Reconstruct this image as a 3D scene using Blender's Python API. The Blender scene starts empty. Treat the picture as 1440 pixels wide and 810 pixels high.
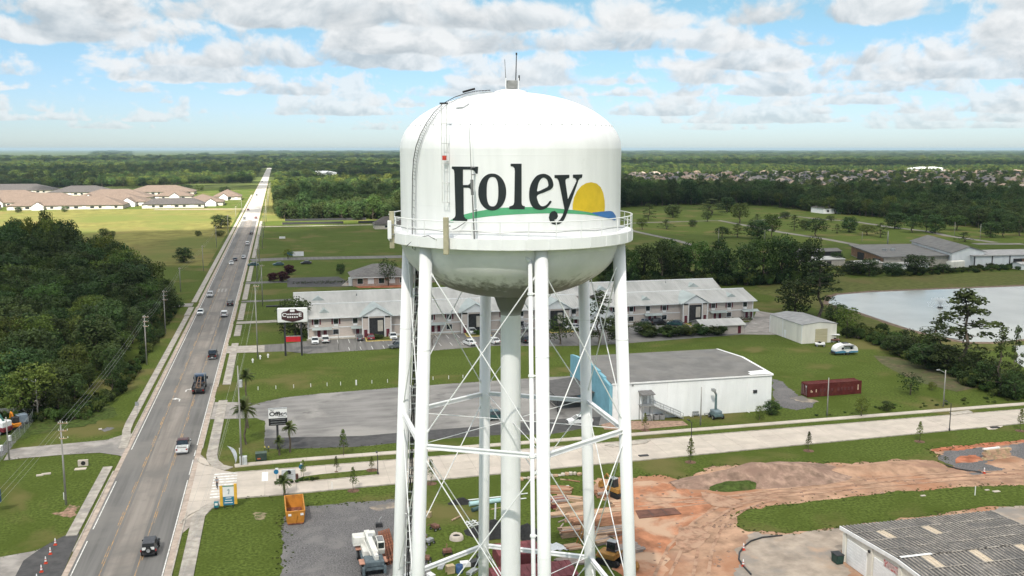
import bpy, bmesh, math, random
from mathutils import Vector, Matrix, noise as mnoise
from mathutils.geometry import tessellate_polygon
R = random.Random(7)
SC = bpy.context.scene
COL = SC.collection
PI = math.pi
rad = math.radians
# ------------------------------------------------------------------ camera
FPX, VH, HC, AZ = 1350.0, 209.0, 50.0, rad(13.64)      # world X runs across the main road, Y along it
PITCH = math.atan((405 - VH) / FPX)
cam = bpy.data.cameras.new('camera')
cam.sensor_width = 36.0
cam.lens = 36.0 * FPX / 1440.0
cam.clip_start, cam.clip_end = 1.0, 120000.0
camo = bpy.data.objects.new('camera', cam)
COL.objects.link(camo)
camo.location = (0, 0, HC)
camo.rotation_euler = (PI / 2 - PITCH, 0, -AZ)
SC.camera = camo
# ------------------------------------------------------------------ exposure, sun, sky
SC.view_settings.view_transform = 'Standard'
SC.view_settings.look = 'None'
SC.view_settings.gamma = 1.0
SC.view_settings.use_curve_mapping = False
SC.view_settings.exposure = 1.30
cy = SC.cycles
cy.max_bounces, cy.diffuse_bounces, cy.glossy_bounces = 5, 2, 2
cy.transmission_bounces, cy.transparent_max_bounces, cy.volume_bounces = 2, 8, 0
cy.use_denoising = True
SUN_EL, SUN_AZ = rad(46), rad(206)                      # azimuth from +Y towards +X
SUN_DIR = Vector((math.cos(SUN_EL) * math.sin(SUN_AZ), math.cos(SUN_EL) * math.cos(SUN_AZ), math.sin(SUN_EL)))
sl = bpy.data.lights.new('sun', 'SUN')
sl.energy, sl.angle, sl.color = 5.0, rad(0.55), (1.0, 0.95, 0.86)
so = bpy.data.objects.new('sun', sl)
COL.objects.link(so)
so.rotation_euler = (-SUN_DIR).to_track_quat('-Z', 'Y').to_euler()
so.location = (0, 0, 300)

W = bpy.data.worlds.new('World')
SC.world = W
W.use_nodes = True


class NT:
    """short hand for building node trees"""
    def __init__(s, tree):
        s.t = tree
        tree.nodes.clear()

    def n(s, typ, **kw):
        nd = s.t.nodes.new(typ)
        for k, v in kw.items():
            setattr(nd, k, v)
        return nd

    def put(s, sock, v):
        if isinstance(v, bpy.types.NodeSocket):
            s.t.links.new(v, sock)
        elif v is not None:
            sock.default_value = v

    def m(s, op, a, b=None, c=None, clamp=False):
        nd = s.n('ShaderNodeMath', operation=op, use_clamp=clamp)
        for i, v in enumerate((a, b, c)):
            s.put(nd.inputs[i], v)
        return nd.outputs[0]

    def vm(s, op, a, b=None, scale=None):
        nd = s.n('ShaderNodeVectorMath', operation=op)
        s.put(nd.inputs[0], a)
        s.put(nd.inputs[1], b)
        if scale is not None:
            s.put(nd.inputs['Scale'], scale)
        return nd.outputs[0]

    def ss(s, x, lo, hi, a=0.0, b=1.0):
        nd = s.n('ShaderNodeMapRange', interpolation_type='SMOOTHSTEP')
        for i, v in enumerate((x, lo, hi, a, b)):
            s.put(nd.inputs[i], v)
        return nd.outputs[0]

    def noise(s, vec, scale, detail=4.0, rough=0.55, dist=0.0):
        nd = s.n('ShaderNodeTexNoise')
        s.put(nd.inputs['Vector'], vec)
        s.put(nd.inputs['Scale'], scale)
        nd.inputs['Detail'].default_value = detail
        nd.inputs['Roughness'].default_value = rough
        nd.inputs['Distortion'].default_value = dist
        return nd.outputs[0]

    def mix(s, f, a, b, blend='MIX'):
        nd = s.n('ShaderNodeMix', data_type='RGBA', blend_type=blend)
        s.put(nd.inputs[0], f)
        for i, v in ((6, a), (7, b)):
            if isinstance(v, (tuple, list)):
                v = (*v[:3], 1.0)
            s.put(nd.inputs[i], v)
        return nd.outputs[2]

    def xyz(s, v):
        nd = s.n('ShaderNodeSeparateXYZ')
        s.put(nd.inputs[0], v)
        return nd.outputs

    def comb(s, x, y, z):
        nd = s.n('ShaderNodeCombineXYZ')
        for i, v in enumerate((x, y, z)):
            s.put(nd.inputs[i], v)
        return nd.outputs[0]


def build_sky():
    k = NT(W.node_tree)
    tc = k.n('ShaderNodeTexCoord')
    sky = k.n('ShaderNodeTexSky', sky_type='NISHITA')
    sky.sun_disc = False
    sky.sun_elevation = SUN_EL
    sky.sun_rotation = SUN_AZ
    sky.altitude, sky.air_density, sky.dust_density, sky.ozone_density = 50.0, 1.0, 0.3, 2.0
    x, y, z = k.xyz(tc.outputs['Generated'])
    h = k.m('MAXIMUM', k.m('SQRT', k.m('ADD', k.m('MULTIPLY', x, x), k.m('MULTIPLY', y, y))), 0.02)
    ux, uy = k.m('DIVIDE', x, h), k.m('DIVIDE', y, h)
    tane = k.m('DIVIDE', z, h)
    K = SKY_CLOUD
    low_ = k.ss(z, 0.03, 0.17)
    base = k.mix(1.0, sky.outputs[0], k.mix(low_, (0.60, 0.73, 0.98), (0.60, 0.77, 0.75)), 'MULTIPLY')
    col = base
    hb = 0.85
    azs = k.m('SUBTRACT', k.m('MULTIPLY', ux, math.cos(AZ)), k.m('MULTIPLY', uy, math.sin(AZ)))   # how far to the right of the view axis
    for i, r in enumerate((46.0, 34.0, 26.0, 20.5, 16.5, 13.4, 10.9, 8.9, 7.2, 5.8)):
        yy = k.m('SUBTRACT', k.m('MULTIPLY', tane, r), hb)
        sc = 1.0 + 0.35 * math.log(r / 8.0)          # far banks are read in broader masses
        P = k.comb(k.m('MULTIPLY', ux, r / sc), k.m('MULTIPLY', uy, r / sc), k.m('MULTIPLY', yy, 1.3 / sc))
        P = k.vm('ADD', P, (3.7 * i + 1.3, 1.9 * i + 0.4, 0.6 * i))
        lo = k.noise(P, 0.42, 1.0, 0.5)
        big = k.noise(P, 1.75, 8.0, 0.55, 0.3)
        off = k.vm('ADD', P, (0.04, -0.06, 0.11))
        lit = k.noise(off, 1.75, 5.0, 0.55, 0.3)
        cov = k.m('MULTIPLY', k.m('SUBTRACT', lo, 0.5), 1.1)
        lift = 0.055 if r > 12 else 0.035
        thr = k.m('SUBTRACT', 0.435 + CLEAR[i], k.m('MULTIPLY', azs, lift * 3.0))
        top = k.m('MULTIPLY', k.m('MAXIMUM', yy, 0.0), 0.27)
        d = k.m('SUBTRACT', k.m('SUBTRACT', k.m('ADD', big, cov), thr), top)
        d = k.m('SUBTRACT', d, k.m('MULTIPLY', k.m('SUBTRACT', 1.0, k.ss(yy, -0.09, 0.06)), 0.45))
        al = k.ss(d, -0.015, 0.115)
        rel = k.m('MULTIPLY', k.m('SUBTRACT', big, lit), 4.6)
        body = k.ss(yy, -0.04, 0.34, 0.42, 0.88)
        sh = k.m('ADD', body, rel)
        sh = k.m('ADD', sh, k.m('MULTIPLY', k.m('SUBTRACT', 1.0, k.ss(d, 0.0, 0.12)), 0.22))
        sh = k.m('SUBTRACT', sh, k.m('MULTIPLY', k.ss(d, 0.12, 0.34), 0.20))
        sh = k.m('MAXIMUM', k.m('MINIMUM', sh, 1.0), 0.0)
        cc = k.mix(sh, (0.55 * K, 0.595 * K, 0.63 * K), (1.01 * K, 1.005 * K, 1.0 * K))
        fade = math.exp(-r / 58.0)
        cc = k.mix(1 - fade, cc, k.mix(0.55, base, (0.74 * K, 0.82 * K, 0.86 * K)))
        col = k.mix(k.m('MULTIPLY', al, 0.97 - 0.25 * min(1, r / 60.0)), col, cc)
    # the same broken deck overhead, seen from below
    zz = k.m('MAXIMUM', z, 0.06)
    Q = k.comb(k.m('DIVIDE', x, zz), k.m('DIVIDE', y, zz), 0.0)
    q = k.noise(Q, 0.9, 6.0, 0.58, 0.3)
    al = k.m('MULTIPLY', k.ss(q, 0.43, 0.53), k.ss(z, 0.15, 0.24))
    cc = k.mix(k.ss(q, 0.5, 0.72), (1.0 * K, 1.0 * K, 1.0 * K), (0.72 * K, 0.76 * K, 0.80 * K))
    col = k.mix(k.m('MULTIPLY', al, 0.93), col, cc)
    bg = k.n('ShaderNodeBackground')
    k.put(bg.inputs[0], col)
    bg.inputs[1].default_value = SKY_STRENGTH
    out = k.n('ShaderNodeOutputWorld')
    k.t.links.new(bg.outputs[0], out.inputs[0])
    W.cycles.sampling_method = 'MANUAL'
    W.cycles.sample_map_resolution = 512


SKY_STRENGTH = 0.06
CLEAR = (0.02, 0.01, 0.0, 0.0, 0.0, 0.0, 0.0, 0.0, 0.0, 0.0)
SKY_CLOUD = 6.4
build_sky()
# ------------------------------------------------------------------ helpers
CAMR = camo.rotation_euler.to_matrix()


def ray(u, v):
    return (CAMR @ Vector(((u - 720) / FPX, -(v - 405) / FPX, -1.0)))


def G(u, v, z=0.0):
    """where the sight line through photo pixel (u, v) meets height z"""
    d = ray(u, v)
    t = (z - HC) / d.z
    return Vector((d.x * t, d.y * t, z))


def hpx(u, vb, vt):
    """height of an upright thing standing at pixel (u, vb) whose top is at row vt"""
    g = G(u, vb)
    d = ray(u, vt)
    f = math.hypot(g.x, g.y) / math.hypot(d.x, d.y)
    return HC + d.z * f


def ppm(u, v):
    g = G(u, v)
    return FPX / (g - Vector((0, 0, HC))).length


def link(o, parent=None):
    COL.objects.link(o)
    if parent:
        o.parent = parent
    return o


def tag(o, label=None, cat=None, group=None, kind=None):
    if label:
        o['label'] = label
    if cat:
        o['category'] = cat
    if group:
        o['group'] = group
    if kind:
        o['kind'] = kind
    return o


def thing(name, label, cat, loc=(0, 0, 0), rz=0.0, group=None):
    o = bpy.data.objects.new(name, None)
    o.empty_display_size = 0.2
    link(o)
    o.location = loc
    o.rotation_euler = (0, 0, rz)
    return tag(o, label, cat, group)


def dup(o, parent=None):
    c = o.copy()
    COL.objects.link(c)
    if parent:
        c.parent = parent
    for ch in o.children:
        dup(ch, c)
    return c


class MB:
    """collects faces of one mesh"""
    def __init__(s):
        s.v, s.f, s.mi = [], [], []
        s.cur = 0

    def add(s, vs, fs):
        b = len(s.v)
        s.v += [tuple(p) for p in vs]
        s.f += [tuple(b + i for i in f) for f in fs]
        s.mi += [s.cur] * len(fs)
        return s

    def box(s, cx, cy, cz, sx, sy, sz, rz=0.0, tx=1.0, ty=1.0):
        """centre x, y, bottom z; sizes; turn; taper of the top"""
        c, n = math.cos(rz), math.sin(rz)
        vs = []
        for z, kx, ky in ((cz, 1, 1), (cz + sz, tx, ty)):
            for a, b in ((-1, -1), (1, -1), (1, 1), (-1, 1)):
                px, py = a * sx / 2 * kx, b * sy / 2 * ky
                vs.append((cx + px * c - py * n, cy + px * n + py * c, z))
        return s.add(vs, [(3, 2, 1, 0), (4, 5, 6, 7), (0, 1, 5, 4), (1, 2, 6, 5), (2, 3, 7, 6), (3, 0, 4, 7)])

    def tube(s, p0, p1, r0, r1=None, n=8, cap=True):
        p0, p1 = Vector(p0), Vector(p1)
        r1 = r0 if r1 is None else r1
        d = (p1 - p0).normalized()
        a = d.orthogonal().normalized()
        b = d.cross(a)
        vs = []
        for p, r in ((p0, r0), (p1, r1)):
            for i in range(n):
                t = 2 * PI * i / n
                vs.append(p + (a * math.cos(t) + b * math.sin(t)) * r)
        fs = [(i, (i + 1) % n, n + (i + 1) % n, n + i) for i in range(n)]
        if cap:
            fs += [tuple(range(n - 1, -1, -1)), tuple(range(n, 2 * n))]
        return s.add(vs, fs)

    def path(s, pts, r, n=6):
        for a, b in zip(pts, pts[1:]):
            s.tube(a, b, r, r, n)
        return s

    def lathe(s, prof, n=32, cx=0.0, cy=0.0, a0=0.0, a1=2 * PI):
        full = abs(a1 - a0 - 2 * PI) < 1e-6
        m = n if full else n + 1
        vs = []
        for r, z in prof:
            for i in range(m):
                t = a0 + (a1 - a0) * i / n
                vs.append((cx + r * math.cos(t), cy + r * math.sin(t), z))
        fs = []
        for j in range(len(prof) - 1):
            for i in range(n):
                i2 = (i + 1) % m
                fs.append((j * m + i, j * m + i2, (j + 1) * m + i2, (j + 1) * m + i))
        return s.add(vs, fs)

    def prism(s, poly, z0, z1):
        n = len(poly)
        ar = sum(poly[i][0] * poly[(i + 1) % n][1] - poly[(i + 1) % n][0] * poly[i][1] for i in range(n))
        if ar < 0:
            poly = poly[::-1]
        vs = [(p[0], p[1], z0) for p in poly] + [(p[0], p[1], z1) for p in poly]
        fs = [tuple(range(n - 1, -1, -1)), tuple(range(n, 2 * n))]
        fs += [(i, (i + 1) % n, n + (i + 1) % n, n + i) for i in range(n)]
        return s.add(vs, fs)

    def side(s, prof, x0, x1, k=1.0, kz=None):
        """profile of (y, z) pairs spread between x0 and x1; k narrows points above kz"""
        n = len(prof)
        cxm = (x0 + x1) / 2
        vs = []
        for x in (x0, x1):
            for y, z in prof:
                q = k if (kz is not None and z > kz) else 1.0
                vs.append((cxm + (x - cxm) * q, y, z))
        fs = [tuple(range(n)), tuple(range(2 * n - 1, n - 1, -1))]
        fs += [(i, n + i, n + (i + 1) % n, (i + 1) % n) for i in range(n)]
        return s.add(vs, fs)

    def build(s, name, mat, parent=None, smooth=False, kind=None, loc=None):
        me = bpy.data.meshes.new(name)
        me.from_pydata(s.v, [], s.f)
        for q in (mat if isinstance(mat, (list, tuple)) else [mat]):
            me.materials.append(q)
        if any(s.mi):
            me.polygons.foreach_set('material_index', s.mi)
        if smooth:
            me.polygons.foreach_set('use_smooth', [True] * len(s.f))
        me.update()
        o = bpy.data.objects.new(name, me)
        link(o, parent)
        if kind:
            o['kind'] = kind
        if loc:
            o.location = loc
        return o


def recalc(o):
    bm = bmesh.new()
    bm.from_mesh(o.data)
    bmesh.ops.recalc_face_normals(bm, faces=bm.faces)
    bm.to_mesh(o.data)
    bm.free()
    return o


def bevel(o, w, seg=1, angle=35):
    m = o.modifiers.new('bevel', 'BEVEL')
    m.width, m.segments, m.limit_method, m.angle_limit = w, seg, 'ANGLE', rad(angle)
    return o


# ------------------------------------------------------------------ materials
MATS = {}


def mat(name, c, rough=0.6, var=0.12, sc=1.0, c2=None, th=(0.5, 0.65), sc2=0.3, metal=0.0, spec=0.3, bump=0.0,
        world=False, stretch=None, trans=0.0, coat=0.0, rnd=0.0, c3=None, th3=(0.55, 0.7), sc3=0.05, emit=0.0, detail=5.0):
    if name in MATS:
        return MATS[name]
    m = bpy.data.materials.new(name)
    m.use_nodes = True
    k = NT(m.node_tree)
    if world:
        vec = k.n('ShaderNodeNewGeometry').outputs['Position']
    else:
        vec = k.n('ShaderNodeTexCoord').outputs['Object']
    v0 = vec
    if stretch:
        v0 = k.vm('MULTIPLY', vec, stretch)
    f = k.noise(v0, sc, detail, 0.6)
    lo = tuple(max(0, q * (1 - 2.2 * var)) for q in c)
    hi = tuple(min(1, q * (1 + 2.2 * var)) for q in c)
    col = k.mix(k.ss(f, 0.28, 0.72), lo, hi)
    if c2:
        g = k.noise(vec, sc2, 6.0, 0.62, 0.4)
        col = k.mix(k.ss(g, th[0], th[1]), col, c2)
    if c3:
        g = k.noise(vec, sc3, 4.0, 0.6, 0.3)
        col = k.mix(k.ss(g, th3[0], th3[1]), col, c3)
    if rnd:
        oi = k.n('ShaderNodeObjectInfo').outputs['Random']
        hs = k.n('ShaderNodeHueSaturation')
        k.put(hs.inputs['Hue'], k.ss(oi, 0.0, 1.0, 0.5 - 0.035 * rnd, 0.5 + 0.03 * rnd))
        k.put(hs.inputs['Value'], k.m('MULTIPLY_ADD', k.m('FRACT', k.m('MULTIPLY', oi, 7.31)), 0.75 * rnd, 1 - 0.33 * rnd))
        k.put(hs.inputs['Color'], col)
        col = hs.outputs[0]
    b = k.n('ShaderNodeBsdfPrincipled')
    k.put(b.inputs['Base Color'], col)
    b.inputs['Roughness'].default_value = rough
    b.inputs['Metallic'].default_value = metal
    b.inputs['Specular IOR Level'].default_value = spec
    b.inputs['Coat Weight'].default_value = coat
    b.inputs['Coat Roughness'].default_value = 0.08
    if bump:
        bn = k.n('ShaderNodeBump')
        bn.inputs['Strength'].default_value = min(1.0, bump)
        bn.inputs['Distance'].default_value = 0.05 * max(1, bump)
        k.put(bn.inputs['Height'], f)
        k.put(b.inputs['Normal'], bn.outputs[0])
    sh = b.outputs[0]
    if trans:
        tr = k.n('ShaderNodeBsdfTranslucent')
        k.put(tr.inputs[0], k.mix(1.0, col, (1.25, 1.3, 0.6), 'MULTIPLY'))
        mx = k.n('ShaderNodeMixShader')
        mx.inputs[0].default_value = trans
        k.t.links.new(sh, mx.inputs[1])
        k.t.links.new(tr.outputs[0], mx.inputs[2])
        sh = mx.outputs[0]
    out = k.n('ShaderNodeOutputMaterial')
    k.t.links.new(sh, out.inputs[0])
    MATS[name] = m
    return m


def paint(name, c, rough=0.35, coat=0.4):
    return mat('paint_' + name, c, rough, 0.04, 3.0, spec=0.5, coat=coat)


m_white = mat('tower_paint', (0.88, 0.88, 0.875), 0.45, 0.02, 1.1, spec=0.4, stretch=(1, 1, 0.12), c2=(0.80, 0.805, 0.79), th=(0.55, 0.85), sc2=0.6)
m_black = mat('black_rubber', (0.018, 0.018, 0.018), 0.8, 0.2, 3)
m_glass = mat('dark_glass', (0.02, 0.024, 0.028), 0.08, 0.05, 1, spec=0.8)
m_wire = mat('pale_wire', (0.30, 0.30, 0.29), 0.6, 0.1, 2)
m_steel = mat('galvanised_steel', (0.36, 0.37, 0.37), 0.5, 0.12, 2, metal=0.5)
m_dark = mat('dark_metal', (0.035, 0.035, 0.037), 0.5, 0.15, 2)
m_rust = mat('rusty_steel', (0.20, 0.075, 0.04), 0.85, 0.2, 2, c2=(0.10, 0.045, 0.03), sc2=1.5)
m_wood = mat('weathered_wood', (0.38, 0.27, 0.18), 0.85, 0.2, 3, stretch=(1, 1, 0.2))
m_pole = mat('grey_pole_wood', (0.30, 0.29, 0.27), 0.85, 0.15, 4, stretch=(1, 1, 0.08))
m_bark = mat('bark', (0.10, 0.08, 0.06), 0.9, 0.25, 4, stretch=(1, 1, 0.3))
m_conc = mat('concrete', (0.44, 0.41, 0.36), 0.85, 0.09, 0.6, world=True, c2=(0.36, 0.335, 0.30), th=(0.5, 0.75), sc2=0.25, rnd=0.10)
m_walk = mat('pavement_concrete', (0.37, 0.335, 0.29), 0.9, 0.12, 0.8, world=True, c2=(0.28, 0.26, 0.235), th=(0.48, 0.7), sc2=0.3, rnd=0.16)
m_pink = mat('dusty_gutter', (0.42, 0.34, 0.28), 0.9, 0.12, 0.7, world=True, c2=(0.33, 0.29, 0.26), th=(0.5, 0.7), sc2=0.2)
m_kerb = mat('kerb_concrete', (0.40, 0.36, 0.31), 0.9, 0.12, 1.0, world=True)
m_line = mat('white_road_paint', (0.66, 0.65, 0.62), 0.7, 0.12, 2.0, world=True, c2=(0.4, 0.39, 0.37), th=(0.55, 0.75), sc2=1.2)
m_yel = mat('yellow_road_paint', (0.42, 0.25, 0.10), 0.75, 0.18, 1.0, world=True, c2=(0.22, 0.185, 0.15), th=(0.40, 0.60), sc2=0.45)
m_leaf = mat('leaves', (0.066, 0.097, 0.025), 0.65, 0.30, 0.35, spec=0.12, trans=0.28, rnd=1.0)
m_leafd = mat('dark_leaves', (0.039, 0.063, 0.020), 0.65, 0.30, 0.35, spec=0.12, trans=0.2, rnd=0.8)
m_leafy = mat('fresh_leaves', (0.115, 0.150, 0.034), 0.65, 0.25, 0.8, spec=0.12, trans=0.3, rnd=0.6)
m_pine = mat('pine_needles', (0.050, 0.072, 0.024), 0.7, 0.3, 0.5, spec=0.1, trans=0.15, rnd=0.6)
m_plum = mat('plum_leaves', (0.055, 0.020, 0.024), 0.7, 0.3, 0.8, spec=0.1, trans=0.15)
m_frond = mat('palm_fronds', (0.075, 0.10, 0.03), 0.6, 0.25, 1.0, spec=0.2, trans=0.15, rnd=0.7)

# ------------------------------------------------------------------ ground and paving
GR = (0.077, 0.104, 0.021)
m_grass = mat('lawn', GR, 0.95, 0.20, 2.3, spec=0.05, world=True, c2=(0.064, 0.088, 0.015), th=(0.42, 0.68), sc2=0.09,
              c3=(0.128, 0.118, 0.042), th3=(0.51, 0.66), sc3=0.045, bump=0.6, detail=9.0)
m_field = mat('meadow', (0.165, 0.155, 0.048), 0.95, 0.14, 0.12, spec=0.05, world=True, c2=(0.128, 0.145, 0.040), th=(0.42, 0.62), sc2=0.013,
              c3=(0.195, 0.155, 0.06), th3=(0.52, 0.68), sc3=0.008, detail=8.0)
m_weed = mat('rough_grass', (0.060, 0.085, 0.022), 0.95, 0.2, 1.3, spec=0.05, world=True, c2=(0.085, 0.085, 0.035), th=(0.5, 0.7), sc2=0.25, bump=0.8, detail=8.0)
m_wfloor = mat('woodland_floor', (0.075, 0.092, 0.028), 0.95, 0.30, 0.02, spec=0.03, world=True, c2=(0.070, 0.095, 0.028), th=(0.46, 0.66), sc2=0.004,
               c3=(0.13, 0.14, 0.06), th3=(0.63, 0.70), sc3=0.0011)
m_asph = mat('asphalt', (0.155, 0.149, 0.141), 0.9, 0.10, 0.9, spec=0.2, world=True, stretch=(1.0, 0.035, 1.0), c2=(0.20, 0.188, 0.173), th=(0.45, 0.7), sc2=0.06, detail=6)
m_asphd = mat('fresh_asphalt', (0.075, 0.073, 0.073), 0.9, 0.10, 0.8, spec=0.2, world=True, c2=(0.105, 0.10, 0.098), th=(0.48, 0.7), sc2=0.12)
m_lot = mat('worn_lot_surface', (0.215, 0.205, 0.195), 0.9, 0.12, 0.25, spec=0.15, world=True, stretch=(0.4, 1.4, 1), c2=(0.30, 0.285, 0.265), th=(0.46, 0.66), sc2=0.07,
            c3=(0.12, 0.115, 0.11), th3=(0.60, 0.72), sc3=0.11, detail=8)
m_gravel = mat('gravel', (0.135, 0.130, 0.130), 0.95, 0.22, 5.0, spec=0.1, world=True, c2=(0.19, 0.18, 0.175), th=(0.46, 0.7), sc2=0.18, bump=0.7, detail=8)
m_pave2 = mat('old_grey_concrete', (0.30, 0.275, 0.25), 0.9, 0.12, 0.4, world=True, c2=(0.19, 0.18, 0.17), th=(0.5, 0.7), sc2=0.12)
m_dirt = mat('orange_dirt', (0.385, 0.245, 0.165), 0.95, 0.16, 0.35, spec=0.05, world=True, c2=(0.36, 0.18, 0.105), th=(0.47, 0.66), sc2=0.06,
             c3=(0.29, 0.175, 0.125), th3=(0.56, 0.68), sc3=0.09, bump=1.0, detail=10)
m_dust = mat('tan_dust', (0.30, 0.25, 0.20), 0.95, 0.16, 0.8, spec=0.05, world=True, c2=(0.17, 0.16, 0.15), th=(0.42, 0.6), sc2=0.35, detail=9)
m_mound = mat('brown_dirt', (0.30, 0.205, 0.155), 0.95, 0.2, 0.6, spec=0.05, world=True, c2=(0.235, 0.155, 0.12), th=(0.45, 0.65), sc2=0.3, bump=1.0, detail=9)
m_rut = mat('damp_dirt', (0.31, 0.185, 0.125), 0.95, 0.18, 0.9, spec=0.1, world=True, c2=(0.42, 0.275, 0.19), th=(0.40, 0.60), sc2=0.5, bump=0.9)
m_red = mat('red_clay', (0.37, 0.14, 0.08), 0.95, 0.18, 0.6, spec=0.05, world=True, c2=(0.45, 0.26, 0.17), th=(0.5, 0.7), sc2=0.2, bump=0.8)

sheet_z = [0.004]


def sheet(name, pts, m, z=None, px=True, kind='structure', rag=0.0):
    if z is None:
        sheet_z[0] += 0.004
        z = sheet_z[0]
    P = [G(*p) for p in pts] if px else [Vector((p[0], p[1], 0)) for p in pts]
    if rag:
        Q = []
        for i, a in enumerate(P):
            b = P[(i + 1) % len(P)]
            L_ = (b - a).length
            n = min(60, max(1, int(L_ / max(0.5, rag * 0.8))))
            nv = Vector((-(b - a).y, (b - a).x, 0)).normalized()
            for j in range(n):
                q = a.lerp(b, j / n)
                Q.append(q + nv * rag * (1.3 * mnoise.noise(q * 0.35) + 0.9 * mnoise.noise(q * 1.3) + 0.5 * mnoise.noise(q * 3.1)))
        P = Q
    tri = tessellate_polygon([P])
    mb = MB()
    fs = []
    for t in tri:
        a, b, c = (P[i] for i in t)
        fs.append(t if (b - a).cross(c - a).z > 0 else t[::-1])
    mb.add([(p.x, p.y, z) for p in P], fs)
    return mb.build(name, m, kind=kind)


def big_ground():
    mb = MB()
    xs = [-26000, -6000, -1500, -300, 0, 300, 1500, 6000, 26000]
    ys = [-900, -300, 0, 300, 1200, 4000, 12000, 32000]
    vs = [(x, y, 0) for y in ys for x in xs]
    n = len(xs)
    fs = [(j * n + i, j * n + i + 1, (j + 1) * n + i + 1, (j + 1) * n + i) for j in range(len(ys) - 1) for i in range(n - 1)]
    mb.add(vs, fs)
    return mb.build('ground', m_grass, kind='structure')


big_ground()
sheet('woodland_floor', [(-14000, 1290), (-300, 1290), (-40, 1290), (0, 1290), (300, 1290), (12000, 1290), (24000, 31000), (-20000, 31000)], m_wfloor, px=False, z=0.05)


def strip(name, pts, w, m, px=True, z=None, kind='structure'):
    P = [G(*p) if px else Vector((p[0], p[1], 0)) for p in pts]
    if z is None:
        sheet_z[0] += 0.004
        z = sheet_z[0]
    mb = MB()
    L, Rr = [], []
    for i, p in enumerate(P):
        d = (P[min(i + 1, len(P) - 1)] - P[max(i - 1, 0)]).normalized()
        n = Vector((-d.y, d.x, 0)) * w / 2
        L.append((p.x + n.x, p.y + n.y, z))
        Rr.append((p.x - n.x, p.y - n.y, z))
    k = len(P)
    mb.add(Rr + L, [(i, i + 1, k + i + 1, k + i) for i in range(k - 1)])
    return mb.build(name, m, kind=kind)


def rect(name, x0, y0, x1, y1, m, z=None, kind='structure'):
    return sheet(name, [(x0, y0), (x1, y0), (x1, y1), (x0, y1)], m, z=z, px=False, kind=kind)


# fields and lots ----------------------------------------------------------
sheet('meadow', [(-30.5, 430), (-30.5, 848), (-60, 852), (-700, 860), (-700, 500), (-150, 440), (-90, 455)], m_field, px=False)
sheet('verge', [(-3, 690), (10, 690), (10, 1290), (-12.5, 1290), (-12.5, 690)], m_field, px=False)  # sunlit lawn, its brightness put into the paler meadow colour
sheet('far_field', [(-40, 213.2), (128, 213.4), (131, 217.8), (60, 220.5), (-40, 221)], m_field)
sheet('far_field', [(186, 213.0), (330, 213.4), (330, 217.5), (258, 218.8), (190, 221)], m_field)
sheet('far_field', [(300, 213), (560, 213.5), (560, 215.5), (300, 215.5)], m_field)
sheet('far_field', [(470, 247), (565, 245), (565, 250), (500, 252)], m_field)
m_bank = mat('pond_bank_grass', (0.105, 0.115, 0.034), 0.95, 0.12, 0.5, spec=0.05, world=True, c2=(0.13, 0.115, 0.045), th=(0.48, 0.7), sc2=0.06, bump=0.4)
sheet('pond_bank', [(1065, 402), (1180, 392), (1440, 381), (1560, 378), (1560, 500), (1440, 486), (1350, 492), (1270, 474), (1200, 452), (1150, 436), (1120, 425), (1062, 412)], m_bank, rag=1.5)
m_water = mat('pond_water', (0.36, 0.37, 0.33), 0.13, 0.05, 0.05, spec=0.9, world=True)
k_ = NT.__new__(NT)
k_.t = m_water.node_tree
_b = [n for n in k_.t.nodes if n.type == 'BSDF_PRINCIPLED'][0]
_bn = k_.n('ShaderNodeBump')
_bn.inputs['Strength'].default_value = 0.10
_bn.inputs['Distance'].default_value = 0.05
k_.put(_bn.inputs['Height'], k_.noise(k_.n('ShaderNodeNewGeometry').outputs['Position'], 0.9, 3.0))
k_.put(_b.inputs['Normal'], _bn.outputs[0])
POND = [(1164.6, 426), (1170, 418), (1178, 414.8), (1223, 411), (1322, 407), (1440, 402.6), (1560, 399), (1560, 472), (1440, 477), (1400, 481), (1359, 481), (1310, 471), (1277, 462), (1240, 450), (1205, 438), (1180, 432)]
shore = [(1157, 427), (1163, 416), (1177, 412.6), (1223, 409), (1322, 405), (1440, 400.4), (1570, 397), (1570, 474.5), (1440, 479.5), (1400, 483.5), (1357, 483.5), (1308, 473.5), (1275, 464.5), (1238, 452.5), (1203, 440), (1178, 434.5)]
sheet('pond_shore', shore, mat('wet_shore', (0.16, 0.11, 0.075), 0.9, 0.2, 0.8, world=True), rag=0.5)
sheet('pond_water', POND, m_water)
sheet('pond_water', [(1424, 486.5), (1560, 480), (1560, 540), (1440, 517), (1427, 508), (1432, 499)], m_water)
# worn brown ground by the thicket, and the rough grass of the far lots
sheet('bare_earth', [(1228, 500), (1262, 503), (1300, 515), (1345, 528), (1375, 545), (1345, 551), (1300, 540), (1268, 527), (1240, 512)],
      mat('bare_brown_earth', (0.105, 0.085, 0.046), 0.95, 0.2, 0.7, world=True, c2=(0.075, 0.085, 0.03), th=(0.38, 0.56), sc2=0.2))
sheet('rough_grass', [(-4, 590), (48, 588), (150, 568), (168, 583), (120, 600), (45, 612), (-4, 630)], m_weed, rag=0.8)
sheet_z[0] = 0.012
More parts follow.
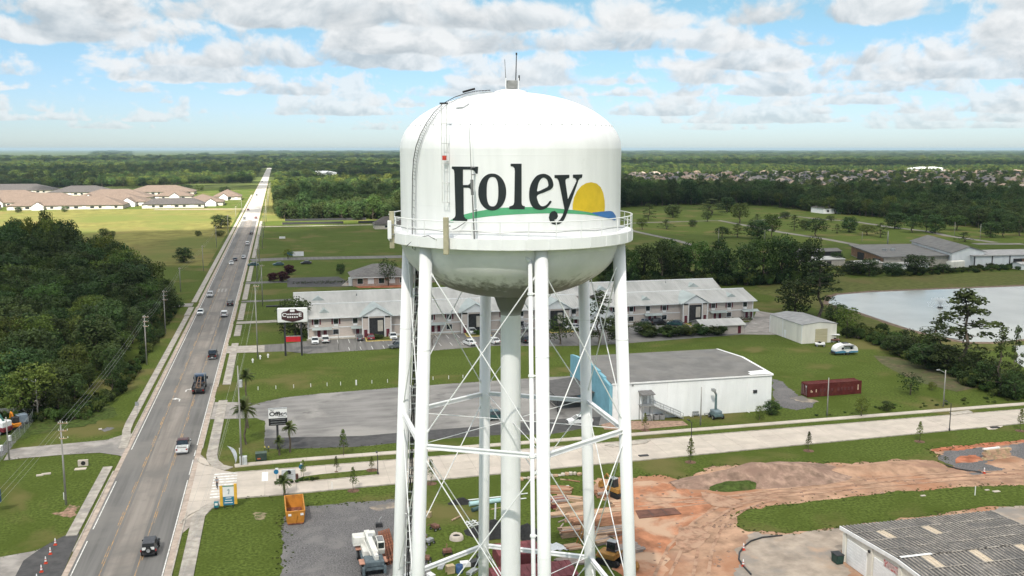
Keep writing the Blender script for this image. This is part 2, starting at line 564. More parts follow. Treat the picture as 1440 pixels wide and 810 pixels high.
# park paths and side roads
m_duc = mat('dusty_concrete', (0.34, 0.28, 0.225), 0.9, 0.14, 0.35, world=True, c2=(0.235, 0.215, 0.195), th=(0.45, 0.66), sc2=0.11, c3=(0.40, 0.29, 0.21), th3=(0.55, 0.7), sc3=0.15, detail=9)
m_path = mat('grey_park_path', (0.185, 0.172, 0.155), 0.9, 0.1, 0.2, world=True)
strip('path', [(880, 322), (895.6, 326), (951, 338), (975, 345)], 4.0, m_path)
strip('path', [(885, 314), (909.7, 313), (946, 312), (1011, 310), (1054, 318), (1095, 326), (1160, 336), (1198, 343), (1230, 350)], 5.0, m_path)
strip('path', [(1060, 311), (1087, 308), (1110, 302.6), (1141, 307), (1205, 312), (1248, 319), (1302, 325), (1334, 332), (1400, 341)], 5.0, m_path)
strip('path', [(1370, 343), (1440, 343)], 8.0, m_path)
strip('side_road', [(-13, 447), (-3, 449), (12, 449), (40, 447), (75, 445)], 11.0, m_asph, px=False)
strip('side_road', [(-13, 371), (0, 371), (12, 371)], 5.5, m_asph, px=False)
sheet('office_car_park', [(404, 391), (476, 389), (492, 398), (492, 403), (404, 404)], m_asphd)
sheet('footpath', [(489, 394), (498, 385), (503, 398), (560, 397), (560, 404), (480, 402)], m_walk)
sheet('mulch_bed', [(488, 399.5), (492, 397.5), (566, 397.5), (566, 404.5), (505, 405)], m_red)
strip('driveway', [(-13, 325), (-6, 325), (12, 326), (26, 326)], 3.6, m_asph, px=False)
strip('driveway', [(-13, 285), (-4, 285), (10, 287)], 4.0, m_walk, px=False)
strip('driveway', [(-13, 640), (5, 640), (60, 640)], 5.0, m_walk, px=False)
strip('driveway', [(-28, 835), (-60, 838), (-100, 842)], 6.0, m_walk, px=False)
strip('driveway', [(-28, 322), (-33, 322), (-37, 325)], 7.0, m_pave2, px=False)
sheet_z[0] = 0.012
# motel drive and parking
sheet('motel_drive', [(326, 487.5), (404, 483), (436, 479), (560, 474), (700, 466.5), (860, 460), (1090, 452), (1090, 469.5), (1042, 470.5), (885, 482.5), (833, 486), (772, 487), (702, 486), (676, 487.5), (606, 493.5), (552, 489), (534, 491.5), (434, 497.5), (400, 494), (318, 497)], m_asph)
sheet('side_drive', [(1059, 448), (1064, 437), (1090, 441), (1140, 455), (1140, 465), (1088, 471), (1040, 470)], m_pave2)
sheet_z[0] = 0.012
# the big lot of the office bar
sheet('bar_lot', [(303, 566.5), (335, 566.5), (363, 567), (400, 559), (451, 553.5), (565, 544.5), (606, 541.5), (732, 533), (771, 530.5), (830, 528), (868, 560), (880, 592), (842, 598.5), (773, 611), (704, 611.5), (603, 618.5), (500, 628.5), (417, 631), (376, 631), (372, 628), (373, 592), (360, 588), (330, 588.5), (297, 589.5)], m_lot, rag=0.18)
sheet('bar_lot_edge', [(372, 616), (415, 615), (510, 613), (603, 605), (676, 599.7), (742, 593.6), (773, 590), (845, 586), (842, 598.5), (773, 611), (704, 611.5), (603, 618.5), (500, 628.5), (417, 631), (376, 631), (372, 628)], m_asphd)
sheet('walk', [(845, 597), (868, 592), (960, 592), (968, 598), (900, 604), (850, 604)], mat('brick_walk', (0.33, 0.22, 0.16), 0.9, 0.15, 1.5, world=True))
sheet('gravel_drive', [(1087, 533), (1100, 537), (1125, 560), (1148, 565), (1142, 573), (1120, 577), (1098, 572), (1087, 560)], m_gravel, rag=0.5)
sheet('bare_earth', [(1112, 560), (1128, 556), (1150, 565), (1130, 567)], m_dust, rag=0.6)
sheet_z[0] = 0.012
# yard of the water tower
sheet('yard_gravel', [(396, 900), (397, 745), (402, 725), (430, 712), (500, 706), (553, 702), (582, 703), (597, 722), (598, 770), (620, 900)], m_gravel, rag=0.4)
sheet('bare_earth', [(520, 714), (545, 707), (597, 704.5), (597, 709), (565, 713), (535, 719)], m_dust, rag=0.6)
sheet('orange_dirt', [(880, 900), (868, 790), (862, 755), (872, 725), (850, 700), (820, 690), (840, 672), (893, 671), (920, 668), (960, 675), (985, 663), (1010, 655), (1060, 654), (1120, 650), (1185, 652), (1228, 651), (1262, 648), (1305, 652), (1349, 659), (1330, 646), (1307, 633), (1340, 629), (1440, 620), (1560, 610), (1560, 900)], m_dirt, rag=0.9)
sheet('gravel_patch', [(1325, 634), (1385, 628), (1420, 640), (1385, 652), (1415, 660), (1370, 668), (1345, 657), (1322, 647)], m_gravel, rag=0.5)
sheet('gravel_patch', [(1395, 630), (1440, 622), (1500, 622), (1500, 650), (1440, 646)], m_gravel, rag=0.5)
sheet('red_clay', [(1309, 634), (1322, 629), (1440, 619), (1440, 622), (1392, 629), (1330, 634), (1320, 637)], m_red, rag=0.5)
sheet('red_clay', [(1342, 648), (1352, 642), (1372, 640), (1384, 649), (1362, 651), (1344, 652)], m_red, rag=0.5)
sheet('yard_concrete', [(1040, 770), (1060, 748), (1103, 752), (1185, 742), (1190, 800), (1200, 900), (1030, 900)], m_duc, rag=0.6)
sheet('yard_concrete', [(1389, 716), (1440, 711), (1560, 705), (1560, 760), (1440, 760)], m_duc, rag=0.6)
sheet('grass_strip', [(1031, 731), (1036, 722), (1049, 717.5), (1080, 713), (1157, 703.6), (1253, 693), (1358, 684.5), (1440, 683), (1560, 678), (1560, 704), (1440, 710.5), (1389, 713.5), (1185, 741.5), (1103, 750), (1060, 748), (1039, 743)], m_grass, rag=0.5)
sheet('red_clay', [(870, 684), (905, 676), (950, 684), (985, 694), (1000, 712), (975, 735), (955, 760), (930, 800), (900, 860), (880, 860), (870, 790), (864, 755), (873, 725)],
      mat('red_dirt', (0.375, 0.165, 0.088), 0.95, 0.16, 0.4, world=True, c2=(0.47, 0.315, 0.215), th=(0.45, 0.62), sc2=0.12, bump=0.8), rag=1.2)
# wheel tracks: pairs of ruts along two driving lines
for k_, line in enumerate(([(900, 702), (960, 704), (1020, 702), (1080, 694), (1160, 684), (1250, 674), (1340, 668), (1450, 664)], [(900, 716), (985, 706), (1050, 700), (1120, 694), (1220, 683), (1330, 674), (1450, 668)], [(930, 812), (950, 770), (985, 735), (1030, 708), (1090, 697)], [(985, 812), (992, 770), (1010, 735), (1045, 712), (1085, 700)])):
    P = [G(*p) for p in line]
    for off in (-.85, .85):
        Q = []
        for i, p in enumerate(P):
            d = (P[min(i + 1, len(P) - 1)] - P[max(i - 1, 0)]).normalized()
            Q.append((p.x - d.y * off, p.y + d.x * off))
        strip('wheel_track', Q, .42, m_rut, px=False)
sheet('damp_patch', [(955, 742), (975, 738), (998, 752), (985, 770), (962, 778), (950, 765)], m_rut, rag=.3)
sheet('damp_patch', [(985, 692), (1010, 696), (1040, 704), (1046, 712), (1030, 716), (1005, 712), (990, 705)], m_rut, rag=.3)
sheet_z[0] = 0.012
# works yard at the left edge
sheet('works_yard', [(-30, 660), (0, 645), (14, 632), (30, 608), (46, 592), (42, 586), (-4, 592), (-60, 600)], m_gravel, rag=0.5)

# main road -----------------------------------------------------------------
XL, XR = -26.4, -13.9
road = rect('main_road', XL + 0.7, 40, XR - 0.8, 692, m_asph, z=0.070)
rect('main_road', XL + 0.5, 692.05, XR - 0.5, 2600, mat('sunlit_road_tint', (0.36, 0.345, 0.32), 0.9, 0.08, 0.3, world=True), z=0.070)  # far stretch coloured paler so the asphalt reads as sunlit
m_worn = mat('dusty_lane', (0.225, 0.200, 0.176), 0.9, 0.10, 0.8, world=True, stretch=(1, 0.03, 1), c2=(0.165, 0.152, 0.138), th=(0.45, 0.65), sc2=0.10)
rect('lane_wear', -21.7, 40, -18.5, 700, m_worn, z=0.074)
for i, (a, b) in enumerate(((XL, XL + 0.7), (XR - 0.8, XR))):
    rect('gutter', a, 40, b, 1500, m_pink, z=0.072 if i else 0.0725)
for nm, x, w_, m, segs in (('edge_line', -14.85, 0.14, m_line, [(40, 148), (160, 163), (150.5, 158), (166, 1400)]),
                           ('edge_line', -25.35, 0.14, m_line, [(114, 127), (131, 150), (166, 900)])):
    for a, b in segs:
        rect(nm, x - w_ / 2, a, x + w_ / 2, b, m, z=0.079)
for x in (-18.0, -22.1):
    rect('centre_line', x - 0.06, 40, x + 0.06, 700, m_yel, z=0.079)
    t = 46
    while t < 420:
        rect('centre_line', x + (0.19 if x > -20 else -0.31), t, x + (0.31 if x > -20 else -0.19), t + 5.5, m_yel, z=0.079)
        t += 12.2
# kerbs, raised, with gaps at the drives
kb = [(XR, [(60, 134.5), (164.0, 197.5), (207.5, 253), (262, 282), (288, 322), (328, 368), (374, 440), (455, 690)]),
      (XL, [(124, 155.0), (168, 317), (327, 690)])]
for x, segs in kb:
    for a, b in segs:
        mb = MB()
        mb.box(x + (0.08 if x == XR else -0.08), (a + b) / 2, 0.0, 0.16, b - a, 0.17)
        mb.build('kerb', m_kerb, kind='structure')
# arrows in the turning lane, and worn legend further on


def arrow(x, y, flip):
    s = flip
    pts = [(x - 0.09 * s, y - 1.6), (x + 0.09 * s, y - 1.6), (x + 0.09 * s, y + 0.1), (x - 0.35 * s, y + 0.75), (x - 0.55 * s, y + 0.8), (x - 0.55 * s, y + 1.35), (x - 1.25 * s, y + 0.55), (x - 0.55 * s, y - 0.2), (x - 0.55 * s, y + 0.3), (x - 0.40 * s, y + 0.25), (x - 0.09 * s, y - 0.2)]
    sheet('lane_arrow', pts, m_line, z=0.082, px=False)


a_ = G(253, 562)
b_ = G(262, 549)
arrow(a_.x, a_.y, 1.3)
arrow(b_.x, b_.y, -1.3)
for q in range(3):
    rect('lane_legend', -22.0 + 1.2 * q, 349, -21.4 + 1.2 * q, 357, mat('faded_road_paint', (0.30, 0.285, 0.26), 0.8, 0.15, 1.2, world=True), z=0.082)

# cross street ----------------------------------------------------------------
def sy(x):
    return 138.4 + 0.043 * max(0, x)


def ny(x):
    return 149.9 + 0.015 * max(0, x)


xs = [-8 + 6 * i for i in range(60)]
street = sheet('cross_street', [(XR - 0.9, 124)] + [(-12.9, 129), (-11.4, 134), (-9.3, 137)] + [(x, sy(x)) for x in xs] + [(x, ny(x) + 0.1) for x in reversed(xs)] + [(-9.5, 150.6), (-11.7, 153), (-12.9, 158), (XR - 0.9, 163)],
      mat('street_bed_concrete', (0.33, 0.29, 0.25), 0.9, 0.1, 0.8, world=True), z=0.056, px=False)
m_conc2 = mat('street_concrete', (0.50, 0.44, 0.375), 0.88, 0.05, 0.35, world=True, c2=(0.42, 0.375, 0.33), th=(0.5, 0.8), sc2=0.09, rnd=0.10)


def slab(name, quad, z0, z1, m, parent):
    mb = MB()
    mb.prism(quad, z0, z1)
    return mb.build(name, m, parent)


g_ = 0.022
for i in range(54):
    x0, x1 = -8 + 4.6 * i, -8 + 4.6 * (i + 1)
    for j in range(3):
        f0, f1 = j / 3, (j + 1) / 3
        q = [(x0 + g_, sy(x0) + (ny(x0) - sy(x0)) * f0 + g_), (x1 - g_, sy(x1) + (ny(x1) - sy(x1)) * f0 + g_),
             (x1 - g_, sy(x1) + (ny(x1) - sy(x1)) * f1 - g_), (x0 + g_, sy(x0) + (ny(x0) - sy(x0)) * f1 - g_)]
        slab('concrete_slab', q, 0.03, 0.075, m_conc2, street)
slab('concrete_slab', [(XR - 0.05, 138.6), (-8.02, 138.5), (-8.02, 144.1), (XR - 0.05, 144.1)], 0.03, 0.075, m_conc2, street)
slab('concrete_slab', [(XR - 0.05, 144.16), (-8.02, 144.16), (-8.02, 149.8), (XR - 0.05, 149.8)], 0.03, 0.0755, m_conc2, street)
slab('concrete_slab', [(XR - 0.05, 131), (-12.2, 134.5), (-9.6, 137.4), (-8.1, 138.3), (XR - 0.05, 138.5)], 0.03, 0.0745, m_conc2, street)
slab('concrete_slab', [(XR - 0.05, 150.0), (-8.1, 150.0), (-9.6, 151.2), (-11.9, 154.0), (-12.9, 158), (XR - 0.05, 159.5)], 0.03, 0.0745, m_conc2, street)
# kerbs of the street
for nm, off, f in (('kerb', -0.09, sy), ('kerb', 0.09, ny)):
    mb = MB()
    pts = [(x, f(x) + off) for x in range(-8, 250, 6)]
    for (ax, ay), (bx, by) in zip(pts, pts[1:]):
        mb.add([(ax, ay - 0.08, 0), (bx, by - 0.08, 0), (bx, by + 0.08, 0), (ax, ay + 0.08, 0), (ax, ay - 0.08, 0.16), (bx, by - 0.08, 0.16), (bx, by + 0.08, 0.16), (ax, ay + 0.08, 0.16)],
               [(4, 5, 6, 7), (0, 1, 5, 4), (2, 3, 7, 6)])
    mb.build(nm, m_kerb, kind='structure')


def arc(cx, cy, r, a0, a1, n=8):
    return [(cx + r * math.cos(rad(a0 + (a1 - a0) * i / n)), cy + r * math.sin(rad(a0 + (a1 - a0) * i / n))) for i in range(n + 1)]


for pts in (arc(-8.2, 130.2, 6.0, 180, 92) , arc(-8.2, 158.6, 6.0, 180, 268)):
    mb = MB()
    for (ax, ay), (bx, by) in zip(pts, pts[1:]):
        d = Vector((bx - ax, by - ay)).normalized() * 0.1
        mb.prism([(ax - d.y, ay + d.x), (ax + d.y, ay - d.x), (bx + d.y, by - d.x), (bx - d.y, by + d.x)], 0.0, 0.185)
    mb.build('kerb', m_kerb, kind='structure')
# planted median and paved islands
md = [tuple(G(*q).xy) for q in ((415, 677.5), (424, 672), (450, 668.3), (531, 660), (532.5, 668.8), (470, 675), (421, 679.3))]
mc_ = (sum(p[0] for p in md) / 7, sum(p[1] for p in md) / 7)
mb = MB()
mb.prism(md, 0.03, 0.19)
mb.build('median_kerb', m_kerb, kind='structure')
mb = MB()
mb.prism([(mc_[0] + (p[0] - mc_[0]) * .975, mc_[1] + (p[1] - mc_[1]) * .88) for p in md], 0.05, 0.215)
mb.build('median_grass', m_grass, kind='structure')
for p in (((850, 627), (880, 622), (915, 620), (908, 624.5), (862, 630)), ((1335, 581), (1362, 578), (1368, 581), (1340, 585))):
    mb = MB()
    mb.prism([(G(*q).x, G(*q).y) for q in p], 0.03, 0.2)
    mb.build('traffic_island', m_kerb, kind='structure')
for p in (((865, 645.0), (905, 644.5), (945, 640.2), (945, 636), (865, 640)), ((1385, 600.2), (1410, 598), (1410, 600), (1400, 604), (1390, 604.5))):
    sheet('inlet_apron', p, m_conc2, z=0.05)
    c = G(sum(q[0] for q in p) / len(p), sum(q[1] for q in p) / len(p) + 0.4)
    tag(MB().box(c.x, c.y, 0.05, 1.6, 0.7, 0.14).build('storm_drain', m_dark), 'dark storm drain inlet in the pale apron %s' % ('beside the right tower leg' if p[0][0] < 1000 else 'near the red clay bank'), 'drain')
# crosswalk and stop bar
for i in range(9):
    t = 139.6 + i * 1.27
    rect('crosswalk_bar', -11.1, t - 0.3, -7.6, t + 0.3, m_line, z=0.082)
rect('stop_bar', -3.9, 144.9, -3.0, 149.0, mat('fresh_white_paint', (0.8, 0.8, 0.79), 0.6, 0.03, 2, world=True), z=0.083)

# pavements built slab by slab -------------------------------------------------
def pavement(name, pts, w, step=1.8, zt=0.14, m=None):
    root = strip(name, pts, w * 0.97, m_walk, px=False, z=0.04)
    P = [Vector((a, b)) for a, b in pts]
    poly = []
    for a, b in zip(P, P[1:]):
        n = max(1, round((b - a).length / step))
        poly += [a.lerp(b, i / n) for i in range(n)]
    poly.append(P[-1])
    N = []
    for i, p in enumerate(poly):
        d = (poly[min(i + 1, len(poly) - 1)] - poly[max(0, i - 1)]).normalized()
        N.append(Vector((-d.y, d.x)) * w / 2)
    for i in range(len(poly) - 1):
        a, b = poly[i], poly[i + 1]
        e = (b - a).normalized() * 0.018
        slab('paving_slab', [tuple(a - N[i] + e), tuple(b - N[i + 1] - e), tuple(b + N[i + 1] - e), tuple(a + N[i] + e)], 0.0, zt, m or m_walk, root)
    return root


pavement('pavement_right', [(-12.1, 60), (-12.1, 132.5), (-11.3, 135.3), (-9.8, 137.4), (-8.6, 138.0)], 1.7)
pavement('pavement_right', [(-9.0, 152.0), (-10.6, 153.6), (-11.7, 156.5), (-12.1, 160), (-12.1, 195.5)], 1.7)
pavement('pavement_right', [(-12.1, 209), (-12.1, 254)], 1.7)
pavement('pavement_left', [(-27.7, 129.3), (-27.7, 157.5)], 1.4)
pavement('pavement_left', [(-26.9, 167), (-27.0, 171), (-27.8, 178), (-28.0, 183), (-27.9, 300)], 1.4)
pavement('street_pavement', [(-8.2, 153.3), (-5, 153.6), (3, 154.0), (60, 154.3), (150, 155.6)], 1.5, step=3.0, m=m_conc2)
for a, b in ((264, 281), (289, 321), (329, 367), (375, 440), (456, 690)):
    rect('far_pavement', -12.95, a, -11.25, b, m_walk, z=0.1)
for a, b in ((301, 317), (327, 1090)):
    rect('far_pavement', -28.9, a, -27.2, b, m_walk, z=0.1)
# drives on the left
sheet('driveway', [(14, 633), (30, 630), (86, 625), (150, 619), (166, 614), (180, 609), (196, 613), (176, 645), (168, 641), (140, 637), (88, 640), (30, 645), (5, 648)], m_pave2, z=0.066)
sheet('driveway', [(-40, 789), (0, 784), (45, 776), (60, 771), (20, 900), (-40, 900)], m_pave2, z=0.060)
sheet('asphalt_apron', [(57, 772), (78, 760), (95, 752), (112, 751), (86, 812), (60, 900), (-30, 900), (22, 810), (33, 789)], m_asphd, z=0.064)
sheet('bar_driveway', [(302, 566), (336, 566), (332, 589), (296, 590)], m_pave2, z=0.068)
sheet('motel_driveway', [(321, 487), (372, 486), (372, 495.5), (316, 497)], m_walk, z=0.068)
sheet('bare_earth', [(72, 722), (90, 718), (98, 708), (112, 712), (108, 724), (100, 728), (88, 727)],
      mat('pinkish_earth', (0.30, 0.185, 0.13), 0.95, 0.2, 1.5, world=True, c2=(0.09, 0.10, 0.03), th=(0.5, 0.62), sc2=0.9), z=0.03, rag=0.5)
sheet('leaf_stain', [(355, 719), (375, 722), (372, 730), (358, 731)], mat('dead_grass', (0.24, 0.20, 0.12), 0.95, 0.2, 2, world=True, c2=(0.08, 0.10, 0.03), th=(0.45, 0.6), sc2=1), z=0.03, rag=0.5)


def mound(name, x, y, rx, ry, h, m, n=26, seed=1):
    rr = random.Random(seed)
    ph = [rr.uniform(0, 6.28) for _ in range(6)]
    mb = MB()
    vs = []
    for j in range(n + 1):
        for i in range(n + 1):
            a, b = -1 + 2 * i / n, -1 + 2 * j / n
            r = math.hypot(a, b)
            e = max(0.0, 1 - r * (1 + 0.12 * math.sin(3 * math.atan2(b, a) + ph[0])))
            z = h * (e * e * (3 - 2 * e)) ** 0.8 + 0.07 * h * e * (math.sin(7 * a + ph[1]) + math.sin(9 * b + ph[2]) + math.sin(15 * a * b + 12 * a + ph[3]) + rr.uniform(-.6, .6))
            vs.append((x + a * rx, y + b * ry, z if e > 0 else -0.05))
    mb.add(vs, [(j * (n + 1) + i, j * (n + 1) + i + 1, (j + 1) * (n + 1) + i + 1, (j + 1) * (n + 1) + i) for j in range(n) for i in range(n)])
    return mb.build(name, m, smooth=True, kind='structure')


c = G(1078, 671)
mound('dirt_mound', c.x, c.y, 15.5, 5.2, 2.3, m_mound, seed=3)
c = G(1230, 660)
mound('dirt_mound', c.x, c.y, 14, 3.0, 0.8, m_dirt, seed=4)
c = G(1040, 684)
mound('grassy_hump', c.x, c.y, 6.4, 1.9, 0.9, m_weed, seed=5)

# ------------------------------------------------------------------ unseen clouds, added and shaped for the shade they throw on the ground
def shade_cloud(name, cx, cy, rx, ry, alt, thick, seed, dens=0.80):
    """lumpy closed cloud standing up along the sun's direction from the ground point it shades"""
    rr = random.Random(seed)
    off = SUN_DIR * (alt / SUN_DIR.z)
    bm = bmesh.new()
    bmesh.ops.create_icosphere(bm, subdivisions=5, radius=1.0)
    ph = [rr.uniform(0, 6.28) for _ in range(8)]
    for v in bm.verts:
        a = math.atan2(v.co.y, v.co.x)
        k = 1 + 0.16 * math.sin(2 * a + ph[0]) + 0.11 * math.sin(3 * a + ph[1]) + 0.07 * math.sin(5 * a + ph[2]) + 0.05 * math.sin(9 * a + ph[3]) + 0.03 * math.sin(17 * a + ph[4])
        p = v.co
        lump = 1 + 0.07 * math.sin(7 * p.x + ph[5]) * math.sin(8 * p.y + ph[6]) + 0.05 * math.sin(15 * p.x + 11 * p.z + ph[7]) * math.sin(17 * p.y)
        z = p.z * lump
        v.co = Vector((p.x * k * lump * rx, p.y * k * lump * ry, z * thick if z > 0 else z * thick * 0.25))
    me = bpy.data.meshes.new(name)
    bm.to_mesh(me)
    bm.free()
    me.polygons.foreach_set('use_smooth', [True] * len(me.polygons))
    key = 'unseen_cloud_veil_%d' % round(dens * 100)
    m = MATS.get(key)
    if not m:
        m = bpy.data.materials.new('unseen_cloud_veil')
        m.use_nodes = True
        k = NT(m.node_tree)
        d = k.n('ShaderNodeBsdfTranslucent')
        d.inputs[0].default_value = (0.93, 0.94, 0.95, 1)
        t = k.n('ShaderNodeBsdfTransparent')
        mx = k.n('ShaderNodeMixShader')
        mx.inputs[0].default_value = dens
        k.t.links.new(t.outputs[0], mx.inputs[1])
        k.t.links.new(d.outputs[0], mx.inputs[2])
        out = k.n('ShaderNodeOutputMaterial')
        k.t.links.new(mx.outputs[0], out.inputs[0])
        MATS[key] = m
    me.materials.append(m)
    o = bpy.data.objects.new(name, me)
    link(o)
    o.location = (cx + off.x, cy + off.y, alt)
    o['kind'] = 'structure'
    return o


CLOUDS = [(20, 180, 470, 330, 1150, 260, 11, 0.55), (390, 420, 420, 380, 1200, 260, 12, 0.55), (900, 830, 480, 270, 1250, 280, 13, 0.5), (240, 850, 210, 130, 1200, 180, 14, 0.45),
          (-60, 2100, 700, 300, 1300, 300, 15, 0.6), (1500, 2600, 900, 350, 1300, 300, 16, 0.6), (980, 1330, 760, 300, 1250, 240, 17, 0.62), (-520, 1420, 330, 120, 1250, 200, 20, 0.5), (300, 1500, 260, 160, 1250, 200, 21, 0.5), (-150, 1250, 120, 70, 1200, 150, 22, 0.45), (2300, 1900, 500, 200, 1250, 200, 23, 0.55), (-1500, 2500, 500, 150, 1250, 200, 24, 0.55), (100, 3000, 350, 180, 1250, 200, 25, 0.55), (-900, 3600, 900, 420, 1300, 300, 18, 0.6), (700, 4300, 900, 500, 1300, 300, 19, 0.6)]
for c in CLOUDS:
    shade_cloud('unseen_cloud', *c)
# haze: pale air over the whole plain
mb = MB()
mb.box(0, 16000, -1.5, 54000, 34500, 63.5)
hz = bpy.data.materials.new('haze')
hz.use_nodes = True
k_ = NT(hz.node_tree)
pv = k_.n('ShaderNodeVolumePrincipled')
pv.inputs['Color'].default_value = (0.50, 0.68, 0.80, 1)
pv.inputs['Density'].default_value = 5.5e-5
pv.inputs['Anisotropy'].default_value = 0.1
k_.t.links.new(pv.outputs[0], k_.n('ShaderNodeOutputMaterial').inputs['Volume'])
mb.build('haze', hz, kind='stuff')

# ------------------------------------------------------------------ water tower
TX, TY = 15.7, 65.1
RT = 7.6
tower = thing('water_tower', 'tall white six legged water tower with the town name painted in black on its tank', 'water tower', (TX, TY, 0))
DOME = [(RT * math.cos(rad(a)), 50.0 + 3.82 * math.sin(rad(a))) for a in range(0, 90, 6)] + [(0.02, 53.82)]
CYL = [(RT, 43.4), (RT, 50.0)]
BOWL = [(1.05, 39.78)] + [(RT * math.cos(rad(a)), 43.7 - 3.95 * math.sin(rad(a))) for a in range(80, -1, -5)]
m_bowl = mat('bowl_paint', (0.87, 0.855, 0.868), 0.5, 0.03, 0.4, spec=0.3, c2=(0.78, 0.79, 0.775), th=(0.5, 0.8), sc2=0.6)
# mildew gathers on the underside of the bowl and where the riser flares
nt = m_bowl.node_tree
k_ = NT.__new__(NT)
k_.t = nt
pb = [n for n in nt.nodes if n.type == 'BSDF_PRINCIPLED'][0]
src = pb.inputs['Base Color'].links[0].from_socket
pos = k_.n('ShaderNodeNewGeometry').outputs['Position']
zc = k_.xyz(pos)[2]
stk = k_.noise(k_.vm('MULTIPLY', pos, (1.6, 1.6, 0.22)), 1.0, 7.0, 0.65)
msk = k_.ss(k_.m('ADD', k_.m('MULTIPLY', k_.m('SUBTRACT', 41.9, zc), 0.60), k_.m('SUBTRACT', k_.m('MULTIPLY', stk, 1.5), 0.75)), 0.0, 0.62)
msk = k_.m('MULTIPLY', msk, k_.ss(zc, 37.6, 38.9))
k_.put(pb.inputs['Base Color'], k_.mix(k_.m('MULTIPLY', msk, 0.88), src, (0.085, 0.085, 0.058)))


def lathe_part(name, prof, m=m_white, n=96, parent=tower):
    mb = MB()
    mb.lathe(prof, n)
    return recalc(mb.build(name, m, parent, smooth=True))


lathe_part('dome_roof', DOME)
lathe_part('tank_shell', CYL)
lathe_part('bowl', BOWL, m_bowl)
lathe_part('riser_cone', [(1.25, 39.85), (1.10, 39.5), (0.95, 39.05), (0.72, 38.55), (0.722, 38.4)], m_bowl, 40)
lathe_part('riser', [(0.715, 38.45), (0.715, 0)], m_white, 40)
mb = MB()
for i in range(60):
    a = 2 * PI * i / 60 + 0.03
    r, z = RT * math.cos(rad(23)), 50 + 3.82 * math.sin(rad(23))
    mb.box(r * math.cos(a), r * math.sin(a), z - 0.02, 0.05, 0.08, 0.05, a)
mb.build('dome_lug', m_steel, tower, kind='stuff')
mb = MB()
for r, z in ((RT + 0.006, 46.4), (RT + 0.006, 49.6)):
    mb.lathe([(r - .004, z), (r + 0.003, z + 0.03), (r - .004, z + 0.06)], 96)
mb.build('weld_seam', m_white, tower, smooth=True)
# balcony
RB = 8.45
mb = MB()
mb.lathe([(RT, 44.46), (RB, 44.46), (RB + 0.03, 44.5), (RB + 0.03, 43.82), (RB - 0.02, 43.78), (RT - 0.05, 43.82)], 96)
recalc(mb.build('balcony_girder', m_white, tower, smooth=False))
mb = MB()
for i in range(36):
    a = 2 * PI * i / 36 + 0.05
    mb.box((RB + 0.045) * math.cos(a), (RB + 0.045) * math.sin(a), 43.85, 0.03, 0.07, 0.6, a)
mb.build('girder_stiffener', m_white, tower, kind='stuff')
for i in range(30):
    a = 2 * PI * i / 30
    p = Vector(((RB - 0.04) * math.cos(a), (RB - 0.04) * math.sin(a), 44.46))
    MB().tube(p, p + Vector((0, 0, 1.08)), 0.032, n=6).build('railing_post', m_white, tower)
for z, r in ((45.54, 0.035), (45.02, 0.026)):
    mb = MB()
    for i in range(90):
        a, b = 2 * PI * i / 90, 2 * PI * (i + 1) / 90
        mb.tube(((RB - 0.04) * math.cos(a), (RB - 0.04) * math.sin(a), z), ((RB - 0.04) * math.cos(b), (RB - 0.04) * math.sin(b), z), r, n=6, cap=False)
    mb.build('handrail', m_white, tower)
mb = MB()
for i in range(90):
    a, b = 2 * PI * i / 90, 2 * PI * (i + 1) / 90
    z0, z1 = 44.86 + 0.08 * abs(math.sin(i * 0.55)), 44.86 + 0.08 * abs(math.sin((i + 1) * 0.55))
    mb.tube(((RB - 0.10) * math.cos(a), (RB - 0.10) * math.sin(a), z0), ((RB - 0.10) * math.cos(b), (RB - 0.10) * math.sin(b), z1), 0.022, n=5, cap=False)
mb.build('railing_cable', m_steel, tower)
# legs: bearings measured from the side facing the camera
CAMB = math.atan2(-TY, -TX)
LEG = [CAMB + rad(14.5 + 60 * i) for i in range(6)]


def legp(i, z):
    r = 7.62 + (43.6 - z) * 0.0495
    return Vector((r * math.cos(LEG[i % 6]), r * math.sin(LEG[i % 6]), z))


LV = [43.0, 30.6, 17.5, 4.3]
for i in range(6):
    mb = MB()
    mb.tube(legp(i, 0), legp(i, 43.95), 0.44, 0.43, 28)
    o = mb.build('leg', m_white, tower, smooth=True)
    for pl in o.data.polygons:
        if len(pl.vertices) > 4:
            pl.use_smooth = False
    mb = MB()
    for z in (8, 24, 37):
        q = legp(i, z)
        mb.lathe([(0.437, z), (0.449, z + 0.02), (0.437, z + 0.05)], 28, q.x, q.y)
    mb.build('leg_weld', m_white, o, smooth=True, kind='stuff')
for z in LV[1:]:
    for i in range(6):
        a, b = legp(i, z), legp(i + 1, z)
        d = (b - a).normalized()
        a, b = a + d * 0.38, b - d * 0.38
        n = d.cross(Vector((0, 0, 1)))
        mb = MB()
        for dz, hh, w in ((0.11, 0.05, 0.30), (-0.14, 0.05, 0.30), (-0.01, 0.20, 0.05)):
            vs = []
            for p in (a, b):
                for sx, sz in ((-1, -1), (1, -1), (1, 1), (-1, 1)):
                    vs.append(p + n * (sx * w / 2) + Vector((0, 0, dz + sz * hh / 2)))
            mb.add(vs, [(3, 2, 1, 0), (4, 5, 6, 7), (0, 1, 5, 4), (1, 2, 6, 5), (2, 3, 7, 6), (3, 0, 4, 7)])
        mb.build('strut', m_white, tower)
        # rod from the leg to the riser
        c = legp(i, z + 0.1)
        e = Vector((c.x, c.y, 0)).normalized()
        MB().tube(c - e * 0.4, Vector((e.x * 0.70, e.y * 0.70, z + 0.1)), 0.028, n=6).build('spider_rod', m_white, tower)
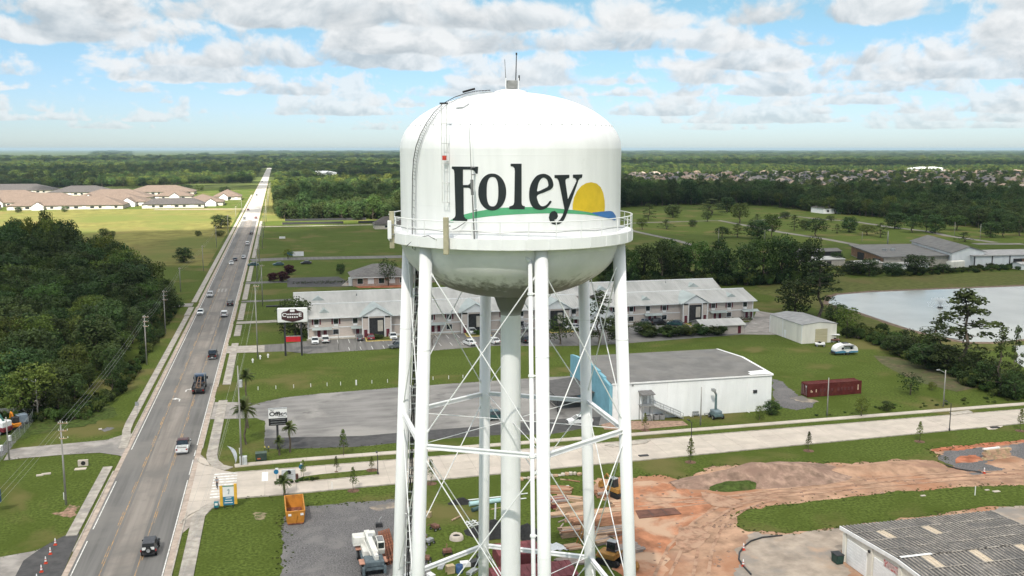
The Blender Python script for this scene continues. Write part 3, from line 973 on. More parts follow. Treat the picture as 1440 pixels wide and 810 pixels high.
for (z1, z0) in zip(LV, LV[1:]):
    for i in range(6):
        for (p, q) in ((i, i + 1), (i + 1, i)):
            a, b = legp(p, z1 - 0.4), legp(q, z0 + 0.35)
            d = (b - a).normalized()
            n = d.cross(Vector((0, 0, 1))).normalized() * (0.05 if p == i else -0.05)
            mb = MB()
            mb.tube(a + d * 0.36 + n, b - d * 0.36 + n, 0.040, n=7)
            mb.tube(a + d * 0.36 + n, a + d * 0.95 + n, 0.085, 0.06, n=7)
            mb.tube(b - d * 0.95 + n, b - d * 0.36 + n, 0.06, 0.085, n=7)
            mb.build('tie_rod', m_white, tower)
# overflow pipe down the leg that faces the camera
fc = 0
LEGC = None
camv = Vector((-TX, -TY, 0)).normalized()
right = Vector((-camv.y, camv.x, 0))
right = right if right.dot(CAMR @ Vector((1, 0, 0))) > 0 else -right


def front(i, z, dx, dy=0.0):
    return legp(i, z) + right * dx + camv * dy


idx_fc = min(range(6), key=lambda i: abs(math.atan2(legp(i, 40).dot(right), legp(i, 40).dot(camv)) - rad(14.5)))
order = sorted(range(6), key=lambda i: math.degrees(math.atan2(legp(i, 40).dot(right), legp(i, 40).dot(camv))))
angs = {i: math.degrees(math.atan2(legp(i, 40).dot(right), legp(i, 40).dot(camv))) for i in range(6)}


def nearest_leg(deg):
    return min(range(6), key=lambda i: abs((angs[i] - deg + 180) % 360 - 180))


FC = nearest_leg(14.5)
mb = MB()
top = front(FC, 43.25, -0.72)
mb.path([Vector((0, 0, 43.3)) - right * 0.05 + camv * 6.9, front(FC, 43.3, -1.5, -0.1), front(FC, 43.28, -0.95), front(FC, 43.0, -0.70)], 0.14, 12)
mb.tube(front(FC, 43.05, -0.70), front(FC, 0.0, -0.70), 0.14, n=14)
pipe = mb.build('overflow_pipe', m_white, tower, smooth=True)
z = 41.0
while z > 2:
    mb = MB()
    mb.tube(front(FC, z - 0.07, -0.70), front(FC, z + 0.07, -0.70), 0.20, n=14)
    mb.tube(front(FC, z, -0.60), front(FC, z, -0.1), 0.05, n=6)
    mb.build('pipe_bracket', m_white, pipe)
    z -= 5.2
# climbing ladder and cable run beside the left leg
BL = nearest_leg(-105)
mb = MB()
for dx in (0.55, 0.97):
    mb.tube(front(BL, 44.4, dx, 0.25), front(BL, 0.2, dx, 0.25), 0.035, n=6)
lad = mb.build('ladder', m_white, tower)
mb = MB()
z = 0.5
while z < 44.2:
    mb.tube(front(BL, z, 0.55, 0.25), front(BL, z, 0.97, 0.25), 0.022, n=5)
    z += 0.31
mb.build('rung', m_steel, lad, kind='stuff')
mb = MB()
rr = random.Random(5)
for q in range(5):
    pts = []
    z = 44.3
    while z > 0:
        pts.append(front(BL, z, 0.62 + 0.06 * q + rr.uniform(-.045, .045), 0.36 + rr.uniform(-.03, .03)))
        z -= 0.9
    mb.path(pts, 0.030, 5)
mb.build('cable', m_black, lad, kind='stuff')
mb = MB()
z = 1.0
while z < 43:
    q = front(BL, z, 0.76, 0.40)
    if rr.random() < 0.75:
        mb.box(q.x, q.y, z, 0.36, 0.10, 0.09, math.atan2(right.y, right.x))
    z += 0.62
mb.build('cable_clamp', m_steel, lad, kind='stuff')
mb = MB()
z = 3.0
while z < 43:
    mb.tube(front(BL, z, 0.3, 0.1), front(BL, z, 0.6, 0.25), 0.04, n=5)
    z += 3.3
mb.build('ladder_bracket', m_white, lad, kind='stuff')


def on_tank(u, v, off=0.0, local=True):
    """point where the sight line meets the tank (cylinder or dome), pushed out by off"""
    d = ray(u, v).normalized()
    o = Vector((0, 0, HC))
    best, bp = 1e9, None
    t = 45.0
    while t < 80:
        p = o + d * t
        x, y, z = p.x - TX, p.y - TY, p.z
        r = math.hypot(x, y)
        if z > 50:
            e = math.sqrt((r / RT) ** 2 + ((z - 50) / 3.82) ** 2) - 1
            e *= 5
        else:
            e = r - RT
        if abs(e) < best:
            best, bp = abs(e), Vector((x, y, z))
        if e <= 0:
            break
        t += 0.02
    x, y, z = bp
    if z > 50:
        n = Vector((x / RT ** 2, y / RT ** 2, (z - 50) / 3.82 ** 2)).normalized()
    else:
        n = Vector((x, y, 0)).normalized()
        bp = Vector((n.x * RT, n.y * RT, z))
    return bp + n * off


# painted lettering, in pixels of a 5.143 times enlargement of the tank
def cat_rom(pts, n=6):
    out = []
    k = len(pts)
    for i in range(k):
        p0, p1, p2, p3 = (Vector(pts[(i + j - 1) % k]) for j in range(4))
        for s in range(n):
            t = s / n
            out.append(0.5 * ((2 * p1) + (p2 - p0) * t + (2 * p0 - 5 * p1 + 4 * p2 - p3) * t * t + (3 * p1 - p0 - 3 * p2 + p3) * t ** 3))
    return [tuple(p) for p in out]


def sellipse(cx, cy, rx, ry, e=2.0, n=40):
    out = []
    for i in range(n):
        a = 2 * PI * i / n
        c, s = math.cos(a), math.sin(a)
        out.append((cx + rx * math.copysign(abs(c) ** (2 / e), c), cy + ry * math.copysign(abs(s) ** (2 / e), s)))
    return out


def paint_on_tank(name, loops, m, off):
    """loops: outline then holes"""
    def uvz(p):
        q = on_tank(610 + p[0] / 5.143, 215 + p[1] / 5.143)
        return Vector((math.atan2(q.dot(right), q.dot(camv)) * RT, q.z, 0))
    L = [[uvz(p) for p in lp] for lp in loops]
    flat = [p for lp in L for p in lp]
    bm = bmesh.new()
    vs = [bm.verts.new(p) for p in flat]
    for t in tessellate_polygon(L):
        try:
            bm.faces.new([vs[i] for i in t])
        except ValueError:
            pass
    x = min(p.x for p in flat)
    xm = max(p.x for p in flat)
    while x < xm:
        x += 0.22
        bmesh.ops.bisect_plane(bm, geom=bm.verts[:] + bm.edges[:] + bm.faces[:], plane_co=(x, 0, 0), plane_no=(1, 0, 0))
    for v in bm.verts:
        a = v.co.x / RT
        q = (camv * math.cos(a) + right * math.sin(a)) * (RT + off)
        v.co = Vector((q.x, q.y, v.co.y))
    bm.normal_update()
    for f in bm.faces:
        c = f.calc_center_median()
        if f.normal.dot(Vector((c.x, c.y, 0))) < 0:
            f.normal_flip()
    me = bpy.data.meshes.new(name)
    bm.to_mesh(me)
    bm.free()
    me.materials.append(m)
    return link(bpy.data.objects.new(name, me), tower)


m_ltr = mat('black_lettering', (0.022, 0.028, 0.030), 0.55, 0.05, 1)
pF = [(132, 98), (322, 100), (318, 150), (304, 150), (298, 135), (284, 124), (262, 120), (212, 120), (212, 232), (248, 232), (260, 226), (267, 212), (269, 195), (287, 195), (287, 283), (270, 283), (268, 266), (261, 255), (249, 251), (216, 251), (218, 440), (222, 462), (231, 474), (245, 480), (242, 494), (138, 489), (140, 475), (151, 468), (157, 455), (158, 440), (150, 150), (147, 126), (140, 117), (132, 115)]
pl = [(556, 78), (635, 78), (635, 360), (638, 376), (646, 383), (658, 385), (657, 407), (545, 407), (546, 387), (565, 382), (577, 374), (582, 355), (586, 130), (583, 110), (573, 98), (556, 96)]
pe = cat_rom([(863, 238), (860, 205), (842, 172), (808, 153), (775, 153), (742, 167), (714, 202), (696, 243), (689, 290), (691, 335), (702, 372), (722, 398), (750, 410), (782, 411), (812, 399), (836, 376), (851, 352), (838, 347), (820, 370), (800, 383), (780, 385), (765, 374), (753, 350), (747, 308), (800, 284), (846, 263)], 4)
peh = cat_rom([(749, 278), (750, 250), (757, 220), (770, 194), (787, 180), (803, 181), (820, 197), (827, 224), (823, 244), (790, 262)], 4)
py = [(872, 160), (980, 158), (978, 180), (962, 184), (952, 193), (951, 208), (969, 335), (1030, 205), (1029, 192), (1019, 182), (1005, 178), (1005, 157), (1073, 155), (1070, 178), (1056, 183), (1045, 197), (960, 440), (948, 470), (934, 494), (910, 513), (882, 520), (856, 514), (839, 496), (831, 468), (837, 440), (853, 423), (874, 419), (892, 434), (897, 457), (889, 475), (868, 486), (880, 494), (897, 494), (914, 480), (928, 455), (944, 410), (905, 215), (900, 196), (890, 183), (872, 180)]
paint_on_tank('painted_hill', [[(105, 495), (150, 470), (220, 445), (300, 425), (400, 408), (500, 397), (600, 392), (700, 391), (800, 394), (900, 402), (1000, 413), (1080, 424), (1145, 434), (1195, 458), (1100, 446), (1000, 440), (900, 437), (800, 437), (700, 440), (600, 444), (500, 450), (400, 459), (300, 472), (200, 488), (140, 503), (108, 503)]],
              mat('green_sign_paint', (0.105, 0.40, 0.20), 0.5, 0.04, 1), 0.010)
paint_on_tank('painted_sun', [[(1003, 411), (1004, 370), (1014, 322), (1035, 277), (1065, 240), (1100, 219), (1138, 212), (1175, 221), (1205, 247), (1225, 290), (1235, 345), (1237, 390), (1234, 423), (1190, 426), (1145, 433), (1080, 422)]],
              mat('yellow_sign_paint', (0.72, 0.50, 0.03), 0.5, 0.04, 1), 0.014)
paint_on_tank('painted_water', [cat_rom([(1142, 434), (1200, 427), (1250, 421), (1285, 422), (1305, 440), (1317, 465), (1310, 487), (1285, 481), (1250, 470), (1200, 458)], 4)],
              mat('blue_sign_paint', (0.055, 0.19, 0.47), 0.5, 0.04, 1), 0.018)
for lp in ([pF], [sellipse(423, 283, 101, 134, 2.05, 48), sellipse(425, 280, 42, 107, 2.6, 40)], [pl], [pe, peh], [py]):
    paint_on_tank('letter', lp, m_ltr, 0.026)

# aerials and fittings on the tank
TLOC = Vector((TX, TY, 0))


def at_r(u, v, r):
    """point on the sight line at horizontal distance r from the tower axis, near side"""
    d = ray(u, v)
    a = d.x ** 2 + d.y ** 2
    b = -2 * (d.x * TX + d.y * TY)
    c = TX ** 2 + TY ** 2 - r * r
    D = max(0, b * b - 4 * a * c)
    t = (-b - math.sqrt(D)) / (2 * a)
    return Vector((d.x * t - TX, d.y * t - TY, HC + d.z * t))


m_tan = mat('tan_plastic', (0.46, 0.42, 0.29), 0.6, 0.05, 2)


def panel(u, v0, v1, r, w, d, m, name='panel_antenna'):
    a, b = at_r(u, v0, r), at_r(u, v1, r)
    n = Vector((a.x, a.y, 0)).normalized()
    mb = MB()
    mb.box(a.x, a.y, b.z, d, w, a.z - b.z, math.atan2(n.y, n.x))
    o = bevel(mb.build(name, m, tower), 0.03)
    mb = MB()
    for f in (0.25, 0.75):
        z = b.z + (a.z - b.z) * f
        mb.tube((a.x, a.y, z), (a.x - n.x * 0.5, a.y - n.y * 0.5, z), 0.04, n=6)
    mb.build('antenna_bracket', m_steel, o, kind='stuff')
    return o


panel(627, 305.5, 358, 8.72, 0.33, 0.2, m_tan)
panel(550.5, 297, 349, 8.62, 0.18, 0.30, m_tan)
panel(547.5, 310, 336, 8.85, 0.14, 0.25, m_white)
# standing cable tray on the upper left of the tank
mb = MB()
a0, a1 = at_r(625.5, 145, 8.1), at_r(625.5, 285, 8.1)
bot, tp = a1.z, a0.z
e = Vector((a1.x, a1.y, 0)).normalized()
t_ = Vector((-e.y, e.x, 0))
for s in (-0.19, 0.19):
    mb.tube(Vector((a1.x, a1.y, bot)) + t_ * s, Vector((a1.x, a1.y, tp)) + t_ * s, 0.022, n=6)
for q in range(6):
    z = bot + (tp - bot) * q / 5
    mb.tube(Vector((a1.x, a1.y, z)) + t_ * -.19, Vector((a1.x, a1.y, z)) + t_ * .19, 0.02, n=6)
    if q < 4:
        mb.tube(Vector((a1.x, a1.y, z)), Vector((a1.x - e.x * .6, a1.y - e.y * .6, z)), 0.02, n=6)
tray = mb.build('cable_tray', mat('pale_steel', (0.62, 0.62, 0.60), 0.5, 0.1, 2), tower)
c = Vector((a1.x, a1.y, tp))
MB().box(c.x, c.y, tp - 0.06, 0.2, 0.5, 0.1, math.atan2(e.y, e.x)).build('tray_cap', m_dark, tray)
p = at_r(625.5, 222, 8.0)
MB().box(p.x, p.y, p.z - .14, 0.2, 0.24, 0.28, math.atan2(e.y, e.x)).build('marker_lamp', mat('red_lamp_housing', (0.55, 0.06, 0.04), 0.4, 0.1, 3), tray)
# whip aerial
mb = MB()
w0, w1 = at_r(659.8, 178, 8.35), at_r(667.5, 346, 8.35)
w0 = Vector((w1.x + (w0.x - w1.x), w0.y, w0.z))
mb.tube(w1, w1.lerp(w0, 0.42), 0.055, 0.045, 7)
mb.tube(w1.lerp(w0, 0.42), w0, 0.024, 0.014, 6)
mb.tube(w1.lerp(w0, 0.43), w1.lerp(w0, 0.56), 0.085, n=8)
for f in (0.12, 0.3, 0.6, 0.66):
    q = w1.lerp(w0, f)
    n = Vector((q.x, q.y, 0)).normalized()
    mb.tube(q - n * 0.75, q, 0.03, n=5)
mb.build('whip_aerial', mat('grey_aerial', (0.20, 0.20, 0.20), 0.5, 0.1, 2), tower)
# ladder curving over the shoulder
pix = [(583, 349), (582.5, 300), (583, 250), (584.5, 225), (588, 206), (594, 190), (602, 175), (612, 161), (624, 149), (640, 140), (656, 134.5), (669, 131.5), (690, 130.2)]
for name, off, r, dx in (('dome_ladder', 0.16, 0.028, 0.0), ('dome_ladder', 0.16, 0.028, 4.0)):
    MB().path([on_tank(u + dx, v + dx * 0.7, off) for u, v in pix], r, 6).build(name, mat('pale_ladder', (0.42, 0.43, 0.43), 0.5, 0.1, 2) if dx else m_dark, tower)
mb = MB()
for (a, b), (c, d) in zip(pix, pix[1:]):
    for q in range(5):
        u, v = a + (c - a) * q / 5, b + (d - b) * q / 5
        mb.tube(on_tank(u, v, 0.16), on_tank(u + 4, v + 2.8, 0.16), 0.016, n=4)
mb.build('ladder_rung', m_steel, tower, kind='stuff')
MB().path([on_tank(652, 135.7, 0.3), on_tank(669, 131, 0.3)], 0.07, 8).build('aerial_base', m_black, tower)
MB().path([on_tank(642, 153, 0.06), on_tank(651, 152.5, 0.06), on_tank(660, 147, 0.06)], 0.04, 6).build('grab_rail', m_steel, tower)
MB().path([on_tank(626, 336, 0.9), on_tank(615, 330, 0.85), on_tank(600, 333, 0.85), on_tank(588, 345, 0.9)], 0.022, 6).build('aerial_cable', m_black, tower)
MB().path([on_tank(632, 324, 0.7), on_tank(645, 321, 0.4), on_tank(656, 312, 0.1), on_tank(657, 308, 0.05)], 0.022, 6).build('aerial_cable', m_black, tower)
# things on the crown of the dome
mb = MB()
mb.lathe([(1.1, 53.72), (1.1, 53.88), (0.6, 54.0), (0.02, 54.02)], 24)
mb.build('roof_hatch', m_white, tower, smooth=False)
mb = MB()
mb.box(0.05, -0.1, 54.05, 0.72, 0.55, 0.55)
mb.box(0.05, -0.1, 53.9, 0.5, 0.4, 0.16)
bx = bevel(mb.build('equipment_box', mat('grey_enclosure', (0.28, 0.28, 0.27), 0.5, 0.1, 2), tower), 0.03)
mb = MB()
for sx in (-.4, .48):
    mb.tube((sx, -0.3, 53.8), (sx, -0.3, 54.75), 0.03, n=6)
mb.tube((-.4, -.3, 54.0), (.48, -.3, 54.0), 0.03, n=6)
mb.build('frame', m_white, tower)
mb = MB()
mb.tube((-0.35, -0.2, 54.0), (-0.46, -0.2, 56.0), 0.03, 0.018, 6)
mb.build('mast', mat('grey_aerial', (0.2, 0.2, 0.2)), tower)
mb = MB()
mb.tube((0.3, -0.2, 54.0), (0.36, -0.2, 56.35), 0.04, 0.03, 6)
mb.tube((0.36, -0.2, 56.3), (0.36, -0.2, 56.45), 0.06, n=8)
mb.build('mast', m_dark, tower)
MB().tube((0.55, -0.2, 54.6), (0.55, -0.2, 54.95), 0.05, n=6).build('lightning_rod', m_dark, tower)
m = MB().box(-0.6, -0.6, 53.72, 0.9, 0.3, 0.06).build('cable_gland', m_dark, tower)

# ------------------------------------------------------------------ trees and shrubs
def leaf_quads(mb, c, r, n, size, rr, flat=1.0, up=0.0):
    """leaf sprays over the skin of a clump"""
    for _ in range(n):
        d = Vector((rr.gauss(0, 1), rr.gauss(0, 1), rr.gauss(0, 1) + up)).normalized()
        rad_ = r * (0.62 + 0.42 * rr.random())
        p = Vector(c) + Vector((d.x * rad_, d.y * rad_, d.z * rad_ * flat))
        nn = (d + Vector((rr.gauss(0, .5), rr.gauss(0, .5), rr.gauss(0, .5) + 0.35))).normalized()
        a = nn.orthogonal().normalized()
        b = nn.cross(a)
        t = rr.uniform(0, 6.28)
        a, b = a * math.cos(t) + b * math.sin(t), b * math.cos(t) - a * math.sin(t)
        s = size * rr.uniform(0.6, 1.25)
        w = s * rr.uniform(0.45, 0.8)
        mb.add([p - a * s * 0.5, p + b * w * 0.5, p + a * s * 0.5, p - b * w * 0.5], [(0, 1, 2, 3)])


def limb(mb, p, q, r0, r1, rr, n=6, seg=3):
    p, q = Vector(p), Vector(q)
    pts = [p.lerp(q, i / seg) + (Vector((rr.gauss(0, 1), rr.gauss(0, 1), 0)) * 0.03 * (q - p).length if 0 < i < seg else Vector((0, 0, 0))) for i in range(seg + 1)]
    for i in range(seg):
        mb.tube(pts[i], pts[i + 1], r0 + (r1 - r0) * i / seg, r0 + (r1 - r0) * (i + 1) / seg, n, cap=False)


def broad(seed, h=12.0, cr=4.8, nc=26, per=72, leaf=0.62, low=0.30, tr=0.28):
    rr = random.Random(seed)
    t, c = MB(), MB()
    limb(t, (0, 0, 0), (rr.uniform(-.3, .3), rr.uniform(-.3, .3), h * 0.45), tr, tr * 0.6, rr, 8)
    for i in range(nc):
        a = i * 2.39996 + rr.uniform(-.4, .4)
        f = (i + 0.5) / nc
        zz = low + (0.90 - low) * f ** 0.85 + rr.uniform(-.05, .05)
        rr_ = cr * math.sqrt(max(0.04, 1 - ((zz - 0.52) / 0.46) ** 2)) * rr.uniform(0.35, 0.78)
        p = (rr_ * math.cos(a), rr_ * math.sin(a), h * zz)
        leaf_quads(c, p, cr * rr.uniform(0.26, 0.42), per, leaf, rr, 0.8, 0.25)
        if i % 3 == 0:
            limb(t, (0, 0, h * min(0.45, zz * 0.55)), p, tr * 0.4, tr * 0.08, rr, 5, 2)
    return t, c


def pine(seed, h=16.0, cr=3.6, per=60, leaf=0.55, start=0.38):
    rr = random.Random(seed)
    t, c = MB(), MB()
    limb(t, (0, 0, 0), (rr.uniform(-.4, .4), rr.uniform(-.4, .4), h * 0.93), 0.26, 0.06, rr, 8, 5)
    k = 19
    for i in range(k):
        f = (i + 0.5) / k
        z = h * (start + (0.97 - start) * f)
        L = cr * (1.05 - 0.75 * f ** 1.6) * rr.uniform(0.45, 1.05)
        a = i * 2.4 + rr.uniform(-.5, .5)
        q = (L * math.cos(a), L * math.sin(a), z + rr.uniform(-.2, .5))
        limb(t, (0, 0, z - 0.5), q, 0.09, 0.03, rr, 5, 2)
        leaf_quads(c, q, cr * rr.uniform(0.22, 0.36), per, leaf, rr, 0.6, 0.3)
        if rr.random() < 0.6:
            leaf_quads(c, (q[0] * .45, q[1] * .45, q[2] + .2), cr * 0.24, per // 2, leaf, rr, 0.6, 0.3)
    leaf_quads(c, (0, 0, h * 0.97), cr * 0.26, per, leaf, rr, 0.9, 0.3)
    return t, c


def young(seed, h=4.2, cr=0.95, leaf=0.20):
    rr = random.Random(seed)
    t, c = MB(), MB()
    limb(t, (0, 0, 0), (0, 0, h * 0.9), 0.05, 0.015, rr, 6, 3)
    for i in range(22):
        f = (i + .5) / 22
        z = h * (0.32 + 0.64 * f)
        L = cr * (1 - f) ** 0.75 * rr.uniform(.35, .8)
        a = i * 2.4
        leaf_quads(c, (L * math.cos(a), L * math.sin(a), z), cr * (0.42 - 0.2 * f), 26, leaf, rr, 0.9, 0.2)
        if i % 3 == 0:
            limb(t, (0, 0, z * .85), (L * math.cos(a), L * math.sin(a), z), 0.02, 0.008, rr, 4, 1)
    return t, c


def shrub(seed, r=1.0, leaf=0.26, n=9, per=60):
    rr = random.Random(seed)
    t, c = MB(), MB()
    for i in range(n):
        a = rr.uniform(0, 6.28)
        L = r * math.sqrt(rr.random()) * 0.62
        q = (L * math.cos(a), L * math.sin(a), r * rr.uniform(0.35, 1.0))
        leaf_quads(c, q, r * rr.uniform(0.3, 0.48), per, leaf, rr, 0.85, 0.2)
        limb(t, (0, 0, 0), q, 0.03, 0.01, rr, 4, 1)
    return t, c


PROTO = {}


def proto(key, tc, mleaf):
    t, c = tc
    mt = bpy.data.meshes.new('trunk')
    mt.from_pydata(t.v, [], t.f)
    mt.materials.append(m_bark)
    mc = bpy.data.meshes.new('crown')
    mc.from_pydata(c.v, [], c.f)
    mc.materials.append(mleaf)
    both = MB()
    both.add(t.v, t.f)
    both.cur = 1
    both.add(c.v, c.f)
    mj = bpy.data.meshes.new('tree')
    mj.from_pydata(both.v, [], both.f)
    mj.materials.append(m_bark)
    mj.materials.append(mleaf)
    mj.polygons.foreach_set('material_index', both.mi)
    hmax = max(p[2] for p in c.v)
    wmax = 2 * sorted(math.hypot(p[0], p[1]) for p in c.v)[int(len(c.v) * .96)]
    PROTO[key] = (mt, mc, mj, hmax, wmax)


for i in range(5):
    proto('oak%d' % i, broad(20 + i, 12 + i * .6, 4.6 + 0.3 * (i % 3)), m_leaf if i < 3 else m_leafd)
for i in range(3):
    proto('dense%d' % i, broad(40 + i, 11, 4.6, 30, 80, 0.60, 0.12, 0.3), m_leafd)
for i in range(2):
    proto('light%d' % i, broad(50 + i, 11, 4.4, 24, 62, 0.55, 0.22, 0.22), m_leafy)
for i in range(4):
    proto('pine%d' % i, pine(60 + i, 16, 3.7, start=0.36 if i in (0, 3) else 0.16), m_pine)
for i in range(3):
    proto('young%d' % i, young(70 + i), m_leafy if i < 2 else m_leaf)
for i in range(3):
    proto('bush%d' % i, shrub(80 + i), m_leaf if i else m_leafd)
proto('plum', broad(90, 5, 2.2, 22, 90, 0.45, 0.15, 0.1), m_plum)
proto('sparse', broad(93, 9, 4.2, 17, 46, 0.5, 0.25, 0.2), m_leafd)
proto('bare', broad(94, 7, 2.6, 16, 14, 0.35, 0.25, 0.12), mat('bare_twigs', (0.17, 0.15, 0.125), 0.9, 0.2, 2))


def tree(key, x, y, h, w=None, name='oak_tree', label=None, cat='tree', group=None, rz=None, z=0.0):
    mt, mc, mj, hm, wm = PROTO[key]
    k = h / hm
    kw = k if w is None else w / wm
    o = thing(name, label, cat, (x, y, z), R.uniform(0, 6.28) if rz is None else rz, group)
    o.scale = (kw, kw, k)
    for nm, me in (('trunk', mt), ('crown', mc)):
        link(bpy.data.objects.new(nm, me), o)
    return o


def tpx(key, u, vb, vt, wpx, label, name='oak_tree', cat='tree', group=None):
    g = G(u, vb)
    return tree(key, g.x, g.y, hpx(u, vb, vt), wpx / ppm(u, vb) if wpx else None, name, label, cat, group)


def inside(p, poly):
    x, y = p
    c = False
    j = len(poly) - 1
    for i in range(len(poly)):
        xi, yi = poly[i]
        xj, yj = poly[j]
        if (yi > y) != (yj > y) and x < (xj - xi) * (y - yi) / (yj - yi) + xi:
            c = not c
        j = i
    return c


def to_uv(x, y, z=0.0):
    q = CAMR.transposed() @ Vector((x, y, z - HC))
    if q.z >= -1:
        return (-1e6, -1e6)
    return (720 + FPX * q.x / -q.z, 405 + FPX * q.y / q.z)


def fill(poly, step, rr, jit=0.42):
    xs = [p[0] for p in poly]
    ys = [p[1] for p in poly]
    out = []
    y = min(ys)
    row = 0
    while y < max(ys):
        x = min(xs) + (step / 2 if row % 2 else 0)
        while x < max(xs):
            p = (x + rr.uniform(-jit, jit) * step, y + rr.uniform(-jit, jit) * step)
            if inside(p, poly):
                out.append(p)
            x += step
        y += step * 0.87
        row += 1
    return out


def scatter(name, pts, keys, mat_=None):
    """pts: (x, y, scale, zscale, index of kind); one object of uncountable plants"""
    src = bpy.data.collections.new(name + '_kinds')
    for i, k in enumerate(keys):
        o = bpy.data.objects.new('%02d_kind' % i, PROTO[k][2])
        src.objects.link(o)
    me = bpy.data.meshes.new(name)
    me.from_pydata([(p[0], p[1], 0.0) for p in pts], [], [])
    for nm, ty, vals in (('scl', 'FLOAT_VECTOR', [c for p in pts for c in (p[2], p[2], p[3])]), ('rot', 'FLOAT_VECTOR', [c for p in pts for c in (0, 0, (p[0] * 12.9898 + p[1] * 78.233) % 6.28)]), ('knd', 'INT', [p[4] for p in pts])):
        at = me.attributes.new(nm, ty, 'POINT')
        at.data.foreach_set('vector' if ty == 'FLOAT_VECTOR' else 'value', vals)
    o = link(bpy.data.objects.new(name, me))
    o['kind'] = 'stuff'
    ng = bpy.data.node_groups.new(name, 'GeometryNodeTree')
    ng.interface.new_socket('Geometry', in_out='INPUT', socket_type='NodeSocketGeometry')
    ng.interface.new_socket('Geometry', in_out='OUTPUT', socket_type='NodeSocketGeometry')
    N, Lk = ng.nodes, ng.links
    gi, go = N.new('NodeGroupInput'), N.new('NodeGroupOutput')
    ip = N.new('GeometryNodeInstanceOnPoints')
    ci = N.new('GeometryNodeCollectionInfo')
    ci.inputs['Collection'].default_value = src
    ci.inputs['Separate Children'].default_value = True
    ci.inputs['Reset Children'].default_value = True
    ip.inputs['Pick Instance'].default_value = True

    def attr(nm, dt):
        a = N.new('GeometryNodeInputNamedAttribute')
        a.data_type = dt
        a.inputs['Name'].default_value = nm
        return a.outputs[0]
    e2r = N.new('FunctionNodeEulerToRotation')
    Lk.new(attr('rot', 'FLOAT_VECTOR'), e2r.inputs[0])
    Lk.new(gi.outputs[0], ip.inputs['Points'])
    Lk.new(ci.outputs[0], ip.inputs['Instance'])
    Lk.new(attr('knd', 'INT'), ip.inputs['Instance Index'])
    Lk.new(e2r.outputs[0], ip.inputs['Rotation'])
    Lk.new(attr('scl', 'FLOAT_VECTOR'), ip.inputs['Scale'])
    Lk.new(ip.outputs[0], go.inputs[0])
    o.modifiers.new('plants', 'NODES').node_group = ng
    return o


def in_frame(x, y, m=60, z=6):
    u, v = to_uv(x, y, z)
    return -m < u < 1440 + m and v < 900


ORD = 'first second third fourth fifth sixth seventh eighth ninth tenth eleventh twelfth thirteenth fourteenth fifteenth sixteenth seventeenth eighteenth nineteenth twentieth'.split()
TONE = {'oak0': 'broad mid green', 'oak1': 'tall mid green', 'oak2': 'round mid green', 'oak3': 'round dark green', 'oak4': 'tall dark green', 'dense0': 'dense dark', 'dense1': 'low dense dark', 'dense2': 'rounded dense dark', 'light0': 'bright yellow green', 'light1': 'bright fresh green', 'pine1': 'feathery dark'}
# the dark wood left of the road: every tree its own
rr = random.Random(21)
wood = [(-35.8, 193), (-33.5, 206), (-33.5, 240), (-33.0, 272), (-33.0, 318), (-39, 330), (-47, 352), (-60, 392), (-84, 428), (-100, 440), (-125, 440), (-140, 400), (-60, 195), (-48, 189)]
pts = [p for p in fill(wood, 6.7, rr) if in_frame(p[0], p[1], 30)]
pts.sort(key=lambda p: p[1])
for i, p in enumerate(pts[:290]):
    edge = min(math.hypot(p[0] - a, p[1] - b) for a, b in wood)
    k = rr.choice(['oak0', 'oak1', 'oak3', 'oak3', 'oak4', 'oak4', 'dense0', 'dense1', 'dense2', 'light0', 'pine1', 'dense0', 'dense2'])
    h = rr.uniform(7.0, 12.5) + (1.5 if p[1] > 300 else 0) + max(0, (p[1] - 335)) * 0.115 * rr.uniform(.45, 1.3)
    if p[0] > -42 and p[1] < 330:
        h *= 0.72
    tree(k, p[0], p[1], h, min(h, 13) * rr.uniform(0.62, 1.0), 'woodland_tree', '%s tree %s of the dark wood left of the road' % (TONE[k], 'at the front edge' if p[1] < 212 else 'at the roadside edge' if p[0] > -40.5 else 'at the back' if p[1] > 395 else 'in the near half' if p[1] < 300 else 'in the far half'), 'tree', 'trees of the dark wood left of the road')
if pts[290:]:
    scatter('woodland', [(x, y, .9, .9, i % 3) for i, (x, y) in enumerate(pts[290:])], ['oak3', 'oak4', 'dense0'])
brush = fill([(-36, 187), (-32.6, 205), (-32.2, 240), (-31.6, 275), (-31.6, 320), (-36, 330), (-34, 318), (-34, 240), (-36, 205), (-56, 194), (-50, 186)], 1.7, rr)
scatter('undergrowth', [(x, y, s, s * rr.uniform(.8, 1.5), rr.randrange(3)) for x, y in brush for s in (rr.uniform(.7, 1.5),)], ['bush0', 'bush1', 'bush2'])
tree('bare', *G(54, 588).xy, 5.5, 4.6, 'bare_tree', 'pale leafless tree in front of the dark wood beside a pole', 'tree')

# bushes and trees in the meadow
for key, u, vb, vt, w, lab in (('dense0', 146, 334, 320, 13, 'pointed dark tree alone in the bright meadow left of its round twin'), ('dense1', 157, 334, 324, 11, 'rounder dark tree beside the pointed one in the bright meadow'),
                               ('dense2', 259, 369, 347, 26, 'round dark tree standing alone in the green meadow'), ('dense0', 311, 321, 301, 29, 'largest dark tree at the road edge of the meadow'),
                               ('dense1', 309, 332, 324, 15, 'low dark bush below the largest roadside tree of the meadow'), ('dense2', 279, 332, 324, 10, 'small bush in the meadow near the road'),
                               ('dense0', 26, 299, 291, 10, 'dark bush by the pale houses farthest left'), ('dense1', 91, 298, 290, 10, 'dark bush before the long pale roofed home'), ('dense1', 27, 337, 329, 7, 'faint shrub in the yellow meadow at far left')):
    tpx(key, u, vb, vt, w, lab)

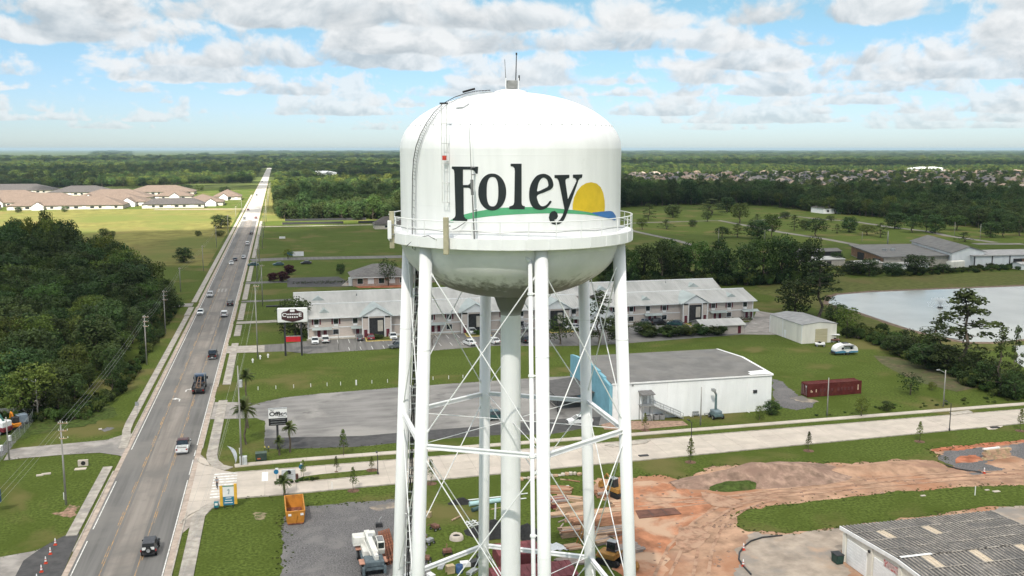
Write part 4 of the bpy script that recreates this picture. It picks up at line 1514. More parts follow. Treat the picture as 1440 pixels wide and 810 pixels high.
# woods beyond the fields
rr = random.Random(5)
ALLK = ['light0', 'light1', 'oak0', 'oak0', 'oak1', 'oak2', 'oak3', 'oak4', 'dense0', 'dense1', 'light0', 'light1', 'pine0', 'pine1']


def wood_px(name, poly, step, hm, keys, seed, clear=(), hv=0.2, wide=True):
    rr = random.Random(seed)
    P = [(G(*p).x, G(*p).y) for p in poly]
    CL = [[(G(*p).x, G(*p).y) for p in c] for c in clear]
    out = []
    for x, y in fill(P, step, rr):
        if not in_frame(x, y, 80) or any(inside((x, y), c) for c in CL) or (-40 < x < -4 and y < 2600):
            continue
        q1 = mnoise.noise(Vector((x / 150, y / 210, seed)))
        q2 = mnoise.noise(Vector((x / 420, y / 520, seed + 9)))
        if q2 + .5 * q1 > 0.40 and y > 900:
            continue
        i = min(len(keys) - 1, max(0, int((.5 + .55 * q1 + rr.uniform(-.4, .4)) * len(keys))))
        h = hm * rr.uniform(1 - hv, 1 + hv) * (1 + .35 * q2) * (1.5 if rr.random() < .06 else 1)
        kz = h / PROTO[keys[i]][3]
        kx = max(kz * rr.uniform(0.85, 1.1), step * 1.25 / PROTO[keys[i]][4] if wide else 0)
        out.append((x, y, kx, kz, i))
    if out:
        scatter(name, out, keys)
    return len(out)


n = 0
DK = ['oak3', 'oak4', 'dense0', 'dense1', 'dense2', 'pine0', 'oak2']
n += wood_px('woodland', [(390, 306), (395, 309), (470, 310), (540, 309), (565, 313), (700, 318), (870, 292), (1000, 287), (1080, 290), (1150, 299), (1250, 308), (1350, 318), (1440, 328), (1480, 328), (1480, 292), (1440, 290), (1300, 284), (1180, 275), (1060, 268), (870, 264), (700, 268), (565, 272), (440, 274), (388, 278)], 7.2, 11.0, DK, 31)
n += wood_px('woodland', [(388, 278), (440, 274), (565, 272), (700, 268), (870, 258), (870, 252), (700, 254), (565, 255), (470, 256), (388, 258)], 9.0, 11, ALLK, 32)
n += wood_px('woodland', [(-20, 266), (100, 264), (200, 262), (300, 258), (362, 257), (366, 247), (366, 238), (-20, 238)], 9.0, 11, ALLK, 33)
n += wood_px('woodland', [(-60, 238), (366, 238), (372, 243), (400, 256), (470, 252), (560, 252), (700, 252), (870, 250), (870, 240), (1100, 236), (1300, 233), (1500, 233), (1500, 228), (-60, 228)], 13.0, 11.5, ALLK, 34,
             clear=([(440, 253), (500, 253), (560, 250), (600, 250), (600, 244), (440, 246)],))
n += wood_px('woodland', [(-60, 228), (1500, 228), (1500, 221), (-60, 221)], 27.0, 13, ALLK, 35, clear=([(-60, 222), (60, 222.5), (135, 222), (135, 218), (-60, 219)], [(186, 223), (262, 221), (262, 218), (186, 219)]))
n += wood_px('woodland', [(-60, 221), (1500, 221), (1500, 216.6), (-60, 216.6)], 58.0, 15, ALLK, 36, clear=([(-60, 223), (130, 221), (140, 212), (-60, 212)], [(180, 223), (340, 219), (340, 212), (180, 212)]))
n += wood_px('woodland', [(-60, 216.6), (1500, 216.6), (1500, 213.4), (-60, 213.4)], 150.0, 17, ALLK, 37, clear=([(-60, 223), (130, 221), (140, 212), (-60, 212)], [(180, 223), (340, 219), (340, 212), (180, 212)]))
# trees between the houses of the far estate
n += wood_px('garden_trees', [(870, 264), (1060, 268), (1180, 275), (1300, 284), (1440, 290), (1500, 293), (1500, 233), (1300, 233), (1100, 236), (870, 240)], 16.0, 7.5, ALLK, 38, wide=False)
n += wood_px('garden_trees', [(1150, 299), (1480, 325), (1480, 275), (1200, 262)], 13.0, 10, DK, 39, wide=False)
print('far trees', n)
# trees of the retirement estate
for i, (u, vb, vt, w) in enumerate([(415, 262, 251, 18), (66, 262, 252, 14), (625, 60, 0, 0)]):
    pass
PARK = [(912, 310, 286, 22), (946, 306, 286, 20), (1000, 302, 279, 34), (1022, 298, 276, 22), (1040, 314, 284, 24), (994, 312, 297, 13), (974, 319, 308, 11), (937, 322, 308, 23), (903, 323, 306, 15), (1016, 334, 318, 22), (1037, 334, 314, 19), (1065, 336, 308, 30), (1085, 334, 300, 22), (1064, 312, 301, 15),
        (1104, 308, 297, 13), (1117, 324, 302, 17), (1132, 324, 307, 14), (1148, 333, 305, 26), (1168, 312, 303, 13), (1194, 327, 304, 21), (1177, 328, 315, 12), (1219, 331, 315, 22), (1238, 334, 313, 21), (1258, 322, 296, 24), (1284, 327, 301, 26), (1302, 326, 302, 18), (1315, 328, 300, 22), (1345, 324, 302, 24), (1356, 340, 326, 24), (1392, 334, 310, 22), (1412, 334, 310, 22), (1434, 332, 304, 20)]
PARK.sort()
rowf = [p for p in PARK if p[1] < 318]
rown = [p for p in PARK if p[1] >= 318]
for nm_, row_ in (('farther', rowf), ('nearer', rown)):
    for i, (u, vb, vt, w) in enumerate(row_):
        tpx(['oak1', 'pine1', 'dense0', 'oak4', 'pine2', 'dense2'][(i + len(nm_)) % 6], u, vb, vt, w * 1.12, '%s dark tree from the left in the %s row on the park lawn' % (ORD[min(i, 19)], nm_), 'park_tree', 'tree', 'trees scattered over the park lawn')
# oaks behind the motel
ROW = [(868, 396, 345, 34), (885, 398, 343, 30), (905, 396, 338, 36), (930, 398, 336, 44), (955, 397, 335, 40), (978, 396, 336, 42), (1000, 400, 348, 36), (1020, 394, 343, 30), (1048, 402, 338, 40), (1072, 398, 336, 46), (1098, 400, 334, 44), (1118, 398, 334, 40), (1140, 396, 332, 34), (1010, 392, 340, 34), (940, 392, 340, 34), (850, 392, 350, 34), (820, 388, 350, 40), (780, 388, 352, 40)]
ROW.sort()
for i, (u, vb, vt, w) in enumerate(ROW):
    tpx(['dense0', 'oak4', 'dense1', 'dense2', 'oak2'][i % 5], u, vb + (i * 7 % 5) - 2, vt + (i * 11 % 15) - 7, w * (1.0 + .12 * (i * 5 % 5)), '%s big dark oak from the left in the row behind the motel roofs' % ORD[i], 'oak_tree', 'tree', 'row of oaks behind the motel')
for i, (u, vb, vt, w, k, lab) in enumerate([
        (1118, 441, 390, 50, 'dense1', 'bright green spreading tree at the left rear of the cream shed'), (1151, 446, 366, 62, 'pine0', 'tall airy tree behind the cream metal shed'), (1190, 470, 432, 36, 'light0', 'leafy tree at the right end of the cream shed'), (1175, 456, 425, 34, 'dense0', 'dark bush close behind the cream shed'),
        (1200, 386, 366, 30, 'dense2', 'dark tree farthest left before the flat grey warehouse roof'), (1222, 388, 362, 28, 'dense0', 'dark tree second from the left before the flat warehouse'), (1255, 388, 368, 26, 'dense1', 'low dark tree before the pale warehouse wall'), (1287, 386, 357, 36, 'dense2', 'tallest dark tree before the grey warehouse'), (1310, 384, 361, 20, 'pine1', 'narrow dark tree right of the tallest one by the warehouse'), (1326, 384, 370, 20, 'dense0', 'small dark tree near the cream trailer by the pond'), (1176, 372, 354, 20, 'dense1', 'small round tree beside the low grey shed roofs'),
        (1351, 527, 404, 84, 'pine3', 'tallest pine, with a bare trunk, beside the pond'), (1405, 556, 458, 44, 'pine1', 'narrow pine with a thin neighbour at the right edge of the pond'), (1424, 556, 456, 22, 'pine2', 'thin pine right of the narrow pine at the picture edge'),
        (1292, 508, 458, 50, 'sparse', 'spreading dark tree left of the tallest pine'), (1318, 510, 450, 46, 'pine2', 'leaning dark pine between the thicket and the tallest pine'), (1265, 500, 470, 40, 'dense1', 'dark dense tree at the left end of the thicket'), (1300, 518, 482, 46, 'dense0', 'low dense dark tree under the pines'), (1330, 524, 484, 50, 'dense2', 'dark dense tree at the foot of the tallest pine'), (1370, 534, 492, 40, 'oak3', 'leafy dark tree right of the tallest pine trunk'), (1390, 548, 505, 36, 'dense1', 'dense shrub tree between the two right hand pines'), (1425, 560, 520, 40, 'oak4', 'dark bushy tree below the thin pine at the edge'),
        (1280, 555, 523, 34, 'sparse', 'round grey green tree alone on the rough slope'), (1310, 549, 536, 12, 'light1', 'small sapling right of the round grey green tree'), (1247, 578, 563, 15, 'dense0', 'dark round shrub beside the pavement below the rough slope'), (1211, 586, 558, 20, 'light0', 'pale green bushy sapling right of the container'), (1085, 583, 562, 24, 'dense2', 'dark round bush at the right corner of the white building'), (1068, 591, 569, 15, 'light1', 'bright green young tree beside the dark round bush'),
        (842, 487, 408, 62, 'pine1', 'big dark tree between the white legs in front of the motel'), (868, 484, 440, 34, 'dense0', 'dark tree hidden behind the right tower leg near the motel'), (788, 484, 440, 46, 'sparse', 'grey green tree before the white gabled motel end'), (905, 470, 452, 30, 'dense1', 'leafy shrub left of the long hedge'), (415, 476, 416, 50, 'dense0', 'large dark tree behind the white motel sign'), (437, 452, 420, 22, 'oak4', 'tree at the left end of the motel roof'),
        (405, 364, 349, 16, 'light1', 'small round tree on the mown lawn beyond the side road'), (384, 396, 383, 15, 'plum', 'purple tree left of the other purple tree by the car park'), (398, 396, 381, 17, 'plum', 'purple tree nearest the office car park'), (407, 386, 372, 16, 'plum', 'dark purple tree behind the two lower purple ones'), (479, 385, 370, 14, 'dense2', 'small tree left of the hipped brick office'), (546, 402, 362, 28, 'sparse', 'airy tree in front of the hipped brick office'), (520, 404, 380, 0, 'bush0', ''), (608, 486, 466, 24, 'bare', 'grey leafless shrub tree at the motel parking edge')]):
    if lab:
        tpx(k, u, vb, vt, w, lab, 'pine_tree' if k.startswith('pine') else 'oak_tree')
# street trees
for i, (u, vb, vt, lab) in enumerate([(483, 641, 603, 'slim pointed young tree between the lot and the street pavement'), (427, 672, 646, 'young tree at the left end of the planted median'), (473, 664, 641, 'second young tree on the median beside the grey sign'), (523, 663, 641, 'young tree at the right end of the planted median'), (497, 690, 656, 'young tree on the grass below the median'), (606, 680, 645, 'young tree showing right of the left tower leg'),
                                     (907, 605, 580, 'bright young tree in front of the outside stair'), (971, 650, 615, 'young tree on the verge below the lamp post'), (1137, 634, 606, 'young tree on the verge above the dirt road'), (1293, 621, 592, 'round topped young tree on the verge before the red clay'), (1435, 606, 574, 'young tree at the right edge of the street verge')]):
    tpx('young%d' % (i % 3), u, vb, vt, None, lab, 'young_tree')
    g = G(u, vb)
    mb = MB()
    mb.lathe([(0.9, 0.02), (0.6, 0.06), (0.02, 0.09)], 14)
    tag(mb.build('mulch_ring', mat('brown_mulch', (0.13, 0.075, 0.05), 0.95, 0.25, 4), loc=(g.x, g.y, 0.215 if 8 < g.x < 23 and 143 < g.y < 147 else 0.0)), kind='structure')
# ragged grass along the edges of dirt, gravel and lots
def ragged(polys, per_m, smin, smax, seed, spread=.35):
    rr = random.Random(seed)
    out = []
    for poly in polys:
        P = [G(*p) for p in poly]
        for a, b in zip(P, P[1:]):
            for _ in range(int((b - a).length * per_m)):
                p = a.lerp(b, rr.random())
                s = rr.uniform(smin, smax)
                out.append((p.x + rr.gauss(0, spread), p.y + rr.gauss(0, spread), s * 1.5, s * .7, rr.randrange(2)))
    scatter('grass_tufts', out, ['tuft0', 'tuft1'])


for i in range(2):
    proto('tuft%d' % i, shrub(120 + i, 1.0, 0.34, 7, 26), m_weed)
ragged([[(893, 671), (920, 668), (960, 675), (985, 663), (1010, 655), (1060, 654), (1120, 650), (1185, 652), (1228, 651), (1262, 648), (1305, 652), (1330, 646), (1307, 633), (1340, 629), (1440, 620)],
        [(1036, 722), (1049, 717.5), (1080, 713), (1157, 703.6), (1253, 693), (1358, 684.5), (1440, 683)], [(1440, 710.5), (1389, 713.5), (1185, 741.5), (1103, 750), (1060, 748), (1039, 743), (1031, 731), (1036, 722)],
        [(397, 812), (397, 745), (402, 725), (430, 712), (500, 706), (553, 702)], [(868, 790), (862, 755), (872, 725), (850, 700), (820, 690), (840, 672), (893, 671)], [(310, 712), (345, 702), (395, 697), (440, 698)]], 4.0, .05, .17, 40, .55)
ragged([[(372, 628), (417, 631), (500, 628.5), (603, 618.5)], [(363, 567), (400, 559), (451, 553.5), (565, 544.5), (606, 541.5), (732, 533)], [(434, 497.5), (534, 491.5), (606, 493.5), (676, 487.5), (772, 487), (885, 482.5)],
        [(13, 646), (88, 639), (140, 636)], [(86, 626), (150, 620), (166, 615)], [(0, 784), (45, 776), (60, 771), (95, 752)]], 2.5, .04, .12, 41, .22)
clod = MB()
clod.lathe([(.02, .42), (.30, .34), (.48, .12), (.5, -.1)], 7)
for i, p in enumerate(clod.v):
    clod.v[i] = tuple(Vector(p) * (1 + .25 * math.sin(i * 2.7)))
me_ = bpy.data.meshes.new('clod')
me_.from_pydata(clod.v, [], clod.f)
me_.materials.append(m_mound)
PROTO['clod'] = (None, None, me_, .4, 1)
rr = random.Random(50)
cl = [p for p in fill([(G(*q).x, G(*q).y) for q in ((875, 690), (985, 666), (1060, 656), (1185, 655), (1340, 662), (1440, 655), (1440, 681), (1157, 701), (1049, 715), (1030, 740), (1036, 800), (885, 800), (868, 750))], .9, rr) if rr.random() < .55 * max(0, .75 + 1.5 * mnoise.noise(Vector((p[0] * .12, p[1] * .12, 3))))]
scatter('dirt_clods', [(x, y, s, s * rr.uniform(.4, .9), 0) for x, y in cl for s in (.10 + .5 * rr.random() ** 4,)], ['clod'])
# hedges
rr = random.Random(9)
for x0, x1, y0, y1, h, lab in ((95, 116, 236, 240, 2.6, 'long leafy hedge between the motel court and the green lot'),):
    for q in range(14):
        x, y = x0 + (x1 - x0) * q / 13 + rr.uniform(-.8, .8), rr.uniform(y0, y1)
        tree('bush%d' % (q % 3), x, y, h * rr.uniform(.8, 1.35), rr.uniform(4.4, 6), 'shrub', '%s leafy shrub from the left in the long hedge below the motel' % ORD[q], 'shrub', 'shrubs of the long hedge below the motel')
thick = fill([(G(u, v).x, G(u, v).y) for u, v in ((1190, 476), (1215, 478), (1240, 492), (1270, 503), (1310, 520), (1350, 540), (1400, 560), (1440, 566), (1470, 560), (1440, 545), (1380, 520), (1330, 495), (1270, 478), (1205, 466))], 2.3, rr)
scatter('thicket', [(x, y, s * 1.2, s * rr.uniform(.8, 1.6), rr.randrange(3)) for x, y in thick for s in (rr.uniform(.8, 1.9),)], ['bush0', 'bush1', 'bush2'])
rowp = fill([(G(u, v).x, G(u, v).y) for u, v in ((845, 391), (1000, 393), (1160, 391), (1165, 400), (1000, 403), (845, 401))], 3.4, rr)
scatter('thicket', [(x, y, s * 1.5, s * rr.uniform(1.1, 2.2), rr.randrange(2)) for x, y in rowp for s in (rr.uniform(1.0, 2.3),)], ['bush0', 'bush1'])
ed = fill([(G(u, v).x, G(u, v).y) for u, v in ((1165, 384), (1290, 389), (1440, 379), (1480, 377), (1480, 372), (1300, 381), (1180, 378))], 3.2, rr)
scatter('thicket', [(x, y, s * 1.2, s, rr.randrange(3)) for x, y in ed for s in (rr.uniform(.7, 1.6),)], ['bush0', 'bush1', 'bush2'])
wd = fill([(G(u, v).x, G(u, v).y) for u, v in ((1080, 592), (1200, 582), (1440, 563), (1440, 552), (1320, 560), (1250, 570), (1150, 583))], 2.6, rr)
scatter('weeds', [(x, y, s, s * .6, rr.randrange(2)) for x, y in wd for s in (rr.uniform(.25, .7),)], ['bush1', 'bush2'])


# palms, frond by frond
def frond_mesh(L, droop, seed):
    rr = random.Random(seed)
    mb = MB()
    pts = []
    for i in range(7):
        f = i / 6
        pts.append(Vector((L * f * (1 - 0.12 * f), 0, L * (0.42 * f - droop * f * f))))
    mb.path(pts, 0.012, 4)
    for i in range(1, 7):
        for s in (-1, 1):
            for e in (0.0, 0.5):
                p = pts[i].lerp(pts[i - 1], e)
                l = 0.42 * L * math.sin(PI * min(1, 0.2 + 0.75 * (i - e) / 6)) * rr.uniform(.8, 1.1)
                d = Vector((0.6, s, -0.35)).normalized() * l
                w = Vector((0.055, 0, 0))
                mb.add([p - w, p + w, p + d], [(0, 1, 2)])
    me = bpy.data.meshes.new('frond')
    me.from_pydata(mb.v, [], mb.f)
    me.materials.append(m_frond)
    return me


FR = [frond_mesh(1.0, d, 3 + i) for i, d in enumerate((0.45, 0.75, 1.1, 0.2))]


def palm(u, vb, vt, wpx, label, nf=22):
    g = G(u, vb)
    h = hpx(u, vb, vt)
    w = wpx / ppm(u, vb) / 2
    t = thing('palm_tree', label, 'palm', (g.x, g.y, 0))
    mb = MB()
    hh = max(0.4, h - w * 0.62)
    limb(mb, (0, 0, 0), (0, 0, hh), 0.17, 0.13, random.Random(int(u)), 9, 4)
    mb.build('trunk', m_bark, t, smooth=True)
    for i in range(nf):
        o = link(bpy.data.objects.new('frond', FR[i % 4]), t)
        f = i / nf
        o.location = (0, 0, hh)
        o.rotation_euler = (0, 0.55 - 1.15 * f if i % 4 != 3 else -0.8, i * 2.4)
        s = w * R.uniform(0.85, 1.1)
        o.scale = (s, s, s)


palm(349, 602, 521, 26, 'tallest thin palm beside the road, above the leafy one')
palm(346, 625, 562, 40, 'broad leafy palm on the grass next to the utility pole')
palm(393, 640, 615, 17, 'low palm with a browning crown under the bar sign')
palm(408, 636, 594, 24, 'palm just right of the bar sign')
palm(399.5, 697, 668, 27, 'short yellowing palm on the verge above the orange skip', 16)

# ------------------------------------------------------------------ buildings
m_pinkw = mat('pale_pink_siding', (0.55, 0.475, 0.42), 0.8, 0.04, 0.8, stretch=(1, 1, 6))
m_trim = mat('white_trim', (0.80, 0.80, 0.79), 0.6, 0.03, 1)
m_mroof = mat('pale_metal_roof', (0.45, 0.44, 0.41), 0.55, 0.07, 0.35, spec=0.4, stretch=(1.4, 0.25, 0.25), c2=(0.51, 0.50, 0.47), th=(0.45, 0.7), sc2=0.12)
m_mroof2 = mat('green_grey_metal_roof', (0.40, 0.445, 0.425), 0.5, 0.06, 0.35, spec=0.4, stretch=(1.4, 0.25, 0.25))
m_maroon = mat('maroon_paint', (0.13, 0.025, 0.035), 0.6, 0.1, 2)
m_wht = mat('white_metal_cladding', (0.80, 0.81, 0.80), 0.55, 0.03, 0.5, spec=0.4, stretch=(1, 1, 0.15), c2=(0.73, 0.745, 0.73), th=(0.5, 0.8), sc2=0.25)
m_groof = mat('grey_flat_roof', (0.172, 0.166, 0.157), 0.85, 0.09, 0.3, c2=(0.185, 0.175, 0.16), th=(0.45, 0.7), sc2=0.15, detail=7)
m_shing = mat('brown_grey_shingles', (0.150, 0.112, 0.088), 0.9, 0.12, 1.2, stretch=(1, 1, 3), c2=(0.13, 0.098, 0.078), th=(0.45, 0.7), sc2=0.2)
m_shingd = mat('dark_shingles', (0.075, 0.068, 0.065), 0.9, 0.15, 1.2, stretch=(1, 1, 3))
m_blue = mat('sky_blue_wall', (0.18, 0.38, 0.46), 0.6, 0.05, 0.5)
m_brick = mat('reddish_brick', (0.38, 0.22, 0.155), 0.85, 0.12, 3)
m_cream = mat('cream_metal_cladding', (0.74, 0.71, 0.63), 0.6, 0.04, 0.6, stretch=(1, 1, 0.2))
m_beige = mat('beige_wall', (0.50, 0.455, 0.39), 0.8, 0.06, 1)


def gable(name, x0, x1, y0, y1, ze, zr, mroof, parent, over=0.5, th=0.16, yr=None):
    """two slopes with the ridge along X"""
    yr = (y0 + y1) / 2 if yr is None else yr
    mb = MB()
    a = (zr - ze) / (yr - y0)
    for ya, yb in ((y0 - over, yr), (y1 + over, yr)):
        za = ze - a * over if ya < yr else ze - (zr - ze) / (y1 - yr) * over
        vs = [(x0 - over, ya, za), (x1 + over, ya, za), (x1 + over, yb, zr), (x0 - over, yb, zr)]
        vs += [(p[0], p[1], p[2] - th) for p in vs]
        mb.add(vs, [(0, 1, 2, 3), (7, 6, 5, 4), (0, 4, 5, 1), (1, 5, 6, 2), (2, 6, 7, 3), (3, 7, 4, 0)])
    return recalc(mb.build(name, mroof, parent))


def pent(x0, x1, y0, y1, ze, zr, yr=None):
    """walls with gable ends at x0, x1"""
    yr = (y0 + y1) / 2 if yr is None else yr
    mb = MB()
    mb.add([(x0, y0, 0), (x0, y1, 0), (x0, y1, ze), (x0, yr, zr), (x0, y0, ze), (x1, y0, 0), (x1, y1, 0), (x1, y1, ze), (x1, yr, zr), (x1, y0, ze)],
           [(0, 4, 3, 2, 1), (5, 6, 7, 8, 9), (0, 5, 9, 4), (1, 2, 7, 6)])
    return mb


def hip(x0, x1, y0, y1, ze, zr, over=0.5):
    x0, x1, y0, y1 = x0 - over, x1 + over, y0 - over, y1 + over
    mb = MB()
    if x1 - x0 >= y1 - y0:
        d = (y1 - y0) / 2
        A, B = (x0 + d, (y0 + y1) / 2, zr), (x1 - d, (y0 + y1) / 2, zr)
        fs = [(0, 1, 5, 4), (1, 2, 5), (2, 3, 4, 5), (3, 0, 4), (3, 2, 1, 0)]
    else:
        d = (x1 - x0) / 2
        A, B = ((x0 + x1) / 2, y0 + d, zr), ((x0 + x1) / 2, y1 - d, zr)
        fs = [(0, 1, 4), (1, 2, 5, 4), (2, 3, 5), (3, 0, 4, 5), (3, 2, 1, 0)]
    mb.add([(x0, y0, ze), (x1, y0, ze), (x1, y1, ze), (x0, y1, ze), A, B], fs)
    return mb


def seams(name, x0, x1, y0, y1, z0, z1, step, m, parent, h=0.05, w=0.07):
    """raised roof seams running up a slope from (y0, z0) to (y1, z1)"""
    mb = MB()
    x = x0
    while x <= x1:
        mb.add([(x - w / 2, y0, z0), (x + w / 2, y0, z0), (x + w / 2, y1, z1), (x - w / 2, y1, z1), (x - w / 2, y0, z0 + h), (x + w / 2, y0, z0 + h), (x + w / 2, y1, z1 + h), (x - w / 2, y1, z1 + h)],
               [(4, 5, 6, 7), (0, 4, 7, 3), (1, 2, 6, 5), (0, 1, 5, 4)])
        x += step
    o = mb.build(name, m, parent)
    o['kind'] = 'stuff'
    return o


def opening(kind, x, z, w, h, y, parent, mf, mp, shutters=None, sill=False):
    """window or door in a wall facing -Y at y"""
    mb = MB()
    for cx, cz, sx, sz in ((x, z - 0.09, w + 0.18, 0.09), (x, z + h, w + 0.18, 0.09), (x - w / 2 - 0.045, z, 0.09, h), (x + w / 2 + 0.045, z, 0.09, h)):
        mb.box(cx, y - 0.03, cz, sx, 0.10, sz)
    o = mb.build(kind, mf, parent)
    pb = MB()
    pb.box(x, y + 0.0, z, w, 0.03, h)
    pb.build('pane' if kind == 'window' else 'leaf', mp, o)
    if shutters:
        for s in (-1, 1):
            MB().box(x + s * (w / 2 + 0.34), y - 0.03, z - 0.05, 0.42, 0.06, h + 0.1).build('shutter', shutters, o)
    if sill:
        MB().box(x, y - 0.06, z - 0.62, w * 0.85, 0.14, 0.42).build('wall_unit', m_trim, o)
    return o


def motel(x0, x1, porches, label):
    t = thing('motel', label, 'motel', (0, 0, 0))
    y0, y1, ze, zr = 256.0, 272.0, 5.9, 8.0
    pent(x0, x1, y0, y1, ze, zr, 264).build('wall', m_pinkw, t)
    mb = MB()
    mb.box((x0 + x1) / 2, y0 - 0.06, 2.75, x1 - x0, 0.12, 0.24)
    mb.box((x0 + x1) / 2, y0 - 0.05, 0.0, x1 - x0, 0.10, 0.35)
    for x in (x0, x1):
        mb.box(x, y0 - 0.02, 0, 0.22, 0.2, 5.8)
    mb.build('trim', m_trim, t)
    gable('roof', x0, x1, y0, y1, ze, zr, m_mroof, t, 0.9, 0.2, 264)
    sl_ = 2.1 / 8
    seams('roof_seam', x0 - 0.7, x1 + 0.7, y0 - 0.88, 263.95, ze - 0.88 * sl_, zr - 0.01, 0.62, m_mroof, t, 0.04, 0.06)
    mb = MB()
    mb.tube((x0 - .9, 264, zr + .03), (x1 + .9, 264, zr + .03), 0.14, n=8)
    mb.build('ridge_cap', m_trim, t)
    mb = MB()
    mb.box((x0 + x1) / 2, y0 - 0.95, ze - 0.48, x1 - x0 + 1.8, 0.10, 0.22)
    mb.build('gutter', m_trim, t)
    # covered stairways under small gables
    for c in porches:
        p = thing('porch', None, None)
        p.parent = t
        w, pz = 7.6, 8.05
        yf = y0 - 2.2
        mb = MB()
        for s in (-1, 1):
            mb.box(c + s * 2.95, (yf + y0) / 2, 0, 1.7, y0 - yf, 5.9)
        mb.box(c, (yf + y0) / 2, 5.3, 7.6, y0 - yf, 0.6)
        mb.build('porch_wall', m_pinkw, p)
        mb = MB()
        mb.add([(c - w / 2 - .3, yf - .12, 5.75), (c + w / 2 + .3, yf - .12, 5.75), (c, yf - .12, pz), (c - w / 2 - .3, yf + .1, 5.75), (c + w / 2 + .3, yf + .1, 5.75), (c, yf + .1, pz)], [(0, 1, 2), (5, 4, 3), (0, 3, 4, 1), (1, 4, 5, 2), (2, 5, 3, 0)])
        recalc(mb.build('pediment', m_trim, p))
        mb = MB()
        for s in (-1, 1):
            vs = [(c, yf - .45, pz + .08), (c + s * (w / 2 + .7), yf - .45, 5.55), (c + s * (w / 2 + .7), 262, 5.9), (c, 263.6, pz + .08)]
            vs += [(q[0], q[1], q[2] + .14) for q in vs]
            mb.add(vs, [(0, 1, 2, 3), (4, 5, 6, 7), (0, 1, 5, 4), (1, 2, 6, 5), (2, 3, 7, 6), (3, 0, 4, 7)])
        recalc(mb.build('porch_roof', m_mroof2, p))
        mb = MB()
        mb.box(c, yf + 0.35, 0.02, 4.2, 0.06, 5.3)
        mb.build('stair_opening', m_dark, p)
        mb = MB()
        mb.box(c + 1.0, yf + 0.28, 1.6, 1.4, 0.06, 3.0)
        mb.build('stair_wall', m_beige, p)
        mb = MB()
        for s in (-1, 1):
            for q in (-.85, .85):
                mb.box(c + s * 2.95 + q, yf - 0.05, 0, 0.2, 0.2, 5.75)
        mb.build('pilaster', m_trim, p)
        for s in (-1, 1):
            opening('door', c + s * 2.95, 0.1, 0.95, 2.2, yf - 0.02, p, m_trim, m_maroon)
    # windows and doors along the front
    x = x0 + 2.2
    k = 0
    while x < x1 - 1.5:
        if all(abs(x - c) > 5.3 for c in porches):
            opening('window', x, 3.75, 1.25, 1.35, y0 - 0.01, t, m_trim, m_glass, m_maroon if k % 3 != 2 else m_pinkw, True)
            if k % 2 == 0:
                for s in (-0.8, 0.8):
                    opening('door', x + 1.4 + s, 0.1, 0.95, 2.15, y0 - 0.01, t, m_trim, m_maroon)
                mb = MB()
                mb.add([(x - 1.2, y0 - .02, 3.0), (x + 4.0, y0 - .02, 3.0), (x + 4.0, y0 - 1.5, 2.55), (x - 1.2, y0 - 1.5, 2.55), (x - 1.2, y0 - .02, 2.86), (x + 4.0, y0 - .02, 2.86), (x + 4.0, y0 - 1.5, 2.43), (x - 1.2, y0 - 1.5, 2.43)],
                       [(0, 3, 2, 1), (4, 5, 6, 7), (3, 7, 6, 2), (0, 4, 7, 3), (1, 2, 6, 5)])
                mb.build('door_canopy', m_mroof2, t)
            else:
                opening('window', x, 0.95, 1.5, 1.35, y0 - 0.01, t, m_trim, m_glass)
        x += 5.1
        k += 1
    # little decorative gables on the slope
    for c in [q + d for q in porches for d in (-13.5, 13.5) if x0 + 2 < q + d < x1 - 2]:
        mb = MB()
        yv, zv = 258.2, ze + 2.2 * sl_
        mb.add([(c - 1.5, yv, zv), (c + 1.5, yv, zv), (c, yv, zv + 1.0), (c, yv + 3.6, zv + 1.0)], [(0, 1, 2), (1, 3, 2), (0, 2, 3), (0, 3, 1)])
        recalc(mb.build('roof_gablet', m_mroof2, t))
    return t


motel(6.5, 82, [24.4, 51.3, 74.5], 'long two storey pale pink motel wing with maroon doors on the left')
motel(90, 135.5, [116.2], 'shorter two storey pale pink motel wing with gabled porch on the right')
t = thing('motel_block', 'rear motel block whose long pale metal roof rises behind the front wings', 'motel')
pent(3.5, 133.5, 271.5, 289, 6.3, 9.0, 279.8).build('wall', m_pinkw, t)
gable('roof', 3.5, 133.5, 272.6, 289, 6.4, 9.0, m_mroof, t, 0.3, 0.2, 279.8)
seams('roof_seam', 3.4, 133.6, 272.4, 279.75, 6.35, 9.0, 0.62, m_mroof, t, 0.04, 0.06)
MB().tube((3.2, 279.8, 9.03), (133.8, 279.8, 9.03), 0.14, n=8).build('ridge_cap', m_trim, t)
for c in (10, 38, 64, 95, 125):
    mb = MB()
    yv, zv = 275.0, 7.25
    mb.add([(c - 1.9, yv, zv), (c + 1.9, yv, zv), (c, yv, zv + 1.2), (c, yv + 3.4, zv + 1.2)], [(0, 1, 2), (1, 3, 2), (0, 2, 3), (0, 3, 1)])
    recalc(mb.build('roof_gablet', m_mroof2, t))
for x, y, z in ((21, 277, 8.1), (60, 278, 8.3), (117, 278, 8.4)):
    MB().tube((x, y, z - .3), (x, y, z + .5), 0.15, n=8).build('roof_vent', m_steel, t)
